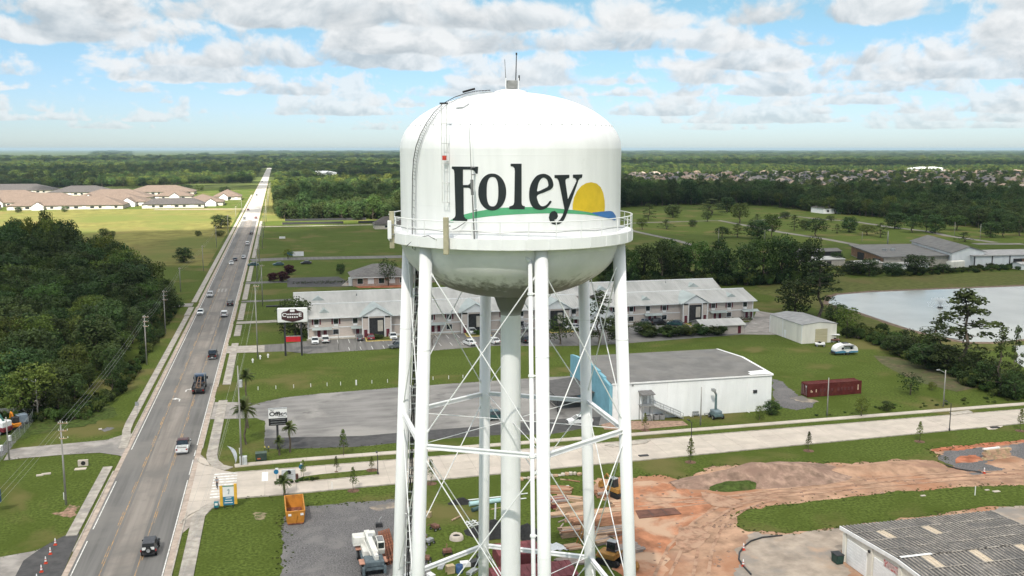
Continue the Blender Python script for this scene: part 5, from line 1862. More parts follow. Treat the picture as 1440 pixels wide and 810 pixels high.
# white gabled end between the wings and the laundry shed
t = thing('motel_office', 'white gabled motel office between the two pink wings', 'building')
mb = MB()
mb.add([(84, 250, 0), (89.5, 250, 0), (89.5, 250, 4.6), (86.8, 250, 6.8), (84, 250, 4.6), (84, 262, 0), (89.5, 262, 0), (89.5, 262, 4.6), (86.8, 262, 6.8), (84, 262, 4.6)], [(0, 1, 2, 3, 4), (9, 8, 7, 6, 5), (0, 5, 6, 1), (1, 6, 7, 2), (4, 9, 5, 0)])
mb.build('wall', m_trim, t)
mb = MB()
for a, b in (((83.6, 4.35), (86.8, 6.95)), ((89.9, 4.35), (86.8, 6.95))):
    vs = [(a[0], 249.6, a[1]), (b[0], 249.6, b[1]), (b[0], 262, b[1]), (a[0], 262, a[1])]
    vs += [(q[0], q[1], q[2] + .15) for q in vs]
    mb.add(vs, [(0, 1, 2, 3), (4, 5, 6, 7), (0, 1, 5, 4), (1, 2, 6, 5), (2, 3, 7, 6), (3, 0, 4, 7)])
recalc(mb.build('roof', m_mroof2, t))
opening('door', 86.8, 0.1, 1.6, 2.2, 249.98, t, m_trim, m_glass)
t = thing('laundry_shed', 'low pale shed with a maroon door before the right motel wing', 'shed')
pent(110.5, 122.5, 236.0, 243.5, 2.5, 3.6).build('wall', m_pinkw, t)
gable('roof', 110.5, 122.5, 236.0, 243.5, 2.6, 3.7, m_mroof, t, 0.5, 0.12)
mb = MB()
mb.box(122.52, 239.7, 0.05, 0.05, 1.0, 2.1)
mb.build('door', m_maroon, t)
MB().box(121.2, 235.97, 0.05, 0.9, 0.06, 2.1).build('door', m_maroon, t)

# white commercial building with the blue front
t = thing('commercial_building', 'big white metal sided hall with a flat grey roof and sky blue front', 'building')
X0, X1, Y0, Y1, ZE, ZR, YR = 58.6, 91.0, 163.2, 187.0, 7.1, 7.75, 175.5
pent(X0, X1, Y0, Y1, ZE, ZR, YR).build('wall', m_wht, t)
gable('roof', X0, X1, Y0, Y1, ZE + 0.12, ZR + 0.14, m_groof, t, 0.12, 0.14, YR)
mb = MB()
for (ya, za), (yb, zb) in (((Y0 - .2, ZE + .08), (YR, ZR + .15)), ((YR, ZR + .15), (Y1 + .2, ZE + .08))):
    mb.add([(X1 - .25, ya, za + .05), (X1 + .22, ya, za + .05), (X1 + .22, yb, zb + .05), (X1 - .25, yb, zb + .05), (X1 - .25, ya, za - .25), (X1 + .22, ya, za - .25), (X1 + .22, yb, zb - .25), (X1 - .25, yb, zb - .25)], [(0, 1, 2, 3), (0, 4, 5, 1), (1, 5, 6, 2), (3, 2, 6, 7), (0, 3, 7, 4)])
recalc(mb.build('rake_trim', m_trim, t))
MB().box((X0 + X1) / 2, Y0 - 0.2, ZE - 0.16, X1 - X0 + .3, 0.16, 0.24).build('gutter', m_trim, t)
mb = MB()
mb.add([(X1 - 4.6, Y0 - .1, ZE + .19), (X1 - .2, Y0 - .1, ZE + .19), (X1 - .2, Y0 + 2.6, ZE + .33), (X1 - 4.0, Y0 + 2.2, ZE + .31), (X1 - 4.0, Y0 + 1.0, ZE + .25), (X1 - 4.6, Y0 + 1.0, ZE + .25)], [(0, 1, 2, 3, 4, 5)])
mb.build('roof_patch', m_trim, t)
for x in (69.5, 73.9, 80.0, 85.9, 90.7):
    MB().box(x, Y0 - 0.03, 0.1, 0.14, 0.06, ZE - .2).build('wall_seam', m_trim, t)
mb = MB()
x = X0 + .4
while x < X1:
    mb.box(x, Y0 - 0.008, 0.15, 0.05, 0.02, ZE - .3)
    x += 0.75
mb.build('cladding_rib', m_wht, t, kind='stuff')
MB().box(87.5, Y0 - .12, 3.7, 0.75, 0.24, 0.55).build('wall_vent', m_dark, t)
for x, z in ((65.6, 5.3), (62.6, 6.5)):
    MB().box(x, Y0 - .08, z, 0.3, 0.16, 0.25).build('wall_lamp', m_steel, t)
for x in (74.0, 86.0):
    mb = MB()
    mb.tube((x, Y0 - .05, .6), (x, Y0 - .05, 0.1), 0.06, n=6)
    mb.tube((x, Y0 - .05, .1), (x + .2, Y0 - .7, 0.06), 0.07, n=6)
    mb.build('downpipe', m_trim, t)
# blue parapet front, stepping down towards the street
mb = MB()
fp = [(Y0 - .3, 0), (Y0 - .3, 6.9), (Y0 + 3.2, 7.4), (Y0 + 3.2, 7.7), (Y0 + 6.3, 7.9), (Y0 + 6.3, 8.2), (Y0 + 9.5, 8.3), (Y0 + 9.5, 8.5), (Y0 + 14.5, 8.5), (Y0 + 14.5, 8.3), (Y1 - 3, 8.0), (Y1 + .3, 7.6), (Y1 + .3, 0)]
mb.side(fp, X0 - 0.65, X0 - 0.02)
recalc(mb.build('blue_front', m_blue, t))
MB().box(X0 + .7, Y0 - .07, 0.0, 2.2, .1, ZE - .25).build('corner_panel', m_trim, t)
# porch in front of the blue wall
mb = MB()
mb.add([(X0 - .7, Y0 + 8, 3.6), (X0 - .7, Y0 + 21, 3.6), (X0 - 8.2, Y0 + 21, 3.0), (X0 - 8.2, Y0 + 8, 3.0), (X0 - .7, Y0 + 8, 3.42), (X0 - .7, Y0 + 21, 3.42), (X0 - 8.2, Y0 + 21, 2.82), (X0 - 8.2, Y0 + 8, 2.82)], [(0, 1, 2, 3), (7, 6, 5, 4), (0, 3, 7, 4), (3, 2, 6, 7), (1, 0, 4, 5), (2, 1, 5, 6)])
recalc(mb.build('porch_roof', mat('dark_porch_roof', (0.10, 0.095, 0.092), 0.8, 0.1, 1), t))
for y in (Y0 + 8.3, Y0 + 14.5, Y0 + 20.7):
    MB().box(X0 - 8.0, y, 0, 0.16, 0.16, 2.85).build('porch_post', m_dark, t)
mb = MB()
for z in (0.55, 1.0):
    mb.box(X0 - 8.0, Y0 + 14.5, z, 0.06, 12.4, 0.08)
mb.build('porch_rail', m_dark, t)
MB().box(X0 - 0.72, Y0 + 14, 0.1, 0.1, 2.0, 2.2).build('door', m_dark, t)
# outside stair with a hooded landing
t = thing('outside_stair', 'grey steel stair with a hooded landing on the white hall', 'stair', (63.9, Y0, 0))
mb = MB()
mb.box(1.1, -0.85, 2.85, 2.4, 1.6, 0.14)
mb.build('landing', m_steel, t)
for px in (0.05, 2.15):
    for py in (-1.55, -0.1):
        MB().box(px, py, 0.0 if True else 0, 0.11, 0.11, 5.3).build('landing_post', m_steel, t)
mb = MB()
mb.add([(-.2, 0, 5.55), (2.4, 0, 5.55), (2.5, -1.9, 5.15), (-.3, -1.9, 5.15), (-.2, 0, 5.42), (2.4, 0, 5.42), (2.5, -1.9, 5.03), (-.3, -1.9, 5.03)], [(0, 3, 2, 1), (4, 5, 6, 7), (3, 7, 6, 2), (0, 4, 7, 3), (1, 2, 6, 5)])
mb.build('hood', mat('grey_hood', (0.17, 0.165, 0.16), 0.8, 0.1, 2), t)
MB().box(1.1, -0.04, 2.99, 1.0, 0.07, 2.0).build('door', m_steel, t)
n_ = 15
for i in range(n_):
    f = (i + 0.5) / n_
    MB().box(2.3 + 5.9 * f, -0.85, 2.85 * (1 - f) - 0.03, 0.42, 1.15, 0.06).build('tread', m_steel, t)
for s in (-1.5, -0.2):
    mb = MB()
    mb.tube((2.3, s, 2.85), (8.3, s, 0.05), 0.09, n=6)
    mb.build('stringer', m_steel, t)
    mb = MB()
    mb.tube((2.3, s, 3.85), (8.3, s, 1.05), 0.04, n=6)
    mb.tube((2.3, s, 3.4), (8.3, s, 0.6), 0.03, n=6)
    for f in (0, .33, .66, 1):
        mb.tube((2.3 + 6 * f, s, 2.85 - 2.8 * f), (2.3 + 6 * f, s, 3.85 - 2.8 * f), 0.035, n=6)
    mb.build('handrail', m_steel, t)
for x in (65.5, 67.0, 68.1):
    o = thing('air_conditioner', {65.5: 'leftmost grey air conditioning unit beside the outside stair', 67.0: 'middle grey air conditioning unit under the outside stair', 68.1: 'right hand grey air conditioning unit under the outside stair'}[x], 'air conditioner', (x, Y0 - .9, 0.02), 0, 'air conditioning units under the stair')
    bevel(MB().box(0, 0, 0, 0.95, 0.85, 0.95).build('housing', mat('grey_unit', (0.22, 0.22, 0.215), 0.6, 0.1, 3), o), .04)
    mb = MB()
    mb.lathe([(0.36, 0.955), (0.36, 1.0), (0.30, 1.02), (0.02, 1.0)], 14)
    mb.build('fan_guard', m_dark, o)
for x, w in ((75.1, 1.3), (77.3, 0.9)):
    o = thing('bench', 'small grey %s standing against the white hall' % ('bench' if w > 1 else 'side table'), 'bench', (x, Y0 - .7, 0))
    MB().box(0, 0, 0.45, w, 0.45, 0.06).build('seat', m_steel, o)
    for s in (-1, 1):
        MB().box(s * (w / 2 - .06), 0, 0, 0.06, 0.4, 0.45).build('leg', m_steel, o)
    if w > 1:
        MB().box(0, .2, 0.6, w, 0.05, 0.4).build('backrest', m_steel, o)

# cream shed with the roller door
t = thing('metal_shed', 'cream metal shed with a tan roller door and shallow gable', 'shed')
mb = MB()
x0, x1, y0, y1, ze, zr = 130.3, 140.3, 219.2, 236.0, 4.9, 5.5
mb.add([(x0, y0, 0), (x1, y0, 0), (x1, y0, ze), ((x0 + x1) / 2, y0, zr), (x0, y0, ze), (x0, y1, 0), (x1, y1, 0), (x1, y1, ze), ((x0 + x1) / 2, y1, zr), (x0, y1, ze)], [(0, 1, 2, 3, 4), (9, 8, 7, 6, 5), (0, 4, 9, 5), (1, 6, 7, 2)])
mb.build('wall', m_cream, t)
mb = MB()
xm = (x0 + x1) / 2
for a in (x0 - .15, x1 + .15):
    vs = [(a, y0 - .15, ze), (xm, y0 - .15, zr + .05), (xm, y1 + .15, zr + .05), (a, y1 + .15, ze)]
    vs += [(q[0], q[1], q[2] + .10) for q in vs]
    mb.add(vs, [(0, 1, 2, 3), (4, 5, 6, 7), (0, 1, 5, 4), (1, 2, 6, 5), (2, 3, 7, 6), (3, 0, 4, 7)])
recalc(mb.build('roof', mat('grey_metal_roof', (0.30, 0.295, 0.285), 0.6, 0.08, 0.6), t))
d = MB().box(xm + .55, y0 - .03, 0.05, 3.5, 0.06, 3.7).build('roller_door', mat('tan_door', (0.50, 0.45, 0.30), 0.6, 0.06, 1, stretch=(.2, .2, 5)), t)
for i in range(9):
    MB().box(xm + .55, y0 - .08, 0.1 + i * .41, 3.45, 0.04, 0.34).build('door_slat', MATS['tan_door'], d)
MB().box(x0 - .02, y0 + 8.5, 0.05, .06, 1.0, 2.1).build('door', m_trim, t)
for y in (y0 + .1, y0 + 9.8, y1 - .1):
    MB().box(x0 - .03, y, 0, .07, .22, ze - .05).build('corner_trim', m_trim, t)

# warehouses past the pond
t = thing('brick_warehouse', 'broad low warehouse with a grey roof and an orange brick side', 'warehouse')
w1 = [(252.0, 362.5), (281.0, 361.5), (300, 405), (270.0, 408)]
mb = MB()
P = [(246.5, 372), (244, 352.5), (279.5, 352.0), (298, 398), (263, 402)]
mb.prism([(246.8, 353.5), (279, 353), (297, 397.5), (262.5, 401)], 0, 4.6)
mb.build('wall', m_beige, t)
mb = MB()
mb.prism([(245.6, 352.4), (280.4, 351.8), (299, 398.6), (261.6, 402.2)], 4.6, 5.0)
mb.build('roof', m_groof, t)
mb = MB()
mb.add([(246.6, 353.7, .3), (262.3, 401, .3), (262.3, 401, 4.55), (246.6, 353.7, 4.55)], [(0, 1, 2, 3), (3, 2, 1, 0)])
mb.build('brick_side', mat('orange_brick', (0.47, 0.28, 0.17), 0.85, 0.08, 1), t)
for f in (0.12, 0.62):
    x, y = 246.6 + 15.7 * f, 353.7 + 47.3 * f
    MB().box(x - .3, y, 0.2, 1.0, 5.5, 3.2, 0.0).build('loading_bay', m_dark, t)
for x, y in ((262, 375), (264.5, 373), (267, 376)):
    MB().box(x, y, 5.0, 1.6, 1.2, 0.8).build('roof_unit', m_steel, t)
t = thing('gable_warehouse', 'tall white warehouse with a grey gabled roof beyond the pond', 'warehouse')
mb = MB()
mb.add([(276.5, 349, 0), (292.5, 349, 0), (292.5, 349, 6.3), (284.5, 349, 8.6), (276.5, 349, 6.3), (294, 400, 0), (312, 400, 0), (312, 400, 6.3), (303, 400, 8.6), (294, 400, 6.3)], [(0, 1, 2, 3, 4), (9, 8, 7, 6, 5), (0, 4, 9, 5), (1, 6, 7, 2)])
mb.build('wall', m_wht, t)
mb = MB()
for a, b in (((275.8, 6.2), (293.2, 6.2)), ((293.2, 6.2), (311.6, 6.2))):
    pass
for (x, xx, z) in ((275.7, 293.2, 6.15), (293.3, 312.8, 6.15)):
    vs = [(x, 348.4, z), (284.5, 348.4, 8.75), (303, 400.6, 8.75), (xx, 400.6, z)]
    vs += [(q[0], q[1], q[2] + .2) for q in vs]
    mb.add(vs, [(0, 1, 2, 3), (4, 5, 6, 7), (0, 1, 5, 4), (1, 2, 6, 5), (2, 3, 7, 6), (3, 0, 4, 7)])
recalc(mb.build('roof', m_groof, t))
t = thing('white_warehouse', 'long white low warehouse with dark posts at the right edge', 'warehouse')
mb = MB()
mb.prism([(285.5, 346.5), (345, 344), (347, 362), (289, 366)], 0, 4.9)
mb.build('wall', m_wht, t)
MB().prism([(284.6, 345.8), (346, 343.2), (348, 362.8), (288.6, 366.8)], 4.9, 5.2).build('roof', mat('light_grey_roof', (0.37, 0.36, 0.345), 0.7, 0.08, 0.4), t)
for i in range(8):
    f = i / 7
    MB().box(285.6 + 59.3 * f, 346.4 - 2.5 * f, 0, 0.4, 0.3, 4.85).build('post', m_dark, t)
MB().box(307.5, 345.45, 0.1, 6.5, 0.3, 3.4).build('loading_bay', m_dark, t)
MB().box(309.2, 345.25, 0.1, 1.6, 0.25, 3.2).build('brown_door', mat('brown_panel', (0.20, 0.12, 0.08), 0.8, 0.1, 1), t)
for i, (x, y, w, d, h, m1, m2, lab) in enumerate([(229, 372, 15, 12, 3.6, m_beige, m_mroof, 'low shed with a grey roof left of the brick warehouse'), (240, 357, 12, 9, 3.2, m_beige, m_mroof, 'pale roofed shed in front of the brick side wall'), (255, 350, 18, 6, 2.9, m_wht, m_mroof, 'long white low shed before the broad grey warehouse roof'), (239, 394, 22, 8, 4.5, m_dark, m_groof, 'dark open sided shelter behind the small sheds'), (303.5, 338, 8, 5, 3.0, m_wht, m_mroof, 'small white hut at the right edge before the long warehouse')]):
    t = thing('shed', lab, 'shed', (x, y, 0))
    pent(-w / 2, w / 2, -d / 2, d / 2, h * .8, h).build('wall', m1, t)
    gable('roof', -w / 2, w / 2, -d / 2, d / 2, h * .82, h * 1.03, m2, t, .4, .12)
    MB().box(0, -d / 2 - .02, 0, 2.2, .06, 2.2).build('door', m_dark, t)
g = G(1200 + 0, 379)
g = G(1140 + 975 / 4.8, 320 + 278 / 4.8)
t = thing('box_trailer', 'cream box trailer with rounded roof parked beside the trees at the pond', 'trailer', (g.x, g.y, 0), 0.25)
mb = MB()
mb.side([(-1.3, 0.7), (1.3, 0.7), (1.3, 3.1), (0.9, 3.4), (-0.9, 3.4), (-1.3, 3.1)], -4.2, 4.2)
recalc(mb.build('body', m_cream, t))
for x in (-2.6, -1.5):
    mb = MB()
    mb.tube((x, -1.35, .45), (x, 1.35, .45), .45, n=12)
    mb.build('wheel', m_black, t)
MB().box(4.6, 0, .6, 1.2, .3, .2).build('drawbar', m_dark, t)

# storage block in the corner
t = thing('storage_building', 'storage block with a weathered corrugated roof and white roll doors', 'storage building')
BX0, BX1, BY0, BY1, BE, BRZ, BYR = 65.8, 86.8, 74.0, 99.2, 4.15, 4.75, 88.5
pent(BX0, BX1, BY0, BY1, BE, BRZ, BYR).build('wall', m_cream, t)
m_corr = mat('weathered_sheet', (0.105, 0.10, 0.096), 0.7, 0.16, 0.7, spec=0.35, rnd=0.5, c2=(0.062, 0.060, 0.060), th=(0.42, 0.62), sc2=0.35, c3=(0.20, 0.175, 0.15), th3=(0.60, 0.74), sc3=0.25, world=True)
m_rib = mat('sheet_rib', (0.34, 0.305, 0.265), 0.7, 0.15, 1.5, spec=0.35, world=True, c2=(0.19, 0.18, 0.165), th=(0.46, 0.64), sc2=0.33)
m_sky = mat('fibreglass_skylight', (0.56, 0.47, 0.36), 0.6, 0.06, 2)


def corr_mesh(w, l, mcol, rib):
    mb = MB()
    n = 2
    for i in range(n):
        x0 = -w / 2 + w * i / n
        q = w / n
        xs_ = [(x0, 0), (x0 + q * .74, 0), (x0 + q * .80, 0.08), (x0 + q * .94, 0.08), (x0 + q, 0)]
        for j, ((a, za), (b, zb)) in enumerate(zip(xs_, xs_[1:])):
            mb.cur = 1 if (j and rib) else 0
            mb.add([(a, -l / 2, za), (b, -l / 2, zb), (b, l / 2, zb), (a, l / 2, za)], [(0, 1, 2, 3)])
    me = bpy.data.meshes.new('roof_sheet')
    me.from_pydata(mb.v, [], mb.f)
    me.materials.append(mcol)
    me.materials.append(m_rib)
    me.polygons.foreach_set('material_index', mb.mi)
    return me


def mount_sheets():
    cw = 1.0
    ncol = 21
    w = (BX1 - BX0 + .6) / ncol
    rows = []
    for ya, za, yb, zb, k in ((BYR, BRZ + .06, BY1 + .35, BE + .04, 4), (BYR, BRZ + .06, BY0 - .3, BE - .2, 5)):
        for j in range(k):
            f0, f1 = j / k, (j + 1) / k
            rows.append((ya + (yb - ya) * (f0 + f1) / 2, za + (zb - za) * (f0 + f1) / 2, math.hypot(yb - ya, zb - za) / k * 1.03, math.atan2(zb - za, yb - ya) if yb > ya else math.atan2(zb - za, yb - ya) + PI, (f0 + f1) / 2))
    lens = {}
    LIGHT = {(3, 4), (9, 4), (15, 4), (5, 6), (12, 6), (18, 6), (3, 2), (9, 2)}
    for r, (y, z, l, a, f) in enumerate(rows):
        key = round(l, 2)
        if key not in lens:
            lens[key] = (corr_mesh(w, l, m_corr, True), corr_mesh(w, l, m_sky, False))
        for c in range(ncol):
            li = (c, r) in LIGHT
            o = link(bpy.data.objects.new('skylight_sheet' if li else 'roof_sheet', lens[key][1 if li else 0]), t)
            o.location = (BX0 - .3 + w * (c + .5), y, z + 0.012 * ((r + c) % 2) + (0.03 if li else 0) + (0.014 if r in (1, 3, 5, 7) else 0))
            o.rotation_euler = (a, 0, 0)


mount_sheets()
for ya, za, yb, zb, k in ((BYR, BRZ + .06, BY1 + .35, BE + .04, 4), (BYR, BRZ + .06, BY0 - .3, BE - .2, 5)):
    for j in range(k):
        f = j / k
        mb = MB()
        x = BX0 - .3
        while x < BX1 + .2:
            w_ = R.uniform(.5, 1.6)
            if R.random() < .8:
                mb.box(x + w_ / 2, ya + (yb - ya) * f, za + (zb - za) * f + .10, w_, R.uniform(.10, .22), .02)
            x += w_
        mb.build('lap_joint', m_rib, t, kind='stuff')
mb = MB()
for (ya, za), (yb, zb) in (((BY0 - .3, BE - .2), (BYR, BRZ)), ((BYR, BRZ), (BY1 + .35, BE))):
    mb.add([(BX0 - .36, ya, za + .12), (BX0 - .22, ya, za + .12), (BX0 - .22, yb, zb + .12), (BX0 - .36, yb, zb + .12), (BX0 - .36, ya, za - .32), (BX0 - .22, ya, za - .32), (BX0 - .22, yb, zb - .32), (BX0 - .36, yb, zb - .32)], [(0, 1, 2, 3), (0, 3, 7, 4), (1, 5, 6, 2), (0, 4, 5, 1), (3, 2, 6, 7)])
recalc(mb.build('rake_trim', m_trim, t))
MB().box(68.0, BYR, BRZ + .17, 4.0, .35, .06).build('ridge_flashing', m_trim, t)
y = BY1 - 3.0
while y > BY0 + 1:
    d = MB().box(BX0 - .03, y, 0.05, .08, 4.0, 3.1).build('roll_door', m_trim, t)
    for i in range(8):
        MB().box(BX0 - .085, y, 0.08 + i * .385, .035, 3.96, .33).build('door_slat', m_trim, d)
    y -= 5.4
y = BY1 - .4
while y > BY0:
    MB().box(BX0 - .06, y, 0, .16, .55, 4.0).build('pilaster', m_cream, t)
    y -= 5.4
MB().box(BX0 - .22, BY1 - 5.65, 3.35, .25, .25, .3).build('wall_lamp', m_dark, t)
MB().box(BX0 - .10, BY1 - 9.6, 2.9, .06, 2.6, .8).build('faded_sign', mat('faded_sign', (0.55, 0.42, 0.40), 0.7, 0.2, 2, c2=(0.42, 0.10, 0.10), th=(0.5, 0.6), sc2=2), t)
t = thing('waste_bin', 'dark green waste bin beside the white storage block corner', 'bin', (BX0 - 1.1, BY1 - .7, 0))
bevel(MB().box(0, 0, .1, .9, 1.2, 1.1, 0, 1.12, 1.12).build('body', mat('dark_green_plastic', (0.02, 0.05, 0.04), .5, .1, 2), t), .05)
MB().box(0, 0, 1.2, 1.05, 1.4, .08).build('lid', m_dark, t)

# hipped brick office by the side road
t = thing('brick_office', 'hipped grey roofed brick office with white windows and a red mulch bed', 'office')
g = G(491, 397)
ox0, oy0 = G(493, 396.5).x, 352.0
hb_ = MB()
hb_.box((ox0 + ox0 + 21) / 2, oy0 + 8, 0, 21, 16, 3.3)
hb_.build('wall', mat('pale_brick', (0.44, 0.33, 0.27), 0.85, 0.1, 2), t)
recalc(hip(ox0, ox0 + 21, oy0, oy0 + 16, 3.3, 7.3, .8).build('roof', mat('grey_shingles', (0.175, 0.165, 0.155), .9, .1, 1), t))
MB().box(ox0 + 10.5, oy0 - .75, 3.08, 22.8, .1, .24).build('fascia', m_trim, t)
for i in range(5):
    opening('window', ox0 + 2.6 + i * 3.9, .9, 2.0, 1.9, oy0 - .01, t, m_trim, m_trim if i % 2 else m_glass)
MB().box(ox0 - .8, oy0 + 2, 0, 1.4, .3, 3.2).build('porch_wall', m_trim, t)
t2 = thing('brick_office', 'rear wing of the brick office with a plain grey roof', 'office')
MB().box(ox0 + 28, oy0 + 11, 0, 13, 13, 3.2).build('wall', MATS['pale_brick'], t2)
recalc(hip(ox0 + 21.9, ox0 + 34.5, oy0 + 4.5, oy0 + 17.5, 3.2, 6.2, .7).build('roof', MATS['grey_shingles'], t2))
g = G(478, 320)
for u, vb, w, h, lab in ((578, 320, 22, 6.0, 'dark roofed house half hidden behind the tower balcony'),):
    g = G(552, 322)
    t = thing('house', lab, 'house', (g.x, g.y, 0))
    MB().box(0, 6, 0, w, 12, 3).build('wall', m_beige, t)
    recalc(hip(-w / 2, w / 2, 0, 12, 3, 7.6, .8).build('roof', m_shingd, t))
    opening('window', -4, 1, 1.6, 1.4, -.01, t, m_trim, m_glass)

# retirement homes: long low hipped wings
def low_home(x0, x1, y0, y1, ze, zr, m, label, wings=(), cat='house', nm='retirement_home'):
    t = thing(nm, label, cat)
    MB().box((x0 + x1) / 2, (y0 + y1) / 2, 0, x1 - x0, y1 - y0, ze).build('wall', m_beige, t)
    recalc(hip(x0, x1, y0, y1, ze, zr, .9).build('roof', m, t))
    for (c, w, d, zt) in wings:
        gb = MB()
        gb.add([(c - w / 2, y0 - d, 0), (c + w / 2, y0 - d, 0), (c + w / 2, y0 - d, ze), (c, y0 - d, zt), (c - w / 2, y0 - d, ze), (c - w / 2, y0 + .5, 0), (c + w / 2, y0 + .5, 0), (c + w / 2, y0 + .5, ze), (c - w / 2, y0 + .5, ze)], [(0, 1, 2, 3, 4), (0, 4, 8, 5), (1, 6, 7, 2)])
        gb.build('gable_wing', m_trim, t)
        rf = MB()
        for s in (-1, 1):
            rf.add([(c + s * (w / 2 + .6), y0 - d - .5, ze - .25), (c, y0 - d - .5, zt + .25), (c, y0 + d * 1.8, zt + .25), (c + s * (w / 2 + .6), y0 + d * .9, ze - .25)], [(0, 1, 2, 3)])
        rf.build('wing_roof', m, t)
    x = x0 + 3
    k = 0
    while x < x1 - 3:
        if all(abs(x - c[0]) > c[1] / 2 + 1.4 for c in wings):
            opening('window', x, .8, 2.4 if k % 2 else 3.2, 1.7, y0 - .01, t, m_trim, m_glass if k % 3 else m_trim)
        x += 6.2
        k += 1
    return t


low_home(-216, -127, 861, 896, 3.4, 10.5, m_shing, 'longest pale brown roofed home at the edge of the bright meadow', [(-192, 9, 4, 6.3)])
low_home(-112, -62, 861, 880, 3.4, 8.2, m_shingd, 'dark roofed long home alone at the meadow corner', [])
low_home(-270, -226, 850, 885, 3.4, 10, m_shing, 'pale roofed home cut by the left picture edge', [(-240, 9, 4, 6.3)])
low_home(-262, -170, 915, 950, 3.6, 11, m_shing, 'second row pale roofed home behind the longest one', [(-236, 9, 5, 7), (-205, 10, 5, 7)])
low_home(-158, -114, 905, 945, 3.6, 10.8, m_shing, 'pale roofed home with a white gable right of the longest', [(-128, 12, 12, 7.4)])
low_home(-285, -215, 985, 1025, 3.6, 11, m_shing, 'third row pale roofed home at the far left')
low_home(-190, -120, 985, 1030, 3.6, 11, m_shing, 'third row pale roofed home with small white dormers', [(-175, 8, 4, 7), (-150, 8, 4, 7)])
low_home(-84, -48, 890, 925, 3.4, 9.5, m_shing, 'hipped brown house behind the dark roofed home', [(-58, 9, 6, 6.2)])
low_home(-62, -36, 985, 1015, 3.4, 10, m_shing, 'hipped brown house nearest the bright road', [(-52, 8, 5, 6.3)])
low_home(-240, -175, 1120, 1160, 3.4, 10, m_shingd, 'dark roofed home in the far row of the estate')
low_home(-160, -90, 1110, 1150, 3.4, 10, m_shing, 'brown roofed home in the far row of the estate')
low_home(-120, -84, 1010, 1040, 3.4, 9, m_shing, 'brown home with pale front in the middle of the estate', [(-100, 9, 5, 6.4)])
low_home(-330, -250, 1190, 1230, 3.4, 10, m_shingd, 'dark roofed home at the far left edge of the estate')
for u, vb, vt, w, k, lab in ((118, 262, 252, 16, 'dense0', 'round tree among the estate roofs at left'), (213, 262, 253, 12, 'light0', 'bright tree among the estate roofs'), (187, 264, 256, 13, 'light1', 'light green tree by the brown estate homes'), (262, 269, 259, 18, 'dense1', 'dark tree by the estate homes near the road'), (280, 269, 260, 16, 'light0', 'bright tree beside the hipped house near the road'), (316, 272, 262, 17, 'dense2', 'dark tree before the hipped house nearest the road'), (233, 273, 266, 12, 'dense0', 'small dark tree before the brown estate homes'), (66, 263, 257, 18, 'dense1', 'dark tree among the far left roofs')):
    tpx(k, u, vb, vt, w, lab)
# estate of far houses on the right
rr = random.Random(77)
HM = [mat('roof_tone_%d' % i, c, .9, .1, 1) for i, c in enumerate(((0.20, 0.145, 0.115), (0.27, 0.20, 0.155), (0.17, 0.155, 0.145), (0.095, 0.09, 0.095), (0.31, 0.25, 0.21), (0.13, 0.12, 0.12)))]
hpoly = [(G(*p).x, G(*p).y) for p in ((872, 260), (1000, 262), (1100, 267), (1240, 276), (1440, 284), (1500, 286), (1500, 237), (1300, 236.5), (1100, 238), (870, 240))]
HN = ['brown', 'tan', 'grey', 'dark grey', 'pale', 'slate']
hs = [p for p in fill(hpoly, 46, rr, .40) if in_frame(p[0], p[1], 10)]
hs.sort(key=lambda p: p[1])
for x, y in hs[:290]:
    k = rr.choice((0, 1, 2, 3, 4, 5, 1, 4, 3))
    w, d = rr.uniform(15, 22), rr.uniform(11, 15)
    o = thing('house', '%s roofed bungalow among the trees of the far estate on the right' % HN[k], 'house', (x, y, 0), rr.choice((0, PI / 2, 0, 0.3)), 'houses of the far estate on the right')
    MB().box(0, 0, 0, w, d, 3.2).build('wall', m_trim if rr.random() < .25 else m_beige, o)
    recalc(hip(-w / 2, w / 2, -d / 2, d / 2, 3.2, 7.4 + rr.uniform(-.6, 1), .6).build('roof', HM[k], o))
for u, v, w, d, h, lab in ((1311, 240.5, 80, 40, 9, 'big white roofed hall at the far edge of the estate'), (453, 246.5, 55, 30, 8, 'white building in the trees right of the far road'), (1190, 300, 40, 18, 7, 'white fronted dark roofed block in the trees above the park'), (1265, 292, 46, 18, 8, 'long dark roofed block among the dark trees right of the white fronted one'), (1350, 292, 60, 20, 8, 'longest dark roofed block in the trees at right'), (1145, 262, 30, 18, 7, 'dark roofed house beyond the dark wood')):
    g = G(u, v)
    t = thing('hall', lab, 'building', (g.x, g.y, 0))
    MB().box(0, d / 2, 0, w, d, h * .6).build('wall', m_trim, t)
    recalc(hip(-w / 2, w / 2, 0, d, h * .6, h, .6).build('roof', m_trim if 'white roofed' in lab or 'white building' in lab else m_shingd, t))
    for q in range(5):
        opening('window', -w / 2 + w * (q + .5) / 5, 1.2, 2.2, 1.6, -.01, t, m_trim, m_glass)

# ------------------------------------------------------------------ vehicles
m_lampw = mat('headlamp', (0.75, 0.76, 0.74), 0.15, 0.02, 1, spec=0.8)
m_lampr = mat('tail_lamp', (0.30, 0.012, 0.012), 0.2, 0.05, 1, spec=0.7)
m_rim = mat('alloy_rim', (0.42, 0.43, 0.44), 0.35, 0.08, 4, metal=0.6)
m_plate = mat('number_plate', (0.65, 0.65, 0.62), 0.5, 0.05, 3)
WH = {}


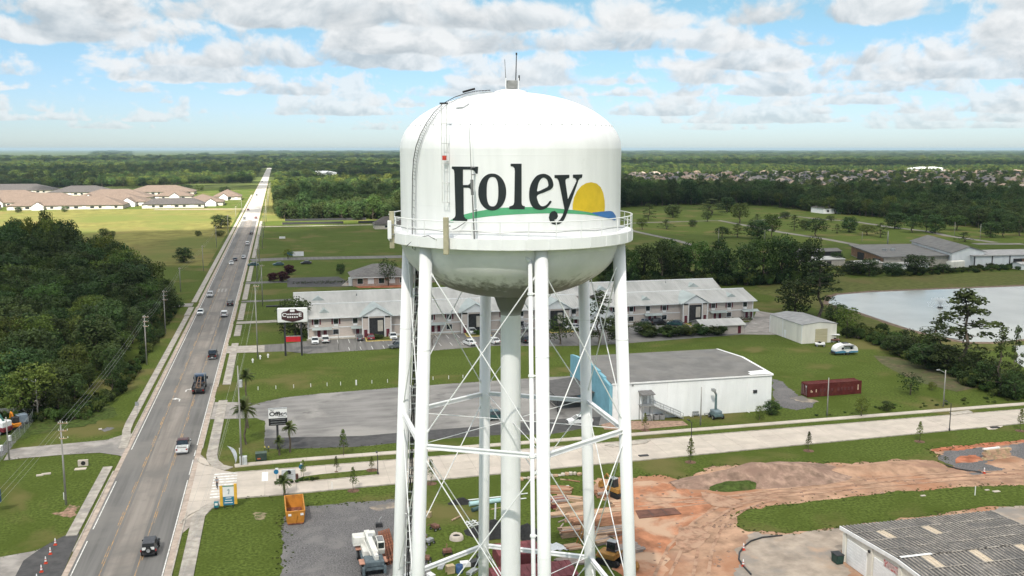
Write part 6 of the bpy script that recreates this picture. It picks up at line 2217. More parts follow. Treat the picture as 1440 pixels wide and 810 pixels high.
def wheel_meshes(r, w):
    if (r, w) not in WH:
        out = []
        for nm, prof, m in (('tyre', [(r * .62, -w / 2), (r * .94, -w / 2), (r, -w * .3), (r, w * .3), (r * .94, w / 2), (r * .62, w / 2)], m_black), ('rim', [(0.01, -w * .30), (r * .25, -w * .36), (r * .62, -w * .46), (r * .66, -w * .46), (r * .66, w * .46), (r * .62, w * .46), (r * .25, w * .36), (0.01, w * .3)], m_rim)):
            mb = MB()
            mb.lathe(prof, 16)
            me = bpy.data.meshes.new(nm)
            me.from_pydata([(z, x, y) for x, y, z in mb.v], [], mb.f)
            me.materials.append(m)
            me.polygons.foreach_set('use_smooth', [True] * len(me.polygons))
            out.append(me)
        WH[(r, w)] = out
    return WH[(r, w)]


def wheel(t, x, y, r=0.33, w=0.23, name='wheel'):
    a, b = wheel_meshes(r, w)
    o = link(bpy.data.objects.new(name, a), t)
    o.location = (x, y, r)
    q = link(bpy.data.objects.new('rim', b), o)
    return o


def cabin(t, m, W, yb0, yb1, yt0, yt1, z0, z1, nwin=2, k=0.80):
    """glass house: glass body, roof panel and pillars"""
    mb = MB()
    w0, w1 = W / 2 * 0.96, W / 2 * k
    vs = [(-w0, yb0, z0), (w0, yb0, z0), (w0, yb1, z0), (-w0, yb1, z0), (-w1, yt0, z1), (w1, yt0, z1), (w1, yt1, z1), (-w1, yt1, z1)]
    mb.add(vs, [(4, 5, 6, 7), (0, 1, 5, 4), (1, 2, 6, 5), (2, 3, 7, 6), (3, 0, 4, 7)])
    mb.build('window', m_glass, t)
    mb = MB()
    g = 0.05
    mb.add([(-w1 - .02, yt0 - .05, z1), (w1 + .02, yt0 - .05, z1), (w1 + .02, yt1 + .05, z1), (-w1 - .02, yt1 + .05, z1), (-w1 + .08, yt0 + .1, z1 + .065), (w1 - .08, yt0 + .1, z1 + .065), (w1 - .08, yt1 - .12, z1 + .065), (-w1 + .08, yt1 - .12, z1 + .065)],
           [(4, 5, 6, 7), (0, 1, 5, 4), (1, 2, 6, 5), (2, 3, 7, 6), (3, 0, 4, 7)])
    for i in range(4):
        mb.tube(Vector(vs[i]) * 1.005, Vector(vs[i + 4]) * 1.003, 0.045, n=5)
    for i in range(1, nwin):
        f = i / nwin
        for s in (-1, 1):
            mb.tube((s * w0, yb0 + (yb1 - yb0) * f, z0), (s * w1, yt0 + (yt1 - yt0) * f, z1), 0.05, n=5)
    mb.build('roof', m, t, smooth=False)


def make_car(style, m, x, y, heading, label, cat=None, group=None, z=0.08):
    name = {'sedan': 'sedan_car', 'suv': 'sport_utility_car', 'pickup': 'pickup_truck', 'hatch': 'hatchback_car', 'van': 'minivan'}[style]
    t = thing(name, label, cat or ('pickup truck' if style == 'pickup' else 'car'), (x, y, z), heading, group)
    L, Wd, zb, zh = {'sedan': (4.75, 1.84, 0.95, 1.44), 'suv': (4.70, 1.90, 1.08, 1.72), 'pickup': (5.75, 2.00, 1.14, 1.88), 'hatch': (4.2, 1.78, 0.98, 1.50), 'van': (5.1, 1.96, 1.10, 1.75)}[style]
    r = {'sedan': .33, 'hatch': .32, 'suv': .37, 'pickup': .41, 'van': .35}[style]
    h = L / 2
    g = 0.20 if style in ('sedan', 'hatch') else 0.28
    if style == 'pickup':
        prof = [(-h, .55), (-h, zb), (-h + 1.75, zb), (h - 1.55, zb), (h - .35, zb - .10), (h, zb - .32), (h, .45), (h - .15, g + .05), (-h + .15, g + .1)]
    else:
        prof = [(-h, .48), (-h + .04, zb - .08), (-h + .3, zb), (h - 1.25, zb), (h - .35, zb - .16), (h - .02, zb - .34), (h, .42), (h - .15, g), (-h + .15, g)]
    mb = MB()
    if style == 'pickup':
        # cab and nose as one block, bed as an open box
        p2 = [(-h + 1.85, g + .1), (-h + 1.85, zb), (h - 1.55, zb), (h - .35, zb - .08), (h, zb - .30), (h, .45), (h - .15, g + .05)]
        mb.side(p2, -Wd / 2, Wd / 2, .97, zb - .02)
        mb.box(0, -h + .93, .45, Wd * .98, 1.86, .22)
        for s in (-1, 1):
            mb.box(s * (Wd / 2 - .09), -h + .93, .62, .18, 1.86, zb - .60)
        mb.box(0, -h + .06, .62, Wd * .98, .12, zb - .62)
    else:
        mb.side(prof, -Wd / 2, Wd / 2, .95, zb - .05)
    o = recalc(mb.build('body', m, t))
    bevel(o, 0.06, 2)
    if style == 'pickup':
        MB().box(0, -h + .95, .68, Wd * .82, 1.72, .04).build('cargo_bed', m_dark, t)
        cabin(t, m, Wd, -h + 1.9, h - 1.35, -h + 2.15, h - 2.15, zb, zh, 2, .82)
    elif style == 'sedan':
        cabin(t, m, Wd, -h + .55, h - 1.15, -h + 1.25, h - 1.95, zb - .02, zh, 2)
    elif style == 'hatch':
        cabin(t, m, Wd, -h + .15, h - 1.0, -h + .55, h - 1.75, zb - .02, zh, 2)
    else:
        cabin(t, m, Wd, -h + .12, h - 1.15, -h + .45, h - 1.9, zb - .02, zh, 3, .84)
    for s in (-1, 1):
        for q in (-1, 1):
            wheel(t, s * (Wd / 2 - .12), q * (h - .95) + (0.05 if q > 0 else .12), r)
        MB().box(s * (Wd / 2 - .30), h - .08, zb - .42, .42, .14, .16).build('headlight', m_lampw, t)
        MB().box(s * (Wd / 2 - .22), -h + .02, zb - .34, .26, .09, .24).build('tail_light', m_lampr, t)
        MB().box(s * (Wd / 2 + .10), h - 1.75, zb - .02, .20, .12, .15).build('wing_mirror', m_dark if style == 'pickup' else m, t)
    MB().box(0, -h - .01, .55, .42, .04, .14).build('number_plate', m_plate, t)
    MB().box(0, h - .01, .50, Wd * .55, .06, .20).build('grille', m_dark, t)
    MB().box(0, -h + .03, .33, Wd * .92, .16, .18).build('bumper', m_dark if style != 'pickup' else m_rim, t)
    return t


WHT, BLK, SIL, GRY, RED, DBL, TEAL = (paint('white', (0.72, 0.73, 0.72)), paint('black', (0.012, 0.012, 0.014)), paint('silver', (0.40, 0.41, 0.42)), paint('grey', (0.10, 0.11, 0.12)), paint('maroon', (0.16, 0.015, 0.025)), paint('navy', (0.02, 0.035, 0.07)), paint('teal', (0.02, 0.07, 0.07)))


def gx(u, v):
    g = G(u, v)
    return g.x, g.y


for st, m, u, v, hd, lab in (
        ('pickup', WHT, 258, 633, 0, 'white pickup truck with a maroon roof and dark bed, second up the road'),
        ('pickup', BLK, 299.5, 503, 0, 'black pickup truck driving away beyond the blue truck'),
        ('suv', WHT, 315.7, 445, 0, 'white sport utility car driving away behind a black one'),
        ('suv', BLK, 324, 429.5, 0, 'black sport utility car driving away ahead of a white one'),
        ('sedan', WHT, 282, 442, PI, 'white saloon car coming towards the camera by the dark wood'),
        ('suv', SIL, 295.5, 417.5, PI, 'silver and dark car coming along the lane by the dark wood'),
        ('sedan', WHT, 325.5, 372, PI, 'white car coming close beside a dark one far up the road'),
        ('sedan', GRY, 330.5, 367, 0, 'dark car next to the white one in the middle of the far road'),
        ('sedan', WHT, 342.6, 363.5, 0, 'white car driving away just before the side road junction'),
        ('suv', WHT, 348, 344.5, 0, 'white car driving away beyond the side road junction'),
        ('suv', BLK, 353.6, 329.5, 0, 'black car driving away near the end of the shaded road'),
        ('sedan', RED, 360, 307.5, 0, 'dark red car at the edge of the sunlit road'),
        ('sedan', GRY, 343.8, 308.5, PI, 'dark grey oncoming car at the edge of the sunlit road'),
        ('sedan', RED, 349, 296, PI, 'small red oncoming car on the sunlit road'),
        ('sedan', GRY, 361, 275, PI, 'small dark car far up the sunlit road'),
        ('suv', GRY, 368.5, 256, 0, 'tiny dark car near the far end of the road'),
        ('sedan', TEAL, 356, 374, -PI / 2, 'dark green saloon car waiting at the mouth of the side road'),
        ('sedan', TEAL, 391.5, 373.5, -PI / 2, 'blue grey saloon car second in the queue on the side road'),
        ('sedan', BLK, 430.5, 371.5, -PI / 2, 'dark saloon car third in the queue on the side road')):
    x, y = gx(u, v)
    c_ = make_car(st, m, x, y, hd if hd in (0, PI) else PI / 2, lab)
    if 'maroon roof' in lab:
        for ch in c_.children:
            if ch.name.startswith('roof'):
                ch.data.materials[0] = mat('maroon_roof', (.07, .025, .028), .4, .1, 2)
            if ch.name.startswith('cargo'):
                ch.data.materials[0] = mat('brown_bed', (.055, .03, .028), .7, .15, 2)
for st, m, u, v, hd, lab in (
        ('sedan', WHT, 443, 482.5, PI, 'white saloon car parked first at the motel front'),
        ('suv', WHT, 457.5, 481, 0, 'white sport utility car parked second at the motel front'),
        ('hatch', GRY, 505.5, 478, 0, 'grey hatchback car parked left of the maroon one'),
        ('sedan', RED, 521, 477.5, 0, 'maroon car parked beside the porch bed at the motel'),
        ('sedan', WHT, 552.5, 476, PI, 'white car parked just left of the tower legs'),
        ('suv', GRY, 559, 489.5, PI / 2, 'dark grey car on the motel drive left of the tower legs'),
        ('sedan', WHT, 664, 469, PI, 'white car parked by the middle motel porch'),
        ('sedan', WHT, 660.5, 485, 0.25, 'white car parked at the lawn edge between the legs'),
        ('sedan', WHT, 694, 482.5, 0.25, 'white car half hidden by the tower riser'),
        ('suv', BLK, 737, 481, 0.2, 'black car seen between the riser and the overflow pipe'),
        ('pickup', SIL, 740, 464, PI, 'silver pickup seen between riser and pipe near the motel'),
        ('sedan', SIL, 906, 455, 0.9, 'silver saloon car parked beside the right tower leg'),
        ('suv', BLK, 926.5, 456.5, -PI / 2, 'black car parked before the right motel wing'),
        ('sedan', TEAL, 950, 457.5, 0.9, 'grey green car parked left of the gabled porch on the right wing'),
        ('sedan', WHT, 806, 463, PI / 2, 'white car behind the tree in front of the white gabled office'),
        ('sedan', WHT, 815, 595.5, PI / 2, 'white saloon car parked below the blue fronted hall'),
        ('suv', TEAL, 697, 590, -PI / 2, 'dark green car on the bar lot behind the tower riser')):
    x, y = gx(u, v)
    make_car(st, m, x, y, hd, lab, z=0.07)


def jeep(x, y):
    t = thing('off_road_car', 'black off road car with spare wheel at its tail, nearest on the road', 'car', (x, y, 0.08))
    b = MB()
    b.side([(-1.95, .55), (-1.95, 1.10), (.75, 1.10), (1.75, 1.06), (1.85, .9), (1.85, .5), (1.7, .42), (-1.8, .42)], -.78, .78)
    bevel(recalc(b.build('body', BLK, t)), .05, 2)
    for s in (-1, 1):
        for q, yy in ((1, 1.28), (-1, -1.25)):
            f = MB()
            f.side([(yy - .58, .72), (yy - .42, 1.0), (yy + .42, 1.0), (yy + .58, .72), (yy + .50, .72), (yy + .36, .92), (yy - .36, .92), (yy - .50, .72)], s * .74, s * .98)
            recalc(f.build('mudguard', BLK, t))
            wheel(t, s * .80, yy, .41, .28)
        MB().box(s * .80, -.05, .40, .20, 1.5, .09).build('side_step', BLK, t)
        MB().box(s * .88, -1.92, .80, .13, .10, .22).build('tail_light', m_lampr, t)
        mb = MB()
        mb.tube((s * .5, 1.86, .82), (s * .5, 1.92, .82), .13, n=12)
        mb.build('headlight', m_lampw, t)
        MB().box(s * .95, .72, 1.12, .24, .10, .2).build('wing_mirror', BLK, t)
    cb = MB()
    cb.add([(-.76, -1.9, 1.1), (.76, -1.9, 1.1), (.74, .75, 1.1), (-.74, .75, 1.1), (-.68, -1.82, 1.74), (.68, -1.82, 1.74), (.66, .45, 1.74), (-.66, .45, 1.74)], [(0, 1, 5, 4), (1, 2, 6, 5), (2, 3, 7, 6), (3, 0, 4, 7), (4, 5, 6, 7)])
    cb.build('window', m_glass, t)
    bevel(MB().box(0, -.70, 1.74, 1.44, 2.35, .10, 0, .94, .96).build('soft_top', mat('dark_grey_canvas', (0.075, 0.08, 0.09), .9, .1, 3), t), .04)
    for s in (-1, 1):
        mb = MB()
        mb.tube((s * .72, -1.86, 1.1), (s * .66, -1.8, 1.74), .05, n=6)
        mb.tube((s * .74, -.5, 1.1), (s * .67, -.5, 1.74), .06, n=6)
        mb.tube((s * .74, .75, 1.1), (s * .66, .45, 1.74), .045, n=6)
        mb.build('pillar', BLK, t)
    for s in (-1, 1):
        MB().box(s * .50, -1.965, 1.0, .42, .05, .34).build('tail_panel', WHT, t)
    a, c_ = wheel_meshes(.38, .26)
    o = link(bpy.data.objects.new('spare_wheel', a), t)
    o.location, o.rotation_euler = (0.02, -2.10, .98), (0, 0, PI / 2)
    q = link(bpy.data.objects.new('rim', c_), o)
    MB().box(0, -2.02, .42, 1.5, .16, .2).build('bumper', m_dark, t)
    MB().box(0, 1.93, .45, 1.6, .2, .2).build('bumper', m_dark, t)
    return t


jeep(*gx(212, 776))


m_cdeck = mat('dark_truck_deck', (.05, .055, .06), .7, .2, 2, c2=(.10, .07, .05), th=(.5, .7), sc2=1)
m_bwood = mat('brown_load', (.17, .115, .08), .9, .2, 3)


def blue_truck(x, y):
    t = thing('flatbed_truck', 'dark blue lorry with a rusty boom lying over its open deck', 'truck', (x, y, 0.08))
    mb = MB()
    mb.side([(1.6, .75), (1.6, 2.75), (1.9, 2.95), (3.3, 2.95), (3.75, 2.0), (3.9, 1.7), (3.9, .75)], -1.2, 1.2)
    bevel(recalc(mb.build('cab', paint('truck_blue', (0.012, 0.04, 0.085)), t)), .08, 2)
    MB().box(0, 1.58, 1.7, 1.9, .06, .8).build('rear_window', m_glass, t)
    MB().box(0, 3.62, 1.95, 2.1, .2, .75, 0, 1, .2).build('windscreen', m_glass, t)
    MB().box(0, -1.3, .75, .9, 5.6, .35).build('chassis', m_dark, t)
    MB().box(0, -1.4, 1.1, 2.5, 5.5, .18).build('deck', m_cdeck, t)
    for s in (-1, 1):
        MB().box(s * 1.22, -1.4, 1.28, .1, 5.5, .35).build('side_rail', m_dark, t)
        mb = MB()
        mb.tube((s * .42, -4.0, 1.45), (s * .25, 1.3, 2.5), .11, n=6)
        mb.build('boom', m_bwood, t)
        MB().box(s * 1.35, 3.3, 1.6, .26, .12, .55).build('wing_mirror', m_dark, t)
        MB().box(s * 1.0, -4.18, .85, .3, .08, .2).build('tail_light', m_lampr, t)
        for yy in (2.6, -2.2, -3.3):
            wheel(t, s * 1.0, yy, .50, .42)
        mb = MB()
        mb.tube((s * .95, 1.3, 1.1), (s * .95, 1.3, 3.3), .09, n=8)
        mb.build('exhaust_stack', m_rim, t)
    for i in range(5):
        f = i / 4
        MB().tube((-.42 + .17 * f, -4.0 + 5.3 * f, 1.45 + 1.05 * f), (.42 - .17 * f, -4.0 + 5.3 * f, 1.45 + 1.05 * f), .07, n=6).build('boom_rung', m_bwood, t)
    rr = random.Random(2)
    for i in range(9):
        MB().box(rr.uniform(-.8, .8), rr.uniform(-3.6, .8), 1.3 + .08 * (i % 3), rr.uniform(.2, .5), rr.uniform(.8, 1.9), .18, rr.uniform(-.5, .5)).build('timber_piece', m_bwood if i % 3 == 0 else m_cdeck, t)
    return t


blue_truck(*gx(281, 549))

# ------------------------------------------------------------------ people
m_skin = mat('skin', (0.33, 0.20, 0.14), .6, .05, 4)
m_shirt = mat('grey_shirt', (0.20, 0.215, 0.24), .85, .1, 5)
m_trs = mat('dark_trousers', (0.03, 0.033, 0.042), .85, .1, 5)


def person(x, y, rz, label):
    t = thing('person', label, 'person', (x, y, 0.083), rz)

    def skin(name, joints, edges, m, root=0):
        me = bpy.data.meshes.new(name)
        me.from_pydata([j[0] for j in joints], edges, [])
        o = link(bpy.data.objects.new(name, me), t)
        md = o.modifiers.new('skin', 'SKIN')
        md.use_smooth_shade = True
        for i, j in enumerate(joints):
            me.skin_vertices[0].data[i].radius = (j[1], j[1] if len(j) < 3 else j[2])
        me.skin_vertices[0].data[root].use_root = True
        o.modifiers.new('sub', 'SUBSURF').levels = 1
        o.modifiers['sub'].render_levels = 1
        me.materials.append(m)
        return o
    # body, hips first: mid stride, arms swinging
    J = [((0, 0, .95), .13, .10), ((0, .01, 1.15), .125, .09), ((0, .02, 1.38), .15, .095), ((0, .03, 1.50), .06), ((0, .05, 1.60), .075, .085), ((0, .06, 1.70), .07, .08),
         ((-.10, .02, .90), .085), ((-.11, .22, .50), .062), ((-.11, .22, .09), .042), ((-.11, .36, .04), .035),
         ((.10, 0, .90), .085), ((.11, -.10, .50), .062), ((.11, -.36, .14), .042), ((.11, -.25, .05), .035),
         ((-.21, .02, 1.40), .05), ((-.25, -.10, 1.13), .042), ((-.24, -.02, .88), .03), ((-.24, .03, .80), .026),
         ((.21, .02, 1.40), .05), ((.25, .12, 1.14), .042), ((.24, .28, .93), .03), ((.235, .34, .87), .026)]
    E_ = [(0, 1), (1, 2), (2, 3), (3, 4), (4, 5), (0, 6), (6, 7), (7, 8), (8, 9), (0, 10), (10, 11), (11, 12), (12, 13), (2, 14), (14, 15), (15, 16), (16, 17), (2, 18), (18, 19), (19, 20), (20, 21)]
    skin('body', J, E_, m_skin)
    g = 1.18
    skin('shirt', [((0, 0, .93), .145, .115), ((0, .01, 1.15), .14, .105), ((0, .02, 1.40), .165, .11), ((-.21, .02, 1.40), .065), ((-.25, -.09, 1.16), .056), ((.21, .02, 1.40), .065), ((.25, .11, 1.17), .056)], [(0, 1), (1, 2), (2, 3), (3, 4), (2, 5), (5, 6)], m_shirt)
    skin('trousers', [((0, 0, .96), .142, .11), ((-.10, .02, .88), .096), ((-.11, .22, .50), .075), ((-.11, .22, .12), .062), ((.10, 0, .88), .096), ((.11, -.10, .50), .075), ((.11, -.35, .17), .062)], [(0, 1), (1, 2), (2, 3), (0, 4), (4, 5), (5, 6)], m_trs)
    mb = MB()
    mb.lathe([(.092, 1.66), (.098, 1.72), (.08, 1.78), (.02, 1.805)], 12, 0, .045)
    mb.build('hair', m_dark, t, smooth=True)
    for s, yy, z in ((-1, .29, .03), (1, -.30, .05)):
        bevel(MB().box(s * .11, yy, z - .03, .10, .27, .09).build('shoe', m_black, t), .02)
    for s, (hx, hy, hz) in ((-1, (-.24, .04, .78)), (1, (.235, .355, .85))):
        for q in range(4):
            MB().tube((hx + (q - 1.5) * .006, hy + (q - 1.5) * .018, hz), (hx + s * -.01, hy + .02 + (q - 1.5) * .018, hz - .075), .009, .007, 5).build('finger', m_skin, t)
        MB().tube((hx - s * .02, hy + .03, hz + .02), (hx - s * .03, hy + .06, hz - .02), .010, .008, 5).build('thumb', m_skin, t)


px_, py_ = gx(305.5, 687.5)
person(px_, py_, PI * 0.97, 'person in a grey shirt and dark trousers walking over the crosswalk')

# ------------------------------------------------------------------ poles and wires
def upole(x, y, h, label, arms=1, group=None, lamp=False, r=0.15, tr=False):
    t = thing('utility_pole', label, 'utility pole', (x, y, 0), 0, group)
    MB().tube((0, 0, 0), (0, 0, h), r, r * .62, 10).build('pole', m_pole, t, smooth=True)
    for i in range(arms):
        z = h - .5 - i * 1.1
        MB().box(0.28, -.1, z, 1.3 if i == 0 else .9, .10, .12).build('crossarm', m_wood, t)
        mb = MB()
        for q in (-.25, .3, .85):
            mb.tube((q, -.1, z + .12), (q, -.1, z + .34), .045, .03, 6)
        mb.build('insulator', m_trim, t, kind='stuff')
    if tr:
        mb = MB()
        mb.tube((.36, -.1, h - 3.4), (.36, -.1, h - 2.3), .27, n=12)
        mb.build('transformer', mat('transformer_grey', (.45, .46, .46), .5, .06, 2), t)
    if lamp:
        mb = MB()
        mb.tube((0, 0, h - .6), (-1.4, 0, h + .1), .05, n=6)
        mb.build('lamp_arm', m_steel, t)
        MB().box(-1.7, 0, h + .05, .7, .28, .14).build('lamp_head', m_steel, t)
    return t


def pole_px(u, vb, vt, label, **k):
    g = G(u, vb)
    return upole(g.x, g.y, hpx(u, vb, vt), label, **k)


def wire(a, b, sag, label, off=((0, 0),), grp='power lines along the main road'):
    t = thing('power_line', label, 'power line', (0, 0, 0), 0, grp)
    for dx, dz in off:
        pts = []
        for i in range(13):
            f = i / 12
            p = Vector(a).lerp(Vector(b), f)
            pts.append((p.x + dx, p.y, p.z + dz - 4 * sag * f * (1 - f)))
        MB().path(pts, 0.012, 4).build('wire', m_wire, t)


LP = [(93, 710, 590), (206.5, 513, 443), (233, 470, 408)]
labs = ['grey utility pole on the lawn left of the road by the reddish bare patch', 'grey utility pole at the front edge of the dark wood', 'slim utility pole at the upper corner of the dark wood']
LPS = []
for (u, vb, vt), lab in zip(LP, labs):
    g = G(u, vb)
    h = hpx(u, vb, vt)
    LPS.append((g.x, g.y, h))
    upole(g.x, g.y, h, lab, arms=3)
for i, (u, vb, vt) in enumerate([(254, 410, 376), (286, 381, 345), (304.5, 348, 318), (321, 330, 302), (332, 312, 290), (340, 300, 278)]):
    g = G(u, vb)
    h = hpx(u, vb, vt)
    LPS.append((g.x, g.y, h))
    upole(g.x, g.y, h, 'slim grey utility pole in the meadow left of the road', arms=1, group='utility poles along the meadow')
LPS.insert(0, (-34, 75, 12.5))
for i, (a, b) in enumerate(zip(LPS, LPS[1:])):
    wire((a[0] + .2, a[1], a[2] - .2), (b[0] + .2, b[1], b[2] - .2), 0.8, 'thin wires on the poles left of the road', ((-.3, 0), (.3, -.1), (0, -1.2)), 'wires left of the road')
RP = [(340, 655, 514), (362.5, 504, 400), (369.5, 431, 372)]
labs = ['tall pale utility pole with a white drum beside the palms', 'leaning grey utility pole before the white motel sign', 'thin grey utility pole near the purple trees']
RPS = [(-9.0, 80, 17)]
for i, ((u, vb, vt), lab) in enumerate(zip(RP, labs)):
    g = G(u, vb)
    h = hpx(u, vb, vt)
    RPS.append((g.x, g.y, h))
    upole(g.x, g.y, h, lab, arms=1 if i else 0, tr=(i == 0))
y = RPS[-1][1] + 62
while y < 1150:
    RPS.append((-9.0 + (R.uniform(-.5, .5)), y, 12.5))
    upole(RPS[-1][0], y, 12.5, 'slim utility pole on the verge right of the far road', arms=1, group='utility poles right of the far road')
    y += 62
for a, b in zip(RPS, RPS[1:]):
    wire((a[0], a[1], a[2] - .2), (b[0], b[1], b[2] - .2), 0.9, 'thin wires on the poles right of the road', ((-.4, 0), (.5, 0), (0.1, -1.6), (0, -2.6)), 'wires right of the road')
for u, vb, vt, lab in ((54, 590, 533, 'pole with a small lamp at the left front of the dark wood'), (13, 647, 586, 'thin pole beside the fence of the works yard'), (985, 598, 544, 'bare slim pole in front of the white hall'), (1163, 585, 531, 'slim grey pole before the red container'), (1326.5, 572, 520, 'grey wooden pole above the lamp post on the right'), (1010, 350, 322, 'thin pole on the park lawn above the dark oaks'), (1075, 345, 322, 'thin park pole beside the dark pair of trees'), (1248, 346, 325, 'white thick pole behind the brick warehouse'), (1342, 332, 312, 'thin pole behind the gabled warehouse'), (1378, 338, 315, 'thin pole right of the gabled warehouse'), (1212, 340, 326, 'faint thin pole on the park lawn left of the white one')):
    pole_px(u, vb, vt, lab, arms=0, lamp=lab.startswith(('pole with', 'grey wooden')), r=.35 if 'thick' in lab else .13)
for u, vb, vt, lab in ((971.5, 640, 594, 'black street lamp behind the young tree on the street verge'), (1335, 606, 567, 'black street lamp above the pale traffic island'), (531.5, 668, 640, 'thin black lamp pole at the right end of the median')):
    g = G(u, vb)
    h = hpx(u, vb, vt)
    t = thing('street_lamp', lab, 'street lamp', (g.x, g.y, 0))
    MB().tube((0, 0, 0), (0, 0, h), .09, .06, 8).build('post', m_dark, t)
    MB().tube((0, 0, 0), (0, 0, .5), .17, .13, 8).build('base', m_dark, t)
    mb = MB()
    mb.tube((0, 0, h - .1), (0, 1.2, h + .05), .04, n=6)
    mb.build('lamp_arm', m_dark, t)
    MB().box(0, 1.4, h, .3, .6, .12).build('lamp_head', m_dark, t)

# ------------------------------------------------------------------ signs
FONT = None


def text_obj(s, size, loc, rot, m, parent, name='lettering', bold=0.0, ext=0.012, align='CENTER', sx=1.0):
    cu = bpy.data.curves.new(name, 'FONT')
    cu.body = s
    cu.size = size
    cu.align_x, cu.align_y = align, 'CENTER'
    cu.extrude = ext
    cu.offset = bold
    tmp = bpy.data.objects.new(name, cu)
    COL.objects.link(tmp)
    dg = bpy.context.evaluated_depsgraph_get()
    me = bpy.data.meshes.new_from_object(tmp.evaluated_get(dg))
    bpy.data.objects.remove(tmp)
    me.materials.clear()
    me.materials.append(m)
    o = link(bpy.data.objects.new(name, me), parent)
    o.location, o.rotation_euler = loc, rot
    o.scale = (sx, 1, 1)
    return o


m_blk = mat('black_sign_paint', (0.015, 0.015, 0.017), .5, .05, 2)
m_wsign = mat('white_sign_face', (0.74, 0.74, 0.73), .5, .02, 1)
m_dred = mat('red_sign_face', (0.50, 0.02, 0.03), .5, .05, 1)
UP = (PI / 2, 0, 0)


def sign_px(u0, u1, v0, v1, vbase, depth):
    """board spanning given pixels, standing where row vbase meets the ground"""
    g = G((u0 + u1) / 2, vbase)
    k = ppm((u0 + u1) / 2, vbase)
    zt, zb = hpx((u0 + u1) / 2, vbase, v0), hpx((u0 + u1) / 2, vbase, v1)
    return g, (u1 - u0) / k, zb, zt


# motel sign
g, w, zb, zt = sign_px(393, 433.5, 432.5, 453.5, 500, .5)
t = thing('motel_sign', 'big white motel sign with a dark badge on two black posts', 'sign', (g.x, g.y, 0), -0.10)
bevel(MB().box(0, 0, zb, w, .55, zt - zb).build('board', m_wsign, t), .35, 3, 60)
for s in (-1, 1):
    MB().box(s * w * .27, .02, 0, .42, .40, zb + .2).build('post', m_dark, t)
hb2 = (zt - zb)
zc = (zt + zb) / 2
badge = [(-.36, -.20), (-.36, .12), (-.30, .20), (-.17, .24), (-.10, .34), (.10, .34), (.17, .24), (.30, .20), (.36, .12), (.36, -.20), (.24, -.28), (0, -.36), (-.24, -.28)]
for nm, k, m, yy in (('badge_rim', 1.0, m_wsign, -.30), ('badge', 1.0, mat('badge_brown', (0.055, 0.022, 0.022), .5, .05, 1), -.31)):
    mb = MB()
    P = [(p[0] * w * k, yy, zc + p[1] * hb2 * 1.25 * k) for p in badge]
    mb.add(P + [(q[0], -.27, q[2]) for q in P], [tuple(range(len(P)))] + [(i, (i + 1) % len(P), len(P) + (i + 1) % len(P), len(P) + i) for i in range(len(P))])
    recalc(mb.build(nm, m, t))
for ch, q in (('C', -.27), ('E', .25)):
    text_obj(ch, hb2 * .34, (w * q, -.33, zc + hb2 * .02), UP, m_wsign, t, 'lettering', .03, sx=1.2)
for q in range(7):
    MB().box(w * (-.175 + .058 * q), -.325, zc + hb2 * .03, w * .044, .02, hb2 * .085).build('letter_block', m_wsign, t)
for q in range(5):
    MB().box(w * (-.15 + .075 * q), -.325, zc - hb2 * .17, w * .045, .02, hb2 * .10).build('letter_block', m_wsign, t)
MB().box(0, -.33, zc + hb2 * .23, w * .15, .02, hb2 * .16).build('emblem', m_wsign, t)
zr0, zr1 = hpx(414, 500, 480.5), hpx(414, 500, 473)
MB().box(0, 0, zr0, w * .50, .3, zr1 - zr0).build('red_board', m_dred, t)
MB().box(0, 0, zr1, w * .50, .34, .1).build('board_rim', m_steel, t)
# bar sign
g, w, zb, zt = sign_px(380.3, 404.5, 574.5, 597.5, 632, .4)
t = thing('bar_sign', 'white and black sign of the bar on one dark post', 'sign', (g.x, g.y, 0), 0.0)
zm = zb + (zt - zb) * .44
MB().box(0, 0, zm, w, .5, zt - zm).build('white_board', m_wsign, t)
MB().box(0, 0.01, zb, w, .46, zm - zb).build('black_board', m_blk, t)
MB().box(0, 0, zt, w + .04, .54, .08).build('board_rim', m_steel, t)
MB().box(-.15, .03, 0, .36, .36, zb).build('post', m_dark, t)
text_obj('Office', (zt - zm) * .60, (0.05, -.27, zm + (zt - zm) * .46), UP, m_blk, t, 'lettering', .03, sx=1.25)
text_obj('The', (zt - zm) * .24, (-w * .3, -.27, zm + (zt - zm) * .82), UP, m_blk, t, 'lettering', .01)
MB().box(w * .22, -.26, zm + (zt - zm) * .12, w * .42, .02, (zt - zm) * .07).build('letter_row', m_steel, t)
for q in range(3):
    MB().box(0, -.24, zb + .18 + q * .40, w * .8, .02, .07).build('letter_row', m_steel, t)
# estate notice with yellow side posts
g, w, zb, zt = sign_px(315, 329, 684, 710, 714.5, .3)
t = thing('notice_board', 'blue and white notice board between yellow side panels at the street corner', 'sign', (g.x, g.y, 0), -.05)
zm = zb + (zt - zb) * .46
MB().box(0, 0, zm, w, .12, zt - zm).build('white_board', m_wsign, t)
MB().box(0, 0.005, zb, w, .11, zm - zb).build('blue_board', mat('sign_blue', (0.03, 0.17, 0.27), .5, .08, 1.5), t)
MB().box(0, 0, zt, w + .1, .16, .12).build('header', mat('sign_green', (.12, .25, .16), .6, .05, 1), t)
for s in (-1, 1):
    MB().box(s * (w / 2 + .22), .02, zb + .1 * s, .40, .2, zt - zb + .25).build('side_panel', mat('sign_yellow', (0.66, 0.38, 0.05), .6, .08, 1.5), t)
    MB().box(s * w * .38, .08, 0, .12, .12, zb + .3).build('post', m_dark, t)
mb = MB()
mb.add([(-.1, -.07, zm + .35), (.12, -.07, zm + .35), (.2, -.07, zm + 1.0), (.02, -.07, zm + 1.15), (-.2, -.07, zm + .9), (.05, -.07, zm + .85)], [(0, 1, 2, 3, 4, 5)])
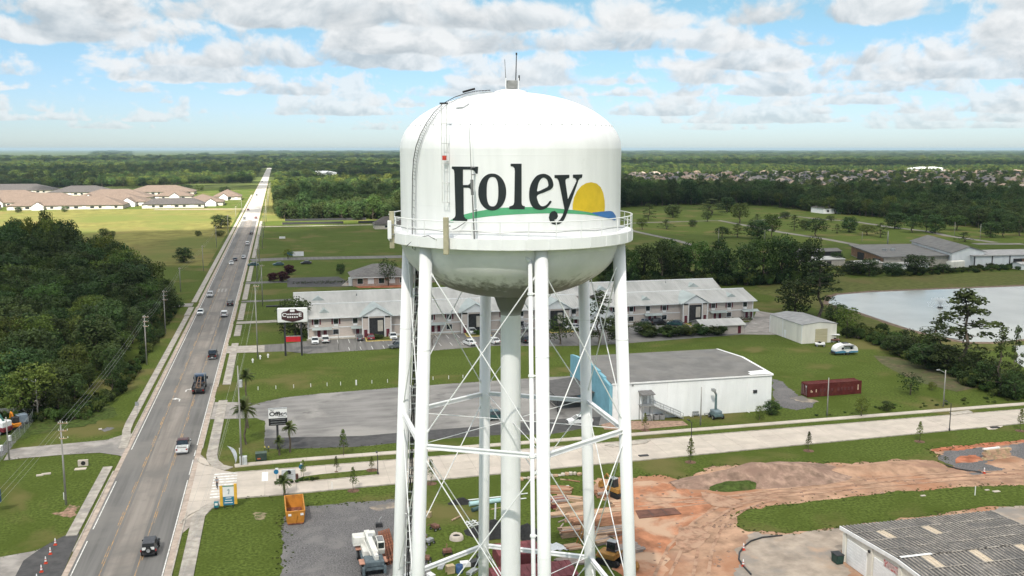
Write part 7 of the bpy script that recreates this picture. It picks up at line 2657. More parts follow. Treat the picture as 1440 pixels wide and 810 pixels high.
mb.build('emblem', mat('sign_grey', (.30, .36, .36), .6, .05, 1), t)
for q in range(3):
    MB().box(0, -.065, zb + .3 + q * .35, w * (.75 - .12 * q), .02, .10).build('letter_row', m_wsign, t)
g = G(304.5, 716)
t = thing('newspaper_box', 'small teal box on the pavement left of the notice board', 'box', (g.x, g.y, .14))
bevel(MB().box(0, 0, .15, .62, .5, .8).build('body', mat('teal_box', (.02, .16, .20), .5, .1, 2), t), .04)
MB().box(0, -.26, .5, .4, .03, .34).build('window', m_wsign, t)
MB().box(0, 0, 0, .5, .4, .15).build('foot', m_dark, t)
# subdivision sign on the median, with small round signs
g, w, zb, zt = sign_px(397, 415, 660, 672, 676, .3)
t = thing('estate_sign', 'low grey estate sign standing on the planted median', 'sign', (g.x, g.y, .1), 0)
MB().box(0, 0, 0.0, w, .35, zt - .15).build('panel', mat('grey_stone_sign', (.47, .49, .50), .7, .06, 1.2), t)
for s in (-1, 1):
    MB().box(s * (w / 2 + .22), 0, 0, .42, .45, .85).build('pillar', mat('dark_brick', (.10, .05, .04), .9, .2, 4), t)
mb = MB()
mb.lathe([(.36, -.19), (.36, -.21), (.02, -.21)], 16)
o = mb.build('emblem', m_blk, t)
o.rotation_euler, o.location = UP, (.05, -0.39, zt - .55)
for q in range(2):
    MB().box(0, -.19, .85 - q * .4, w * (.7 - .3 * q), .03, .13).build('letter_row', m_steel, t)
for u, v0, vb, lab in ((389, 661, 682, 'round blue and white sign left of the grey estate sign'), (424, 654, 670, 'blue and white sign right of the grey estate sign in the young tree')):
    g = G(u, vb)
    h = hpx(u, vb, v0)
    t = thing('road_sign', lab, 'sign', (g.x, g.y, .1))
    MB().tube((0, 0, 0), (0, 0, h), .035, n=6).build('post', m_steel, t)
    mb = MB()
    mb.lathe([(.02, -.03), (.36, -.03), (.36, .03), (.02, .03)], 18)
    o = mb.build('disc', mat('disc_blue', (.02, .15, .28), .5, .05, 2), t)
    o.rotation_euler, o.location = UP, (0, -.04, h - .36)
    MB().box(.1, 0, h - .05, .42, .05, .28).build('white_panel', m_wsign, t)
rr = random.Random(4)
g = G(403, 678)
for i in range(9):
    tree('bush%d' % (i % 3), g.x - 1.5 + i * .75, g.y - .7 + rr.uniform(-.3, .3), rr.uniform(.5, .8), rr.uniform(.6, .9), 'shrub', '%s bedding shrub from the left at the grey estate sign' % ORD[i], 'shrub', 'bedding shrubs at the estate sign', z=.1)
# feather flag
g = G(331.5, 653)
h = hpx(331.5, 653, 626)
t = thing('feather_flag', 'pale feather flag leaning beside the street corner pavement', 'flag', (g.x, g.y, 0))
mb = MB()
pts = [Vector((-1.35 * f ** 1.6 * .9, 0, h * (1 - (1 - f) ** 1.25))) for f in [i / 10 for i in range(11)]]
mb.path([Vector((0, 0, 0))] + pts, .03, 6)
mb.build('pole', m_steel, t)
mb = MB()
vs, fs = [], []
for i, p in enumerate(pts[1:]):
    f = i / 9
    d = .78 * math.sin(PI * min(1, .25 + .72 * (1 - f))) * (.5 + .5 * (1 - f) ** .3)
    vs += [p, p + Vector((d, .05 * math.sin(i * 1.3), -.1))]
fs = [(2 * i, 2 * i + 1, 2 * i + 3, 2 * i + 2) for i in range(9)]
mb.add(vs, fs)
mb.build('banner', mat('pale_banner', (.52, .56, .60), .7, .08, 1.5, c2=(.25, .27, .30), th=(.55, .6), sc2=2.5), t)
# utility cabinets
g = G(342.5, 654)
t = thing('utility_cabinet', 'light grey utility cabinet at the foot of the tall pole', 'cabinet', (g.x, g.y, 0))
bevel(MB().box(0, 0, .12, 1.15, .8, 1.35).build('housing', mat('light_grey_cabinet', (.48, .50, .50), .5, .05, 2), t), .05)
MB().box(0, 0, 0, 1.3, .95, .12).build('plinth', m_conc, t)
MB().box(0.02, -.41, .25, .03, .03, 1.1).build('door_seam', m_dark, t)
g = G(367.5, 647)
t = thing('utility_cabinet', 'dark green utility box with a small orange label', 'cabinet', (g.x, g.y, 0))
bevel(MB().box(0, 0, .1, 1.75, 1.2, 1.15).build('housing', mat('dark_green_cabinet', (.03, .05, .04), .6, .1, 2), t), .05)
MB().box(0, 0, 1.25, 1.82, 1.26, .06).build('lid', mat('green_lid', (.07, .10, .08), .6, .1, 2), t)
MB().box(-.35, -.62, .35, .5, .03, .2).build('label_plate', mat('orange_label', (.45, .12, .05), .6, .1, 2), t)
for u, v, lab in ((372.5, 636, 'yellow topped marker post left of its twin behind the green box'), (378, 636, 'yellow topped marker post right of its twin behind the green box')):
    g = G(u, v)
    o = thing('marker_post', lab, 'marker post', (g.x, g.y, 0))
    MB().tube((0, 0, 0), (0, 0, .8), .05, n=6).build('post', m_dark, o)
    MB().tube((0, 0, .8), (0, 0, 1.05), .12, .10, n=8).build('cap', mat('marker_yellow', (.55, .45, .12), .6, .1, 2), o)
# road signs on the left
g = G(193.5, 585)
t = thing('road_sign', 'small grey backed sign on a post beside the left pavement', 'sign', (g.x, g.y, 0))
MB().tube((0, 0, 0), (0, 0, 2.6), .04, n=6).build('post', m_steel, t)
MB().box(0, 0, 2.0, .65, .04, .75).build('plate', m_steel, t)
g = G(-1, 722)
t = thing('street_sign', 'blue framed white sign board cut by the left picture edge', 'sign', (g.x, g.y, 0))
MB().box(-1.1, 0, 0, .15, .15, 2.4).build('post', m_dark, t)
bevel(MB().box(-.6, 0, 1.6, 2.0, .14, 1.9).build('frame', mat('sign_navy', (.01, .05, .13), .5, .05, 2), t), .1)
MB().box(-.6, -.08, 1.95, 1.5, .03, 1.2).build('face', m_wsign, t)

# ------------------------------------------------------------------ cones, drains and small roadside pieces
m_cone = mat('cone_red', (.50, .05, .02), .6, .08, 2)


def cone(u, v, label):
    g = G(u, v)
    t = thing('traffic_cone', label, 'traffic cone', (g.x, g.y, .066))
    MB().box(0, 0, 0, .42, .42, .05).build('base', m_cone, t)
    mb = MB()
    mb.lathe([(.16, .05), (.125, .28)], 14)
    mb.lathe([(.098, .48), (.084, .58)], 14)
    mb.build('body', m_cone, t, smooth=True)
    mb = MB()
    mb.lathe([(.125, .28), (.098, .48)], 14)
    mb.lathe([(.084, .58), (.04, .9), (.01, .91)], 14)
    mb.build('white_band', m_wsign, t, smooth=True)


for u, v, lab in ((78, 767, 'farthest red and white cone on the dark asphalt apron'), (71, 780, 'second farthest cone on the dark asphalt apron'), (64.5, 793, 'third cone from the top on the asphalt apron'), (58.5, 805, 'fourth cone from the top on the asphalt apron'), (52, 818, 'nearest cone of the row cut by the picture bottom'),
                  (1045.5, 774, 'upper orange cone on the yard dirt'), (1045, 797, 'lower orange cone on the yard dirt below the other'), (1384, 666, 'orange cone on the dirt below the clay bank')):
    cone(u, v, lab)
g = G(116.5, 656)
t = thing('culvert', 'pale concrete culvert end with a dark pipe mouth on the lawn', 'culvert', (g.x, g.y, 0))
MB().box(0, .4, 0, 1.5, .5, .95).build('headwall', m_conc2, t)
mb = MB()
mb.lathe([(.34, 0), (.34, .02), (.02, .02)], 16)
o = mb.build('pipe_mouth', m_black, t)
o.rotation_euler, o.location = UP, (.05, .14, .5)
MB().box(-.1, -1.3, 0, 1.7, .9, .12).build('slab', m_conc2, t)
for u, v, lab, s in ((56, 669, 'left of two pale slabs lying on the near left lawn', .9), (65, 667, 'right of two pale slabs lying on the near left lawn', 1.2), (141, 604, 'small white plate beside a grey patch on the grass', .5)):
    g = G(u, v)
    tag(MB().box(g.x, g.y, 0, 1.1 * s, .5, .18, .15).build('concrete_slab_piece', m_conc2), lab, 'concrete piece')
for u, v, lab in ((90, 703, 'white marker stake beside the left utility pole'), (337, 639, 'white marker stake beside the tall pale pole'), (467, 688, 'white stake on the street edge below the median')):
    g = G(u, v)
    o = thing('marker_stake', lab, 'stake', (g.x, g.y, .05))
    MB().tube((0, 0, 0), (0, 0, .95), .06, n=6).build('post', m_trim, o)
    MB().tube((0, 0, .95), (0, 0, 1.08), .07, .03, n=6).build('cap', m_trim, o)
# row of white lot stakes on the lawn in front of the bar lot
for i, u in enumerate((363, 388, 413, 437, 460, 479, 501, 523, 545, 609, 631, 651, 675)):
    v = 548.5 - (u - 363) * .058
    if i == 6:
        v = 541.5
    g = G(u, v)
    o = thing('marker_stake', '%s white stake from the left in the row above the bar lot' % ORD[i], 'stake', (g.x, g.y, 0), 0, 'white stakes on the lawn above the bar lot')
    MB().tube((0, 0, 0), (0, 0, .75 if i != 6 else 1.1), .07 if i != 6 else .16, n=6).build('post', m_trim, o)
for u, v, lab in ((355.5, 510, 'left white hydrant like stub on the motel lawn corner'), (366, 505, 'middle white stub on the motel lawn corner'), (377, 503, 'right white stub on the motel lawn corner')):
    g = G(u, v)
    o = thing('hydrant', lab, 'hydrant', (g.x, g.y, 0))
    mb = MB()
    mb.lathe([(.16, 0), (.16, .7), (.22, .72), (.22, .8), (.14, .95), (.02, 1.0)], 10)
    mb.build('barrel', m_trim, o)
    MB().tube((-.28, 0, .62), (.28, 0, .62), .08, n=8).build('outlet', m_trim, o)
for u, v, w, h, lab in ((536, 292, 9, 6, 'white box stand behind the far mown lawn'), (464, 298, 5, 3.4, 'white van shaped kiosk beside the dark hedge line'), (397, 337, 4, 1.6, 'small white heap on the mown lawn'), (408, 361, 3.2, 2.4, 'blue sign board on the mown lawn'), (419.5, 362, 6.2, 3.0, 'white sign board pair on the mown lawn')):
    if v < 295:
        continue
    g = G(u, v)
    k = ppm(u, v)
    o = thing('lawn_sign', lab, 'sign', (g.x, g.y, 0))
    MB().box(0, 0, .6, w * .8, .3, h * .7).build('board', m_wsign if 'white' in lab else mat('disc_blue', (.02, .15, .28)), o)
    for s in (-1, 1):
        MB().box(s * w * .3, .05, 0, .15, .15, .7).build('post', m_dark, o)
# long low dark fences beyond the mown lawn
for x0, x1, y, lab in ((4, 60, 686, 'farther dark silt fence beyond the mown lawn'), (2, 42, 655, 'nearer dark silt fence left of the white kiosk'), (52, 84, 655, 'nearer dark silt fence right of the white kiosk')):
    t = thing('silt_fence', lab, 'fence')
    MB().box((x0 + x1) / 2, y, .05, x1 - x0, .08, 1.5).build('fabric', m_dark, t)
    x = x0
    while x <= x1:
        MB().box(x, y + .09, 0, .08, .08, 1.6).build('post', m_wood, t)
        x += 4
t = thing('hedge', 'dark clipped hedge along the side road by the office', 'hedge')
mb = MB()
rr = random.Random(8)
for i in range(500):
    f = rr.random()
    leaf_quads(mb, (4 + 46 * f, 362 + rr.uniform(-.6, .6), .7 + rr.uniform(-.3, .3)), .5, 5, .3, rr)
mb.build('foliage', m_leafd, t)
# light wall-like dark edging beyond the drive left of the motel
t = thing('edging', 'long dark drainage edging beside the drive left of the motel', 'edging')
MB().box(10, 312, 0, 30, .8, .45).build('bank', m_dark, t)
# parking bay lines of the motel and kerbed beds
for i in range(44):
    x = 8 + i * 2.9
    rect('bay_line', x, 247.8, x + .12, 253.0, m_line, z=.40 + 0 if False else sheet_z[0] + .02)
for i in range(12):
    x = 16 + i * 2.9
    rect('bay_line', x, 238.6, x + .12, 242.5, m_line, z=sheet_z[0] + .02)
rect('motel_walk', 6, 253.6, 136, 255.6, m_walk, z=sheet_z[0] + .03)
for i, c in enumerate((24.4, 51.3, 74.5, 116.2)):
    mb = MB()
    mb.prism([(c - 3.4, 248.5), (c + 3.4, 248.5), (c + 3.2, 253.4), (c - 3.2, 253.4)], 0, .2)
    mb.build('bed_kerb', mat('yellow_kerb', (.55, .42, .15), .8, .1, 1), kind='structure')
    mb = MB()
    mb.prism([(c - 3.1, 248.8), (c + 3.1, 248.8), (c + 2.9, 253.2), (c - 2.9, 253.2)], .05, .24)
    mb.build('bed_grass', m_grass, kind='structure')
    tree('bush%d' % (i % 3), c, 251, 1.6, 3.0, 'shrub', ('leftmost round shrub in a yellow kerbed bed at a motel porch', 'shrub in the second kerbed bed at the motel front', 'shrub in the third kerbed bed behind the tower legs', 'shrub before the porch of the right motel wing')[i], 'shrub')
for i, x in enumerate((33.5, 61, 100, 107, 126, 132)):
    t = thing('clipped_hedge', ('low dark hedge right of the first motel porch', 'low hedge behind the left tower legs at the motel', 'low hedge left on the right motel wing', 'low hedge left of the right porch', 'low hedge right of the right porch', 'low hedge at the right end of the motel')[i], 'hedge', (x, 254.4, 0))
    mb = MB()
    for q in range(70):
        leaf_quads(mb, (rr.uniform(-2.6, 2.6), rr.uniform(-.4, .4), rr.uniform(.2, 1.0)), .3, 6, .26, rr)
    mb.build('foliage', m_leafd, t)
    MB().box(0, 0, 0, 5.0, .6, .5).build('stems', m_bark, t)
for x, u in ((40, 0), (20, 0)):
    g = (x, 243.5)
pole_px(502 + 0, 492, 470, 'slim lamp pole at the motel parking edge', arms=0, r=.08)
pole_px(476.5, 492, 459, 'slim lamp pole in front of the maroon motel doors', arms=0, r=.08)
MATS.get('x')

# ------------------------------------------------------------------ skip, crane and the things lying in the yard
m_orange = mat('orange_steel', (0.52, 0.22, 0.035), .6, .08, .8, c2=(0.33, 0.13, 0.04), th=(.52, .72), sc2=.6)
g0, g1 = G(403, 739.5), G(427, 737)
sx_ = (g1 - g0).length
t = thing('skip_container', 'open orange waste skip with rubbish inside at the gravel corner', 'skip', ((g0.x + g1.x) / 2 + .1, (g0.y + g1.y) / 2, 0), 0.02)
L, Wb, Wt, Hh = 6.2, 2.05, 2.45, 1.9


def quadwall(pts, th, name, m, parent):
    a, b, c, d = (Vector(p) for p in pts)
    n = (b - a).cross(d - a).normalized() * th
    mb = MB()
    vs = [a, b, c, d, a + n, b + n, c + n, d + n]
    mb.add(vs, [(3, 2, 1, 0), (4, 5, 6, 7), (0, 1, 5, 4), (1, 2, 6, 5), (2, 3, 7, 6), (3, 0, 4, 7)])
    return recalc(mb.build(name, m, parent))


for s in (-1, 1):
    w_ = quadwall([(s * Wb / 2, .25, .15), (s * Wb / 2, L, .15), (s * Wt / 2, L + .1, Hh), (s * Wt / 2, 0, Hh)], .06 * s, 'side_panel', m_orange, t)
    for i in range(6):
        y = .6 + i * 1.05
        MB().tube((s * (Wb / 2 + .05), y, .2), (s * (Wt / 2 + .05), y, Hh), .07, n=5).build('rib', m_orange, w_)
    MB().tube((s * Wt / 2, -.05, Hh), (s * Wt / 2, L + .12, Hh), .09, n=6).build('rim', m_orange, t)
for y, yy, nm in ((.25, 0, 'front_panel'), (L, L + .1, 'rear_panel')):
    w_ = quadwall([(-Wb / 2, y, .15), (Wb / 2, y, .15), (Wt / 2, yy, Hh), (-Wt / 2, yy, Hh)], .06, nm, m_orange, t)
    MB().tube((-Wt / 2, yy, Hh), (Wt / 2, yy, Hh), .09, n=6).build('rim', m_orange, t)
    if nm == 'front_panel':
        MB().tube((0, .16, .2), (0.25, -.06, 1.35), .06, n=5).build('rib', m_orange, w_)
        for q in (-.75, .85):
            MB().box(q, -.02, 1.3, .4, .05, .3).build('label_plate', m_wsign, w_)
MB().box(0, L / 2, .1, Wb, L, .1).build('floor_plate', m_rust, t)
rr = random.Random(3)
for i in range(16):
    o = MB().box(rr.uniform(-.75, .75), rr.uniform(.4, 2.6), .2 + rr.uniform(0, .5), rr.uniform(.3, .8), rr.uniform(.3, .9), rr.uniform(.15, .4), rr.uniform(0, 3)).build('rubbish', rr.choice((m_black, m_wsign, m_wood, m_steel, m_dark)))
    o.parent = None
    o.location = t.location
    tag(o, ('black' if o.data.materials[0] in (m_black, m_dark) else 'white' if o.data.materials[0] == m_wsign else 'brown' if o.data.materials[0] == m_wood else 'grey') + ' piece of rubbish lying in the orange skip', 'rubbish', 'rubbish in the orange skip')
# rough terrain crane
g = G(524, 796)
t = thing('mobile_crane', 'white mobile crane with a folded boom and grey carrier at the gravel edge', 'crane', (g.x - .2, g.y + .6, 0), 0.03)
m_cw = mat('crane_white', (.66, .65, .60), .5, .06, 1.5, c2=(.45, .42, .36), th=(.58, .75), sc2=1.2)
m_cg = mat('carrier_grey', (.10, .13, .145), .6, .15, 1.5)
bevel(MB().box(0, -.6, .85, 2.3, 6.4, .55).build('carrier', m_cg, t), .06)
bevel(MB().box(.1, -2.9, 1.35, 2.2, 2.1, .65).build('engine_deck', m_cg, t), .08)
for s in (-1, 1):
    for y in (-2.6, 1.7):
        wheel(t, s * 1.15, y, .72, .55)
        MB().box(s * 1.2, y, 1.52, .85, 1.5, .09).build('mudguard', mat('pinkish_deck', (.42, .22, .155), .8, .12, 1.5), t)
    for y in (-3.9, 2.9):
        MB().box(s * 1.25, y, .5, .3, .35, .9).build('outrigger', m_cg, t)
bevel(MB().box(0, .6, 1.42, 2.0, 3.4, .8).build('turntable', m_cw, t), .08)
bevel(MB().box(-1.15, 2.0, 1.9, 1.5, 1.5, 1.15).build('counterweight', m_cw, t), .08)
bevel(MB().box(.25, 2.3, 1.9, 1.3, 1.0, 1.3).build('engine_cover', m_cw, t), .08)
mb = MB()
mb.side([(-.9, 1.5), (-1.2, 2.2), (-.9, 3.15), (1.0, 3.15), (1.0, 1.5)], .75, 1.65)
c_ = bevel(recalc(mb.build('cab', m_cw, t)), .07)
MB().box(1.2, .05, 2.2, .94, 1.5, .8).build('window', m_glass, c_)
MB().box(1.2, -.1, 3.17, .7, 1.5, .03).build('roof_window', m_glass, c_)
MB().box(1.2, -1.0, 2.2, .7, .35, .8, 0, 1, .3).build('windscreen', m_glass, c_)
for (w1, y0, y1, z0, z1) in ((.62, 2.4, -2.6, 3.15, 2.35), (.48, 1.0, -3.6, 2.95, 2.15)):
    mb = MB()
    a, b = Vector((-.15, y0, z0)), Vector((.35, y1, z1))
    d = (b - a).normalized()
    r_ = d.cross(Vector((0, 0, 1))).normalized() * w1 / 2
    u_ = r_.cross(d).normalized() * .3
    vs = [p + q for p in (a, b) for q in (-r_ - u_, r_ - u_, r_ + u_, -r_ + u_)]
    mb.add(vs, [(3, 2, 1, 0), (4, 5, 6, 7), (0, 1, 5, 4), (1, 2, 6, 5), (2, 3, 7, 6), (3, 0, 4, 7)])
    recalc(mb.build('boom', m_cw, t))
for x in (-.55, .02):
    mb = MB()
    mb.tube((x - .05, 1.6, 2.7), (x + .4, -2.2, 2.05), .1, n=8)
    mb.build('boom_cylinder', m_cw, t)
mb = MB()
mb.tube((-.1, 1.1, 3.1), (.5, 1.1, 3.1), .35, n=12)
mb.build('winch', m_steel, t)
MB().box(.35, -3.3, 1.9, .5, .5, .6).build('hook_block', m_steel, t)
# rusty beams beside it
for i in range(5):
    a, b = G(533 + 3.3 * i, 752 - i), G(541 + 4.2 * i, 796 - i)
    d = b - a
    o = thing('steel_beam', ('leftmost rusty beam lying beside the white crane', 'second rusty beam beside the white crane', 'middle rusty beam beside the white crane', 'fourth rusty beam beside the white crane', 'rusty beam nearest the white tower leg')[i], 'beam', (a.x, a.y, 0), math.atan2(d.y, d.x), 'rusty beams beside the crane')
    l = d.length
    for z, w_, h_ in ((.0, .27, .06), (.06, .07, .36), (.42, .27, .06)):
        MB().box(l / 2, 0, z + (.002 if z == .06 else 0), l, w_, h_ - (.004 if z == .06 else 0)).build('flange' if h_ < .1 else 'web', m_rust, o)
g = G(533, 741)
t = thing('hand_machine', 'small dark machine with a bent handle above the rusty beams', 'machine', (g.x, g.y, 0))
bevel(MB().box(0, 0, .1, .9, .6, .5).build('body', m_dark, t), .05)
MB().path([(0, .1, .5), (.1, .3, .95), (.4, .35, 1.25)], .05, 6).build('handle', m_steel, t)
for s in (-1, 1):
    wheel(t, s * .4, -.2, .18, .1)


def pipe_item(u0, v0, u1, v1, r, m, lab, z=None, name='pipe'):
    a, b = G(u0, v0), G(u1, v1)
    return tag(MB().tube((a.x, a.y, r + (z or 0)), (b.x, b.y, r + (z or 0)), r, n=12).build(name, m, smooth=False), lab, name)


m_pipew = mat('white_pipe', (.68, .70, .70), .45, .05, 1)
m_pipet = mat('pale_teal_pipe', (.38, .55, .56), .45, .06, 1)
pipe_item(656, 704.5, 722, 697.5, .10, m_pipew, 'upper white pipe lying on the grass behind the riser')
pipe_item(660, 712, 706, 706, .34, m_pipet, 'thick pale teal pipe lying behind the left rear leg')
pipe_item(694, 700.5, 742, 694.5, .09, m_pipew, 'thin white pipe near the overflow pipe')
pipe_item(690, 707, 740, 701.5, .09, m_pipew, 'second thin white pipe below the first by the overflow pipe')
pipe_item(772, 687, 800, 684, .09, m_pipew, 'short white pipe right of the middle leg')
pipe_item(775, 690, 783, 684.5, .08, m_pipew, 'short slanting white pipe right of the middle leg')
pipe_item(690, 717, 704, 714.5, .07, mat('tan_board', (.42, .33, .2)), 'thin tan pole lying right of the left rear leg')
pipe_item(635, 733, 647, 727, .12, m_wood, 'short tan log lying on the yard grass')
pipe_item(664, 720, 676, 716.5, .30, mat('dark_teal_pipe', (.05, .09, .09)), 'dark teal pipe under the white ones')
mb = MB()
g = G(648, 707)
t = thing('tarpaulin', 'heap of black tarpaulin at the end of the pipes', 'tarpaulin', (g.x, g.y, 0))
o = mound('sheet', 0, 0, 1.9, 1.0, .75, m_black, 14, 8)
del o['kind']
o.parent = t
g = G(692, 748)
t = thing('tarpaulin', 'big heap of black tarpaulin behind the riser foot', 'tarpaulin', (g.x, g.y, 0))
o = mound('sheet', 0, 0, 3.6, 2.6, 1.5, m_black, 16, 9)
del o['kind']
o.parent = t
g = G(742, 752)
t = thing('tarpaulin', 'dark heap between the riser and the overflow pipe', 'tarpaulin', (g.x, g.y, 0))
o = mound('sheet', 0, 0, 1.8, 2.4, 1.5, m_black, 14, 10)
del o['kind']
o.parent = t
g = G(696, 737)
tag(MB().tube((g.x, g.y, 0), (g.x + .1, g.y, 2.9), .12, n=8).build('white_post', m_pipew), 'upright white post beside the left rear leg', 'post')
# pallet rack of pale bars
g = G(668, 740)
t = thing('pallet_frame', 'pale wooden frame of bars lying beside the left rear leg', 'frame', (g.x, g.y, 0), .25)
for i in range(5):
    MB().box(0, -1.4 + i * .7, .1, 1.8, .12, .1).build('bar', m_pipew, t)
for s in (-.5, .4):
    MB().box(s, 0, .2, .12, 3.2, .1).build('rail', m_pipew, t)
# concrete ring, barrels, boxes and scrap
g = G(642, 758)
t = thing('well_ring', 'pale grey basin ring with a dark hollow lying on the yard grass', 'basin', (g.x, g.y, 0))
mb = MB()
mb.lathe([(.02, .35), (.5, .38), (.58, .62), (.72, .62), (.88, .40), (.95, .02)], 18)
recalc(mb.build('ring', m_conc2, t, smooth=True))
mb = MB()
mb.lathe([(.02, .44), (.52, .44)], 16)
mb.build('hollow', m_black, t)
MB().box(0, .85, .1, .45, .3, .45).build('lug', m_conc2, t)
g = G(646, 805)
t = thing('barrel', 'blue barrel with a dark open top in the yard', 'barrel', (g.x, g.y, 0))
mb = MB()
mb.lathe([(.40, 0), (.44, .3), (.42, .33), (.45, .6), (.43, .63), (.44, .95), (.36, .95), (.36, .8), (.02, .8)], 18)
recalc(mb.build('body', mat('barrel_blue', (.035, .085, .20), .5, .12, 2), t, smooth=True))
g = G(633, 806)
t = thing('crate', 'tan wooden crate left of the blue barrel', 'crate', (g.x, g.y, 0), .2)
for i in range(5):
    MB().box(0, -.33, .05 + i * .19, .95, .05, .17).build('slat', mat('tan_board', (.42, .33, .2)), t)
    MB().box(0, .33, .05 + i * .19, .95, .05, .17).build('slat', MATS['tan_board'], t)
MB().box(0, 0, .95, 1.0, .75, .05).build('lid', MATS['tan_board'], t)
m_brown = mat('scrap_brown', (.17, .085, .06), .85, .2, 2)
for i, (u, v, lab, s) in enumerate(((629, 780, 'rusty lawn machine among the grass below the basin ring', 1.0), (604, 765, 'small grey and brown cart beside the left front leg', .9), (601, 790, 'rusty scrap cart below the grey brown cart', .8), (612, 745, 'rusty harrow lying behind the left front leg', 1.0))):
    g = G(u, v)
    t = thing('scrap_cart', lab, 'cart', (g.x, g.y, 0), i * .7)
    bevel(MB().box(0, 0, .35, 1.1 * s, .8 * s, .4).build('body', m_brown if i != 1 else m_steel, t), .05)
    for a in (-1, 1):
        for b in (-1, 1):
            wheel(t, a * .5 * s, b * .35, .2, .14)
    MB().path([(0, .4, .7), (.1, .8, 1.0), (.1, 1.3, .9)], .05, 6).build('handle', m_brown, t)
for i, (u, v, w_, d_, h_, m, lab) in enumerate(((655, 796, 1.3, .8, .5, m_wsign, 'white box among the clutter above the blue barrel'), (667, 795, 1.2, .9, .6, m_dark, 'dark box among the clutter right of the white one'), (664, 806, 1.6, .7, .3, m_steel, 'flat grey crate right of the blue barrel'), (621, 797, 1.9, .6, .15, m_steel, 'flat grey sheet left of the tan crate'), (675, 786, 1.0, .7, .5, m_dark, 'black case beside the left rear leg'), (606, 812, 1.0, .6, .4, m_wsign, 'white case at the picture bottom by the left leg'), (602, 727, .8, .6, .7, mat('tan_board', (.42, .33, .2)), 'small tan box behind the left front leg'))):
    g = G(u, v)
    t = thing('storage_box', lab, 'box', (g.x, g.y, 0), i * .4)
    bevel(MB().box(0, 0, 0, w_, d_, h_).build('body', m, t), .03)
    MB().box(0, 0, h_, w_ + .05, d_ + .05, .05).build('lid', m, t)
# maroon sheds with pale sheets on them, partly behind the tower
m_mar = mat('maroon_sheet', (.17, .045, .05), .7, .12, .8)
for i, (u0, v0, u1, v1, h, lab) in enumerate(((702, 800, 752, 776, 1.6, 'farther maroon container roof behind the riser'), (698, 840, 800, 806, 1.7, 'nearer maroon container roof cut by the picture bottom'))):
    a, b = G(u0, v0), G(u1, v1)
    t = thing('metal_container', lab, 'container', ((a.x + b.x) / 2, (a.y + b.y) / 2, 0), 0)
    w_, d_ = abs(b.x - a.x), abs(b.y - a.y)
    MB().box(0, 0, 0, w_, d_, h).build('body', m_mar, t)
    for q in range(int(w_ / .8)):
        MB().box(-w_ / 2 + .4 + q * .8, 0, h, .10, d_, .05).build('roof_rib', m_mar, t)
for i in range(6):
    g = G(742 + 9.5 * i, 772 - i * .6)
    o = thing('metal_sheet', ('leftmost white metal sheet of the stack', 'second white metal sheet of the stack from the left', 'third white metal sheet of the stack', 'fourth white metal sheet of the stack', 'fifth white metal sheet of the stack', 'rightmost white metal sheet of the stack')[i] + ' on the maroon roof', 'metal sheet', (g.x, g.y, .05), .5, 'white metal sheets on the maroon roof')
    for q in range(4):
        MB().box(-.27 + .18 * q, 0, .02 * (q % 2), .175, 2.6, .03).build('fold', m_pipew, o)
# timber stacks
m_tim = mat('red_brown_timber', (.36, .19, .115), .85, .18, 2, stretch=(.3, 2, 2))
m_timl = mat('pale_timber', (.47, .32, .215), .85, .15, 2, stretch=(.3, 2, 2))
m_timg = mat('grey_timber', (.30, .25, .22), .85, .18, 2, stretch=(.3, 2, 2))
rr = random.Random(12)
for i, (u, v, L_, W_, lay, an, mm, lab) in enumerate([(784, 692, 4.2, 1.8, 3, -.35, m_tim, 'farthest red brown timber stack right of the middle leg'), (800, 703, 4.2, 1.4, 2, -.5, m_timl, 'slanting pale timber stack by the right rear leg'), (785, 712, 2.6, 2.2, 5, .1, m_mar, 'dark maroon block stack left of the long planks'), (808, 718, 5.0, 1.2, 4, 0.04, m_timl, 'long pale plank stack left of the right rear leg'), (782, 726, 2.4, 1.0, 2, .05, m_timl, 'short plank stack against the middle leg'), (838, 728, 9.0, 1.6, 4, .06, m_timl, 'longest plank stack crossing behind the right rear leg'), (842, 738, 8.0, 1.5, 5, .05, m_tim, 'dark sided plank stack below the longest one'), (812, 752, 4.8, 1.6, 4, .04, m_timl, 'low plank stack left of the right rear leg'), (852, 752, 7.0, 2.0, 3, .08, m_timg, 'grey brown timber stack right of the right rear leg'), (806, 770, 2.2, 1.7, 1, .1, m_timl, 'single pale board square on the grass'), (846, 762, 2.6, 2.0, 2, .3, m_timl, 'loose orange boards behind the digger'), (872, 718, 1.6, 4.5, 3, .0, m_timl, 'upright stack of planks by the right leg'), (862, 695, 5.5, 1.8, 3, .1, m_tim, 'rusty timber heap at the edge of the dirt'), (880, 775, 4.2, 2.4, 2, .2, m_timg, 'grey timber scraps beside the right leg'), (806, 790, 4.4, 2.2, 1, .0, m_timg, 'flat boards beside the maroon roof')]):
    g = G(u, v)
    t = thing('timber_stack', lab, 'timber stack', (g.x, g.y, 0), an)
    n_ = max(2, int(W_ / .3))
    for z in range(lay):
        for q in range(n_):
            o = MB().box(rr.uniform(-.15, .15), -W_ / 2 + (q + .5) * W_ / n_, z * .24 + .04, L_ * rr.uniform(.85, 1.05), W_ / n_ * .86, .20, rr.uniform(-.02, .02)).build('plank', mm if rr.random() < .75 else rr.choice((m_tim, m_timl, m_timg)), t)
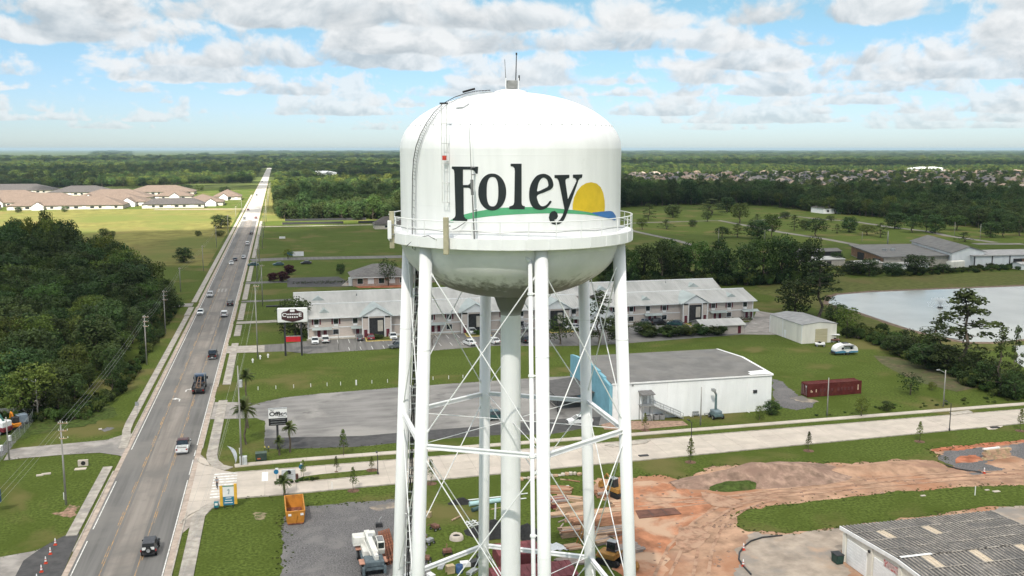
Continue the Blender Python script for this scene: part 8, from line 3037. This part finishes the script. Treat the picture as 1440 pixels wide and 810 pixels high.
for i, (u, v) in enumerate([(u + rr.uniform(-12, 12), v + rr.uniform(-5, 5)) for u, v in ((830, 760), (845, 770), (860, 765), (870, 742), (858, 720), (846, 705), (882, 760), (835, 748), (868, 785), (880, 790), (800, 740), (790, 735), (852, 780), (840, 790), (878, 700), (760, 680), (785, 678), (800, 676))]):
    g = G(u, v)
    tag(MB().box(0, 0, .03, rr.uniform(.8, 2.6), .2, .12).build('loose_board', rr.choice((m_tim, m_timl, m_timg))), 'loose board scattered among the timber stacks', 'board', 'loose boards among the timber stacks')
    o = bpy.context.scene.objects[-1] if False else COL.objects[-1]
    o.location, o.rotation_euler = (g.x, g.y, 0), (0, 0, rr.uniform(0, 3.1))
# rubble of pale lumps
g = G(772, 671)
t = thing('rubble_row', 'row of pale broken concrete lumps on the grass below the street', 'rubble', (g.x, g.y, 0))
for i in range(16):
    bevel(MB().box(-4.5 + i * .62, rr.uniform(-.4, .4), 0, rr.uniform(.4, .9), rr.uniform(.4, .8), rr.uniform(.2, .5), rr.uniform(0, 3)).build('lump', m_conc2 if i % 3 else m_timl, t), .08)


def digger(u, v, rz, label, m):
    g = G(u, v)
    t = thing('digger', label, 'digger', (g.x, g.y, 0), rz)
    for s in (-1, 1):
        mb = MB()
        mb.side([(-1.6, .25), (-1.3, .0), (1.3, .0), (1.6, .25), (1.6, .5), (1.3, .75), (-1.3, .75), (-1.6, .5)], s * .8 - .25, s * .8 + .25)
        recalc(mb.build('track', m_black, t))
    bevel(MB().box(0, -.2, .8, 1.9, 2.4, .7).build('body', m, t), .08)
    c_ = bevel(MB().box(-.4, .1, 1.5, .95, 1.3, 1.2, 0, .9, .85).build('cab', m_dark, t), .05)
    MB().box(-.4, .12, 1.75, .99, 1.0, .65).build('window', m_glass, c_)
    MB().box(-.4, .1, 2.7, .95, 1.2, .08).build('cab_roof', m_steel, t)
    for p, q, r_ in (((.35, .8, 1.3), (.4, 2.4, 2.6), .17), ((.4, 2.4, 2.6), (.45, 3.6, 1.1), .14)):
        MB().tube(p, q, r_, r_ * .75, 6).build('boom' if p[1] < 1 else 'dipper', m, t)
    mb = MB()
    mb.side([(3.3, .3), (3.9, .15), (4.0, .7), (3.7, 1.2), (3.4, 1.1)], .1, .8)
    recalc(mb.build('bucket', m, t))
    MB().tube((.35, .9, 1.9), (.4, 1.9, 2.5), .07, n=6).build('ram', m_steel, t)
    return t


m_dig = mat('digger_yellow', (.34, .175, .045), .6, .12, 1.5)
digger(858, 792, 3.9, 'yellow digger with a grey roof below the timber stacks', m_dig)
digger(866, 697, .4, 'yellow digger at the far timber heap by the right leg', m_dig)
g = G(816, 765)
t = thing('yellow_ramp', 'upright yellow steel frame left of the right rear leg', 'frame', (g.x, g.y, 0), .2)
for a, b in (((-.6, 0, 0), (.3, 0, 2.6)), ((-.1, 0, 0), (.8, 0, 2.6)), ((.3, 0, 2.6), (.8, 0, 2.6)), ((-.3, 0, .9), (.2, 0, .9)), ((.8, 0, 2.6), (1.2, .1, .2))):
    MB().tube(a, b, .11, n=6).build('bar', m_dig, t)
# steel road plate on the dirt
c4 = [(780 + x / 3.2394, 560 + y / 3.2394) for x, y in ((368, 516), (545, 503), (578, 531), (385, 551))]
P = [G(*q) for q in c4]
t = thing('steel_plate', 'flat rusty brown steel plate lying on the orange dirt', 'steel plate', (0, 0, 0))
MB().prism([(p.x, p.y) for p in P], .08, .17).build('plate', mat('brown_steel', (.14, .065, .045), .8, .15, .8), t)
for f in (.33, .66):
    a, b = P[3].lerp(P[2], f), P[0].lerp(P[1], f)
    MB().box((a.x + b.x) / 2, (a.y + b.y) / 2, .171, .06, (b - a).length * .96, .01).build('joint', m_dark, t)
# silt sock line by the cones and dark tubes
for lab, pl in (('black silt hose snaking past the two cones', [(1100, 754), (1072, 757), (1056, 762), (1047, 769), (1040, 778), (1039, 788), (1045, 797), (1056, 809)]), ('dark hose lying on the dirt above the lower cone', [(1330, 655), (1345, 660), (1362, 663), (1380, 665)])):
    MB().path([(G(*p).x, G(*p).y, .12) for p in pl], .11, 6)
    t = thing('silt_hose', lab, 'hose')
    MB().path([(G(*p).x, G(*p).y, .14) for p in pl], .11, 6).build('hose', m_dark, t)
# tan block wall in the clay pit
g = G(1380, 643)
t = thing('block_stack', 'stack of tan blocks with a pale top beam in the red clay pit', 'block stack', (G(1400, 645).x, G(1400, 645).y, 0), .05)
for r_ in range(4):
    for q in range(8):
        MB().box(-2.2 + q * .62 + (.31 if r_ % 2 else 0), 0, r_ * .42, .59, .7, .40).build('block', m_timl if (q + r_) % 3 else mat('tan_board', (.42, .33, .2)), t)
MB().box(-.9, .1, 1.7, 3.2, .35, .22).build('top_beam', m_trim, t)
mb = MB()
# pale stake on the grass strip, scraps
g = G(1371, 697)
o = thing('marker_stake', 'pale stake standing on the grass strip above the storage roof', 'stake', (g.x, g.y, 0))
MB().box(0, 0, 0, .12, .05, 1.3).build('post', m_trim, o)
MB().box(0, 0, 1.3, .14, .07, .12).build('cap', m_trim, o)
for u, v, s, lab in ((1298, 698, .8, 'pale scrap left on the grass strip'), (1401, 692, 1.1, 'pale scrap right on the grass strip'), (1388, 690, .7, 'small pale scrap beside the stake on the grass strip')):
    g = G(u, v)
    o = bevel(MB().box(0, 0, 0, s, s * .5, .12).build('scrap_piece', m_conc2), .04)
    o.location = (g.x, g.y, 0.05)
    tag(o, lab, 'scrap')

# ------------------------------------------------------------------ red container, camper, boat, lift, fountain
m_cont = mat('container_red', (.105, .022, .019), .75, .10, 1, spec=.2, c2=(.13, .04, .03), th=(.5, .75), sc2=.5, c3=(.085, .03, .02), th3=(.6, .72), sc3=.6)
t = thing('shipping_container', 'long dark red shipping container standing on the far lot', 'container', (103.0, 170.1, 0), math.radians(1.2))
L, Wd, Hh = 12.4, 2.45, 2.75
MB().box(L / 2, Wd / 2, .12, L - .1, Wd - .1, Hh - .2).build('body', m_cont, t)
for q in range(38):
    x = .35 + q * (L - .7) / 37
    MB().box(x, -.02 + .03, .25, .16, .07, Hh - .5).build('corrugation', m_cont, t)
for y in (.04, Wd - .04):
    for z in (.06, Hh - .12):
        MB().box(L / 2, y, z, L, .12, .14).build('rail', m_cont, t)
for x in (.06, L - .06):
    for y in (.06, Wd - .06):
        MB().box(x, y, 0, .16, .16, Hh + .02).build('corner_post', m_cont, t)
for q in range(18):
    MB().box(.5 + q * .67, Wd / 2, Hh - .08, .2, Wd - .2, .05).build('roof_rib', m_cont, t)
for s in (.62, 1.83):
    d_ = MB().box(-.01, s, .25, .08, 1.12, Hh - .45).build('door', m_cont, t)
    for q in (-.25, .25):
        MB().tube((-.08, s + q, .3), (-.08, s + q, Hh - .3), .03, n=6).build('lock_rod', m_steel, d_)
MB().box(-.07, .5, 2.0, .05, .3, .3).build('label_plate', m_wsign, t)
for x, w_, h_ in ((.75, .22, .5), (1.0, .16, .3), (1.9, .22, .6), (11.6, .26, 1.1)):
    MB().box(x, -.035, 1.0 if h_ < 1 else .9, w_, .02, h_).build('pale_mark', mat('pale_mark', (.50, .36, .26), .7, .1, 2), t)
for q in range(4):
    MB().box(3.0 + q * .85, -.035, 1.0, .55, .015, .65).build('faded_letter', mat('faded_letter', (.10, .03, .03), .7, .1, 2), t)
for q in range(5):
    MB().box(7.0 + q * .8, -.035, 1.0, .5, .015, .65).build('faded_letter', MATS['faded_letter'], t)
# teardrop camper
g = G(1191, 499.5)
t = thing('camper_trailer', 'small white and blue rounded camper with two dark windows', 'camper', (g.x, g.y + 1.1, 0), -.03)
pr = []
for i in range(25):
    a = PI * i / 24
    pr.append((3.0 * math.cos(a), .62 + 2.15 * math.sin(a) ** .62))
mb = MB()
mb.add([(x, -1.1, z) for x, z in pr] + [(x, 1.1, z) for x, z in pr], [tuple(range(25)), tuple(range(49, 24, -1))] + [(i, 25 + i, 26 + i, i + 1) for i in range(24)] + [(24, 49, 25, 0)])
recalc(mb.build('body', m_wsign, t))
b2 = [(3.0, .60), (3.0, .95), (1.2, 1.05), (.2, .8), (-1.0, 1.25), (-3.0, 1.0), (-3.0, .60)]
mb = MB()
mb.add([(x, -1.125, z) for x, z in b2] + [(x, 1.12, z) for x, z in b2], [tuple(range(7)), tuple(range(13, 6, -1))] + [(i, 7 + i, 7 + (i + 1) % 7, (i + 1) % 7) for i in range(7)])
recalc(mb.build('blue_skirt', mat('camper_blue', (.07, .20, .30), .5, .1, 1.2), t))
for x in (-1.15, 1.15):
    bevel(MB().box(x, -1.13, 1.45, .65, .05, .55).build('window', m_glass, t), .02)
bevel(MB().box(.1, -1.13, .75, .75, .05, 1.6).build('door', m_wsign, t), .02)
MB().box(.1, -1.16, 1.75, .4, .04, .4).build('window', m_glass, t)
MB().box(.3, -1.5, 2.35, 2.6, .8, .08).build('awning', m_dark, t)
bevel(MB().box(0, 0, 2.72, 1.4, 1.1, .22).build('roof_unit', m_dark, t), .05)
for s in (-1, 1):
    wheel(t, 0, 0, .36, .22).location = (.5 * s, -.95, .36)
    t.children[-1].rotation_euler = (0, 0, PI / 2)
MB().box(-3.5, 0, .45, 1.3, .2, .12).build('drawbar', m_dark, t)
MB().box(-2.9, 0, .45, .8, 1.6, .4).build('front_box', m_dark, t)
# boats / carts by the shed
for u, v, lab, m in ((1153, 487, 'white and dark quad bike by the shed corner', m_wsign), (1174, 481, 'dark golf cart with a white roof beside the shed', m_brown)):
    g = G(u, v)
    t = thing('golf_cart' if 'golf' in lab else 'quad_bike', lab, 'vehicle', (g.x, g.y, 0), 1.2)
    bevel(MB().box(0, 0, .4, 1.3, 2.4, .5).build('body', m, t), .12)
    bevel(MB().box(0, .1, .85, 1.0, .6, .35).build('seat', m_black, t), .06)
    for a in (-1, 1):
        for b in (-1, 1):
            wheel(t, a * .62, b * .85, .30, .24)
    if 'golf' in lab:
        for a in (-1, 1):
            for b in (-1, 1):
                MB().tube((a * .55, b * .8, .8), (a * .5, b * .7, 1.95), .035, n=6).build('roof_post', m_steel, t)
        bevel(MB().box(0, 0, 1.95, 1.4, 2.3, .1).build('roof', m_wsign, t), .04)
    else:
        MB().tube((-.45, .7, 1.2), (.45, .7, 1.2), .04, n=6).build('handlebar', m_dark, t)
        bevel(MB().box(0, -.85, .95, .9, .6, .12).build('rack', m_wsign, t), .03)
# boom lift with raised arm
g = G(1007, 588)
t = thing('boom_lift', 'grey teal boom lift with its arm raised against the white wall', 'boom lift', (g.x, g.y, 0))
m_lift = mat('lift_teal', (.09, .135, .135), .6, .1, 1.5)
bevel(MB().box(0, 0, .45, 1.9, 2.3, .55).build('chassis', m_lift, t), .08)
bevel(MB().box(0, .1, 1.0, 1.6, 2.0, .55).build('turntable', mat('lift_pale', (.15, .20, .22), .6, .1, 1.5), t), .1)
for a in (-1, 1):
    for b in (-1, 1):
        wheel(t, a * .95, b * .8, .42, .34)
zt = hpx(1007, 588, 552)
MB().tube((.1, .5, 1.3), (.3, .9, zt - .5), .26, .2, 8).build('lower_arm', m_lift, t)
MB().tube((.3, .9, zt - .5), (-.3, .7, zt + .25), .2, .2, 8).build('upper_arm', m_steel, t)
MB().box(-.4, .6, zt + .1, .6, .8, .5).build('basket', m_steel, t)
# fountain in the pond
g = G(1322, 433)
t = thing('fountain', 'white spray of the fountain in the middle of the pond', 'fountain', (g.x, g.y, 0.2))
mb = MB()
mb.lathe([(.02, .25), (.7, .25), (.9, .05), (.9, -.1)], 16)
mb.build('float', m_dark, t)
rr = random.Random(6)
mb = MB()
for i in range(1500):
    a = rr.uniform(0, 6.28)
    f = rr.random()
    sp = rr.uniform(.25, 1) * 4.2
    p = Vector((sp * f * math.cos(a), sp * f * math.sin(a), max(.05, 4.8 * (f * 2 * .98 - f * f * 1.96) * rr.uniform(.85, 1.1) + .2)))
    s = rr.uniform(.03, .10)
    mb.add([p + Vector((-s, 0, 0)), p + Vector((s, 0, 0)), p + Vector((0, 0, s * 2.4)), p + Vector((0, s, s))], [(0, 1, 2), (1, 3, 2), (0, 2, 3)])
o = mb.build('spray', mat('water_spray', (.82, .84, .85), .3, .02, 1), t)
o['kind'] = 'stuff'

# ------------------------------------------------------------------ works yard at the left edge with its chain link fence
F0 = [(48, 586), (46.5, 594), (35, 609), (22, 622), (12, 634), (3, 646), (-12, 664)]
t = thing('chain_link_fence', 'grey chain link fence round the works yard at the left edge', 'fence')
m_link = bpy.data.materials.new('chain_link')
m_link.use_nodes = True
k_ = NT(m_link.node_tree)
uvp = k_.n('ShaderNodeTexCoord').outputs['Object']
x_, y_, z_ = k_.xyz(uvp)
ln = k_.m('ADD', x_, y_)
w1 = k_.m('PINGPONG', k_.m('ADD', ln, z_), .12)
w2 = k_.m('PINGPONG', k_.m('SUBTRACT', ln, z_), .12)
near = k_.m('MINIMUM', w1, w2)
bs = k_.n('ShaderNodeBsdfPrincipled')
bs.inputs['Base Color'].default_value = (.40, .41, .41, 1)
tr_ = k_.n('ShaderNodeBsdfTransparent')
mx = k_.n('ShaderNodeMixShader')
k_.put(mx.inputs[0], k_.m('LESS_THAN', near, .022))
k_.t.links.new(tr_.outputs[0], mx.inputs[1])
k_.t.links.new(bs.outputs[0], mx.inputs[2])
k_.t.links.new(mx.outputs[0], k_.n('ShaderNodeOutputMaterial').inputs[0])
FP = [G(*p) for p in F0] 
FP2 = [G(48, 586), G(20, 588), G(-20, 592)]
for pts in (FP, FP2):
    for a, b in zip(pts, pts[1:]):
        mb = MB()
        mb.add([(a.x, a.y, .05), (b.x, b.y, .05), (b.x, b.y, 2.0), (a.x, a.y, 2.0)], [(0, 1, 2, 3)])
        mb.build('mesh_panel', m_link, t)
        MB().tube((a.x, a.y, 2.02), (b.x, b.y, 2.02), .03, n=6).build('top_rail', m_steel, t)
        n_ = max(1, round((b - a).length / 3))
        for q in range(n_):
            p = a.lerp(b, q / n_)
            MB().tube((p.x, p.y, 0), (p.x, p.y, 2.1), .045, n=6).build('post', m_steel, t)
g = G(22, 603)
t = thing('compact_excavator', 'small orange machine parked inside the fenced works yard', 'machine', (g.x, g.y, 0), .6)
m_or = mat('machine_orange', (.62, .22, .02), .5, .1, 2)
bevel(MB().box(0, 0, .5, 1.5, 1.9, .7).build('body', m_or, t), .1)
for s in (-1, 1):
    mb = MB()
    mb.side([(-1.1, .2), (-.9, 0), (.9, 0), (1.1, .2), (1.1, .4), (.9, .55), (-.9, .55), (-1.1, .4)], s * .65 - .18, s * .65 + .18)
    recalc(mb.build('track', m_black, t))
MB().path([(0, .8, 1.0), (.1, 1.3, 2.5), (.1, 2.0, 2.7), (.1, 2.4, 1.6)], .16, 6).build('boom', m_or, t)
bevel(MB().box(0, -.2, 1.2, 1.1, 1.0, 1.1).build('cab', m_dark, t), .08)
g = G(31, 597)
t = thing('generator', 'grey blue generator box behind the orange machine', 'generator', (g.x, g.y, 0), .5)
bevel(MB().box(0, 0, .5, 1.8, 1.5, 1.5).build('housing', mat('grey_blue', (.20, .25, .30), .5, .1, 2), t), .08)
for s in (-1, 1):
    wheel(t, s * .8, 0, .35, .22)
MB().box(.95, 0, .7, .3, 1.3, 1.2).build('grille', m_dark, t)
g = G(2, 609)
t = thing('utility_truck', 'red and white work truck cut by the left picture edge', 'truck', (g.x - .6, g.y, 0), 1.0)
bevel(MB().box(0, 0, .6, 2.1, 5.0, .8).build('body', RED, t), .1)
bevel(MB().box(0, -.9, 1.4, 2.1, 2.9, 1.0).build('white_box', m_wsign, t), .08)
bevel(MB().box(0, 1.2, 1.4, 1.9, 1.2, .8).build('cab', m_glass, t), .08)
for a in (-1, 1):
    for b in (-1, 1):
        wheel(t, a * .95, b * 1.6, .45, .3)
MB().path([(0, -1.6, 2.4), (.4, .6, 4.4), (.5, 2.0, 3.6)], .18, 6).build('crane_arm', mat('machine_green', (.02, .10, .08), .5, .1, 2), t)
for u, v, lab in ((14, 620, 'white drum standing inside the works yard fence'), (2, 634, 'white drum nearest the picture edge in the works yard')):
    g = G(u, v)
    t = thing('drum', lab, 'drum', (g.x, g.y, 0))
    mb = MB()
    mb.lathe([(.02, 0), (.3, 0), (.3, .9), (.02, .9)], 14)
    mb.build('body', m_wsign, t)
    mb = MB()
    mb.lathe([(.31, .88), (.31, .95), (.02, .95)], 14)
    mb.build('lid', m_wsign, t)
g = G(145, 604)
sheet('gravel_patch', [(139, 605), (150, 601), (160, 602), (150, 606)], m_gravel, z=.03, rag=0.5)
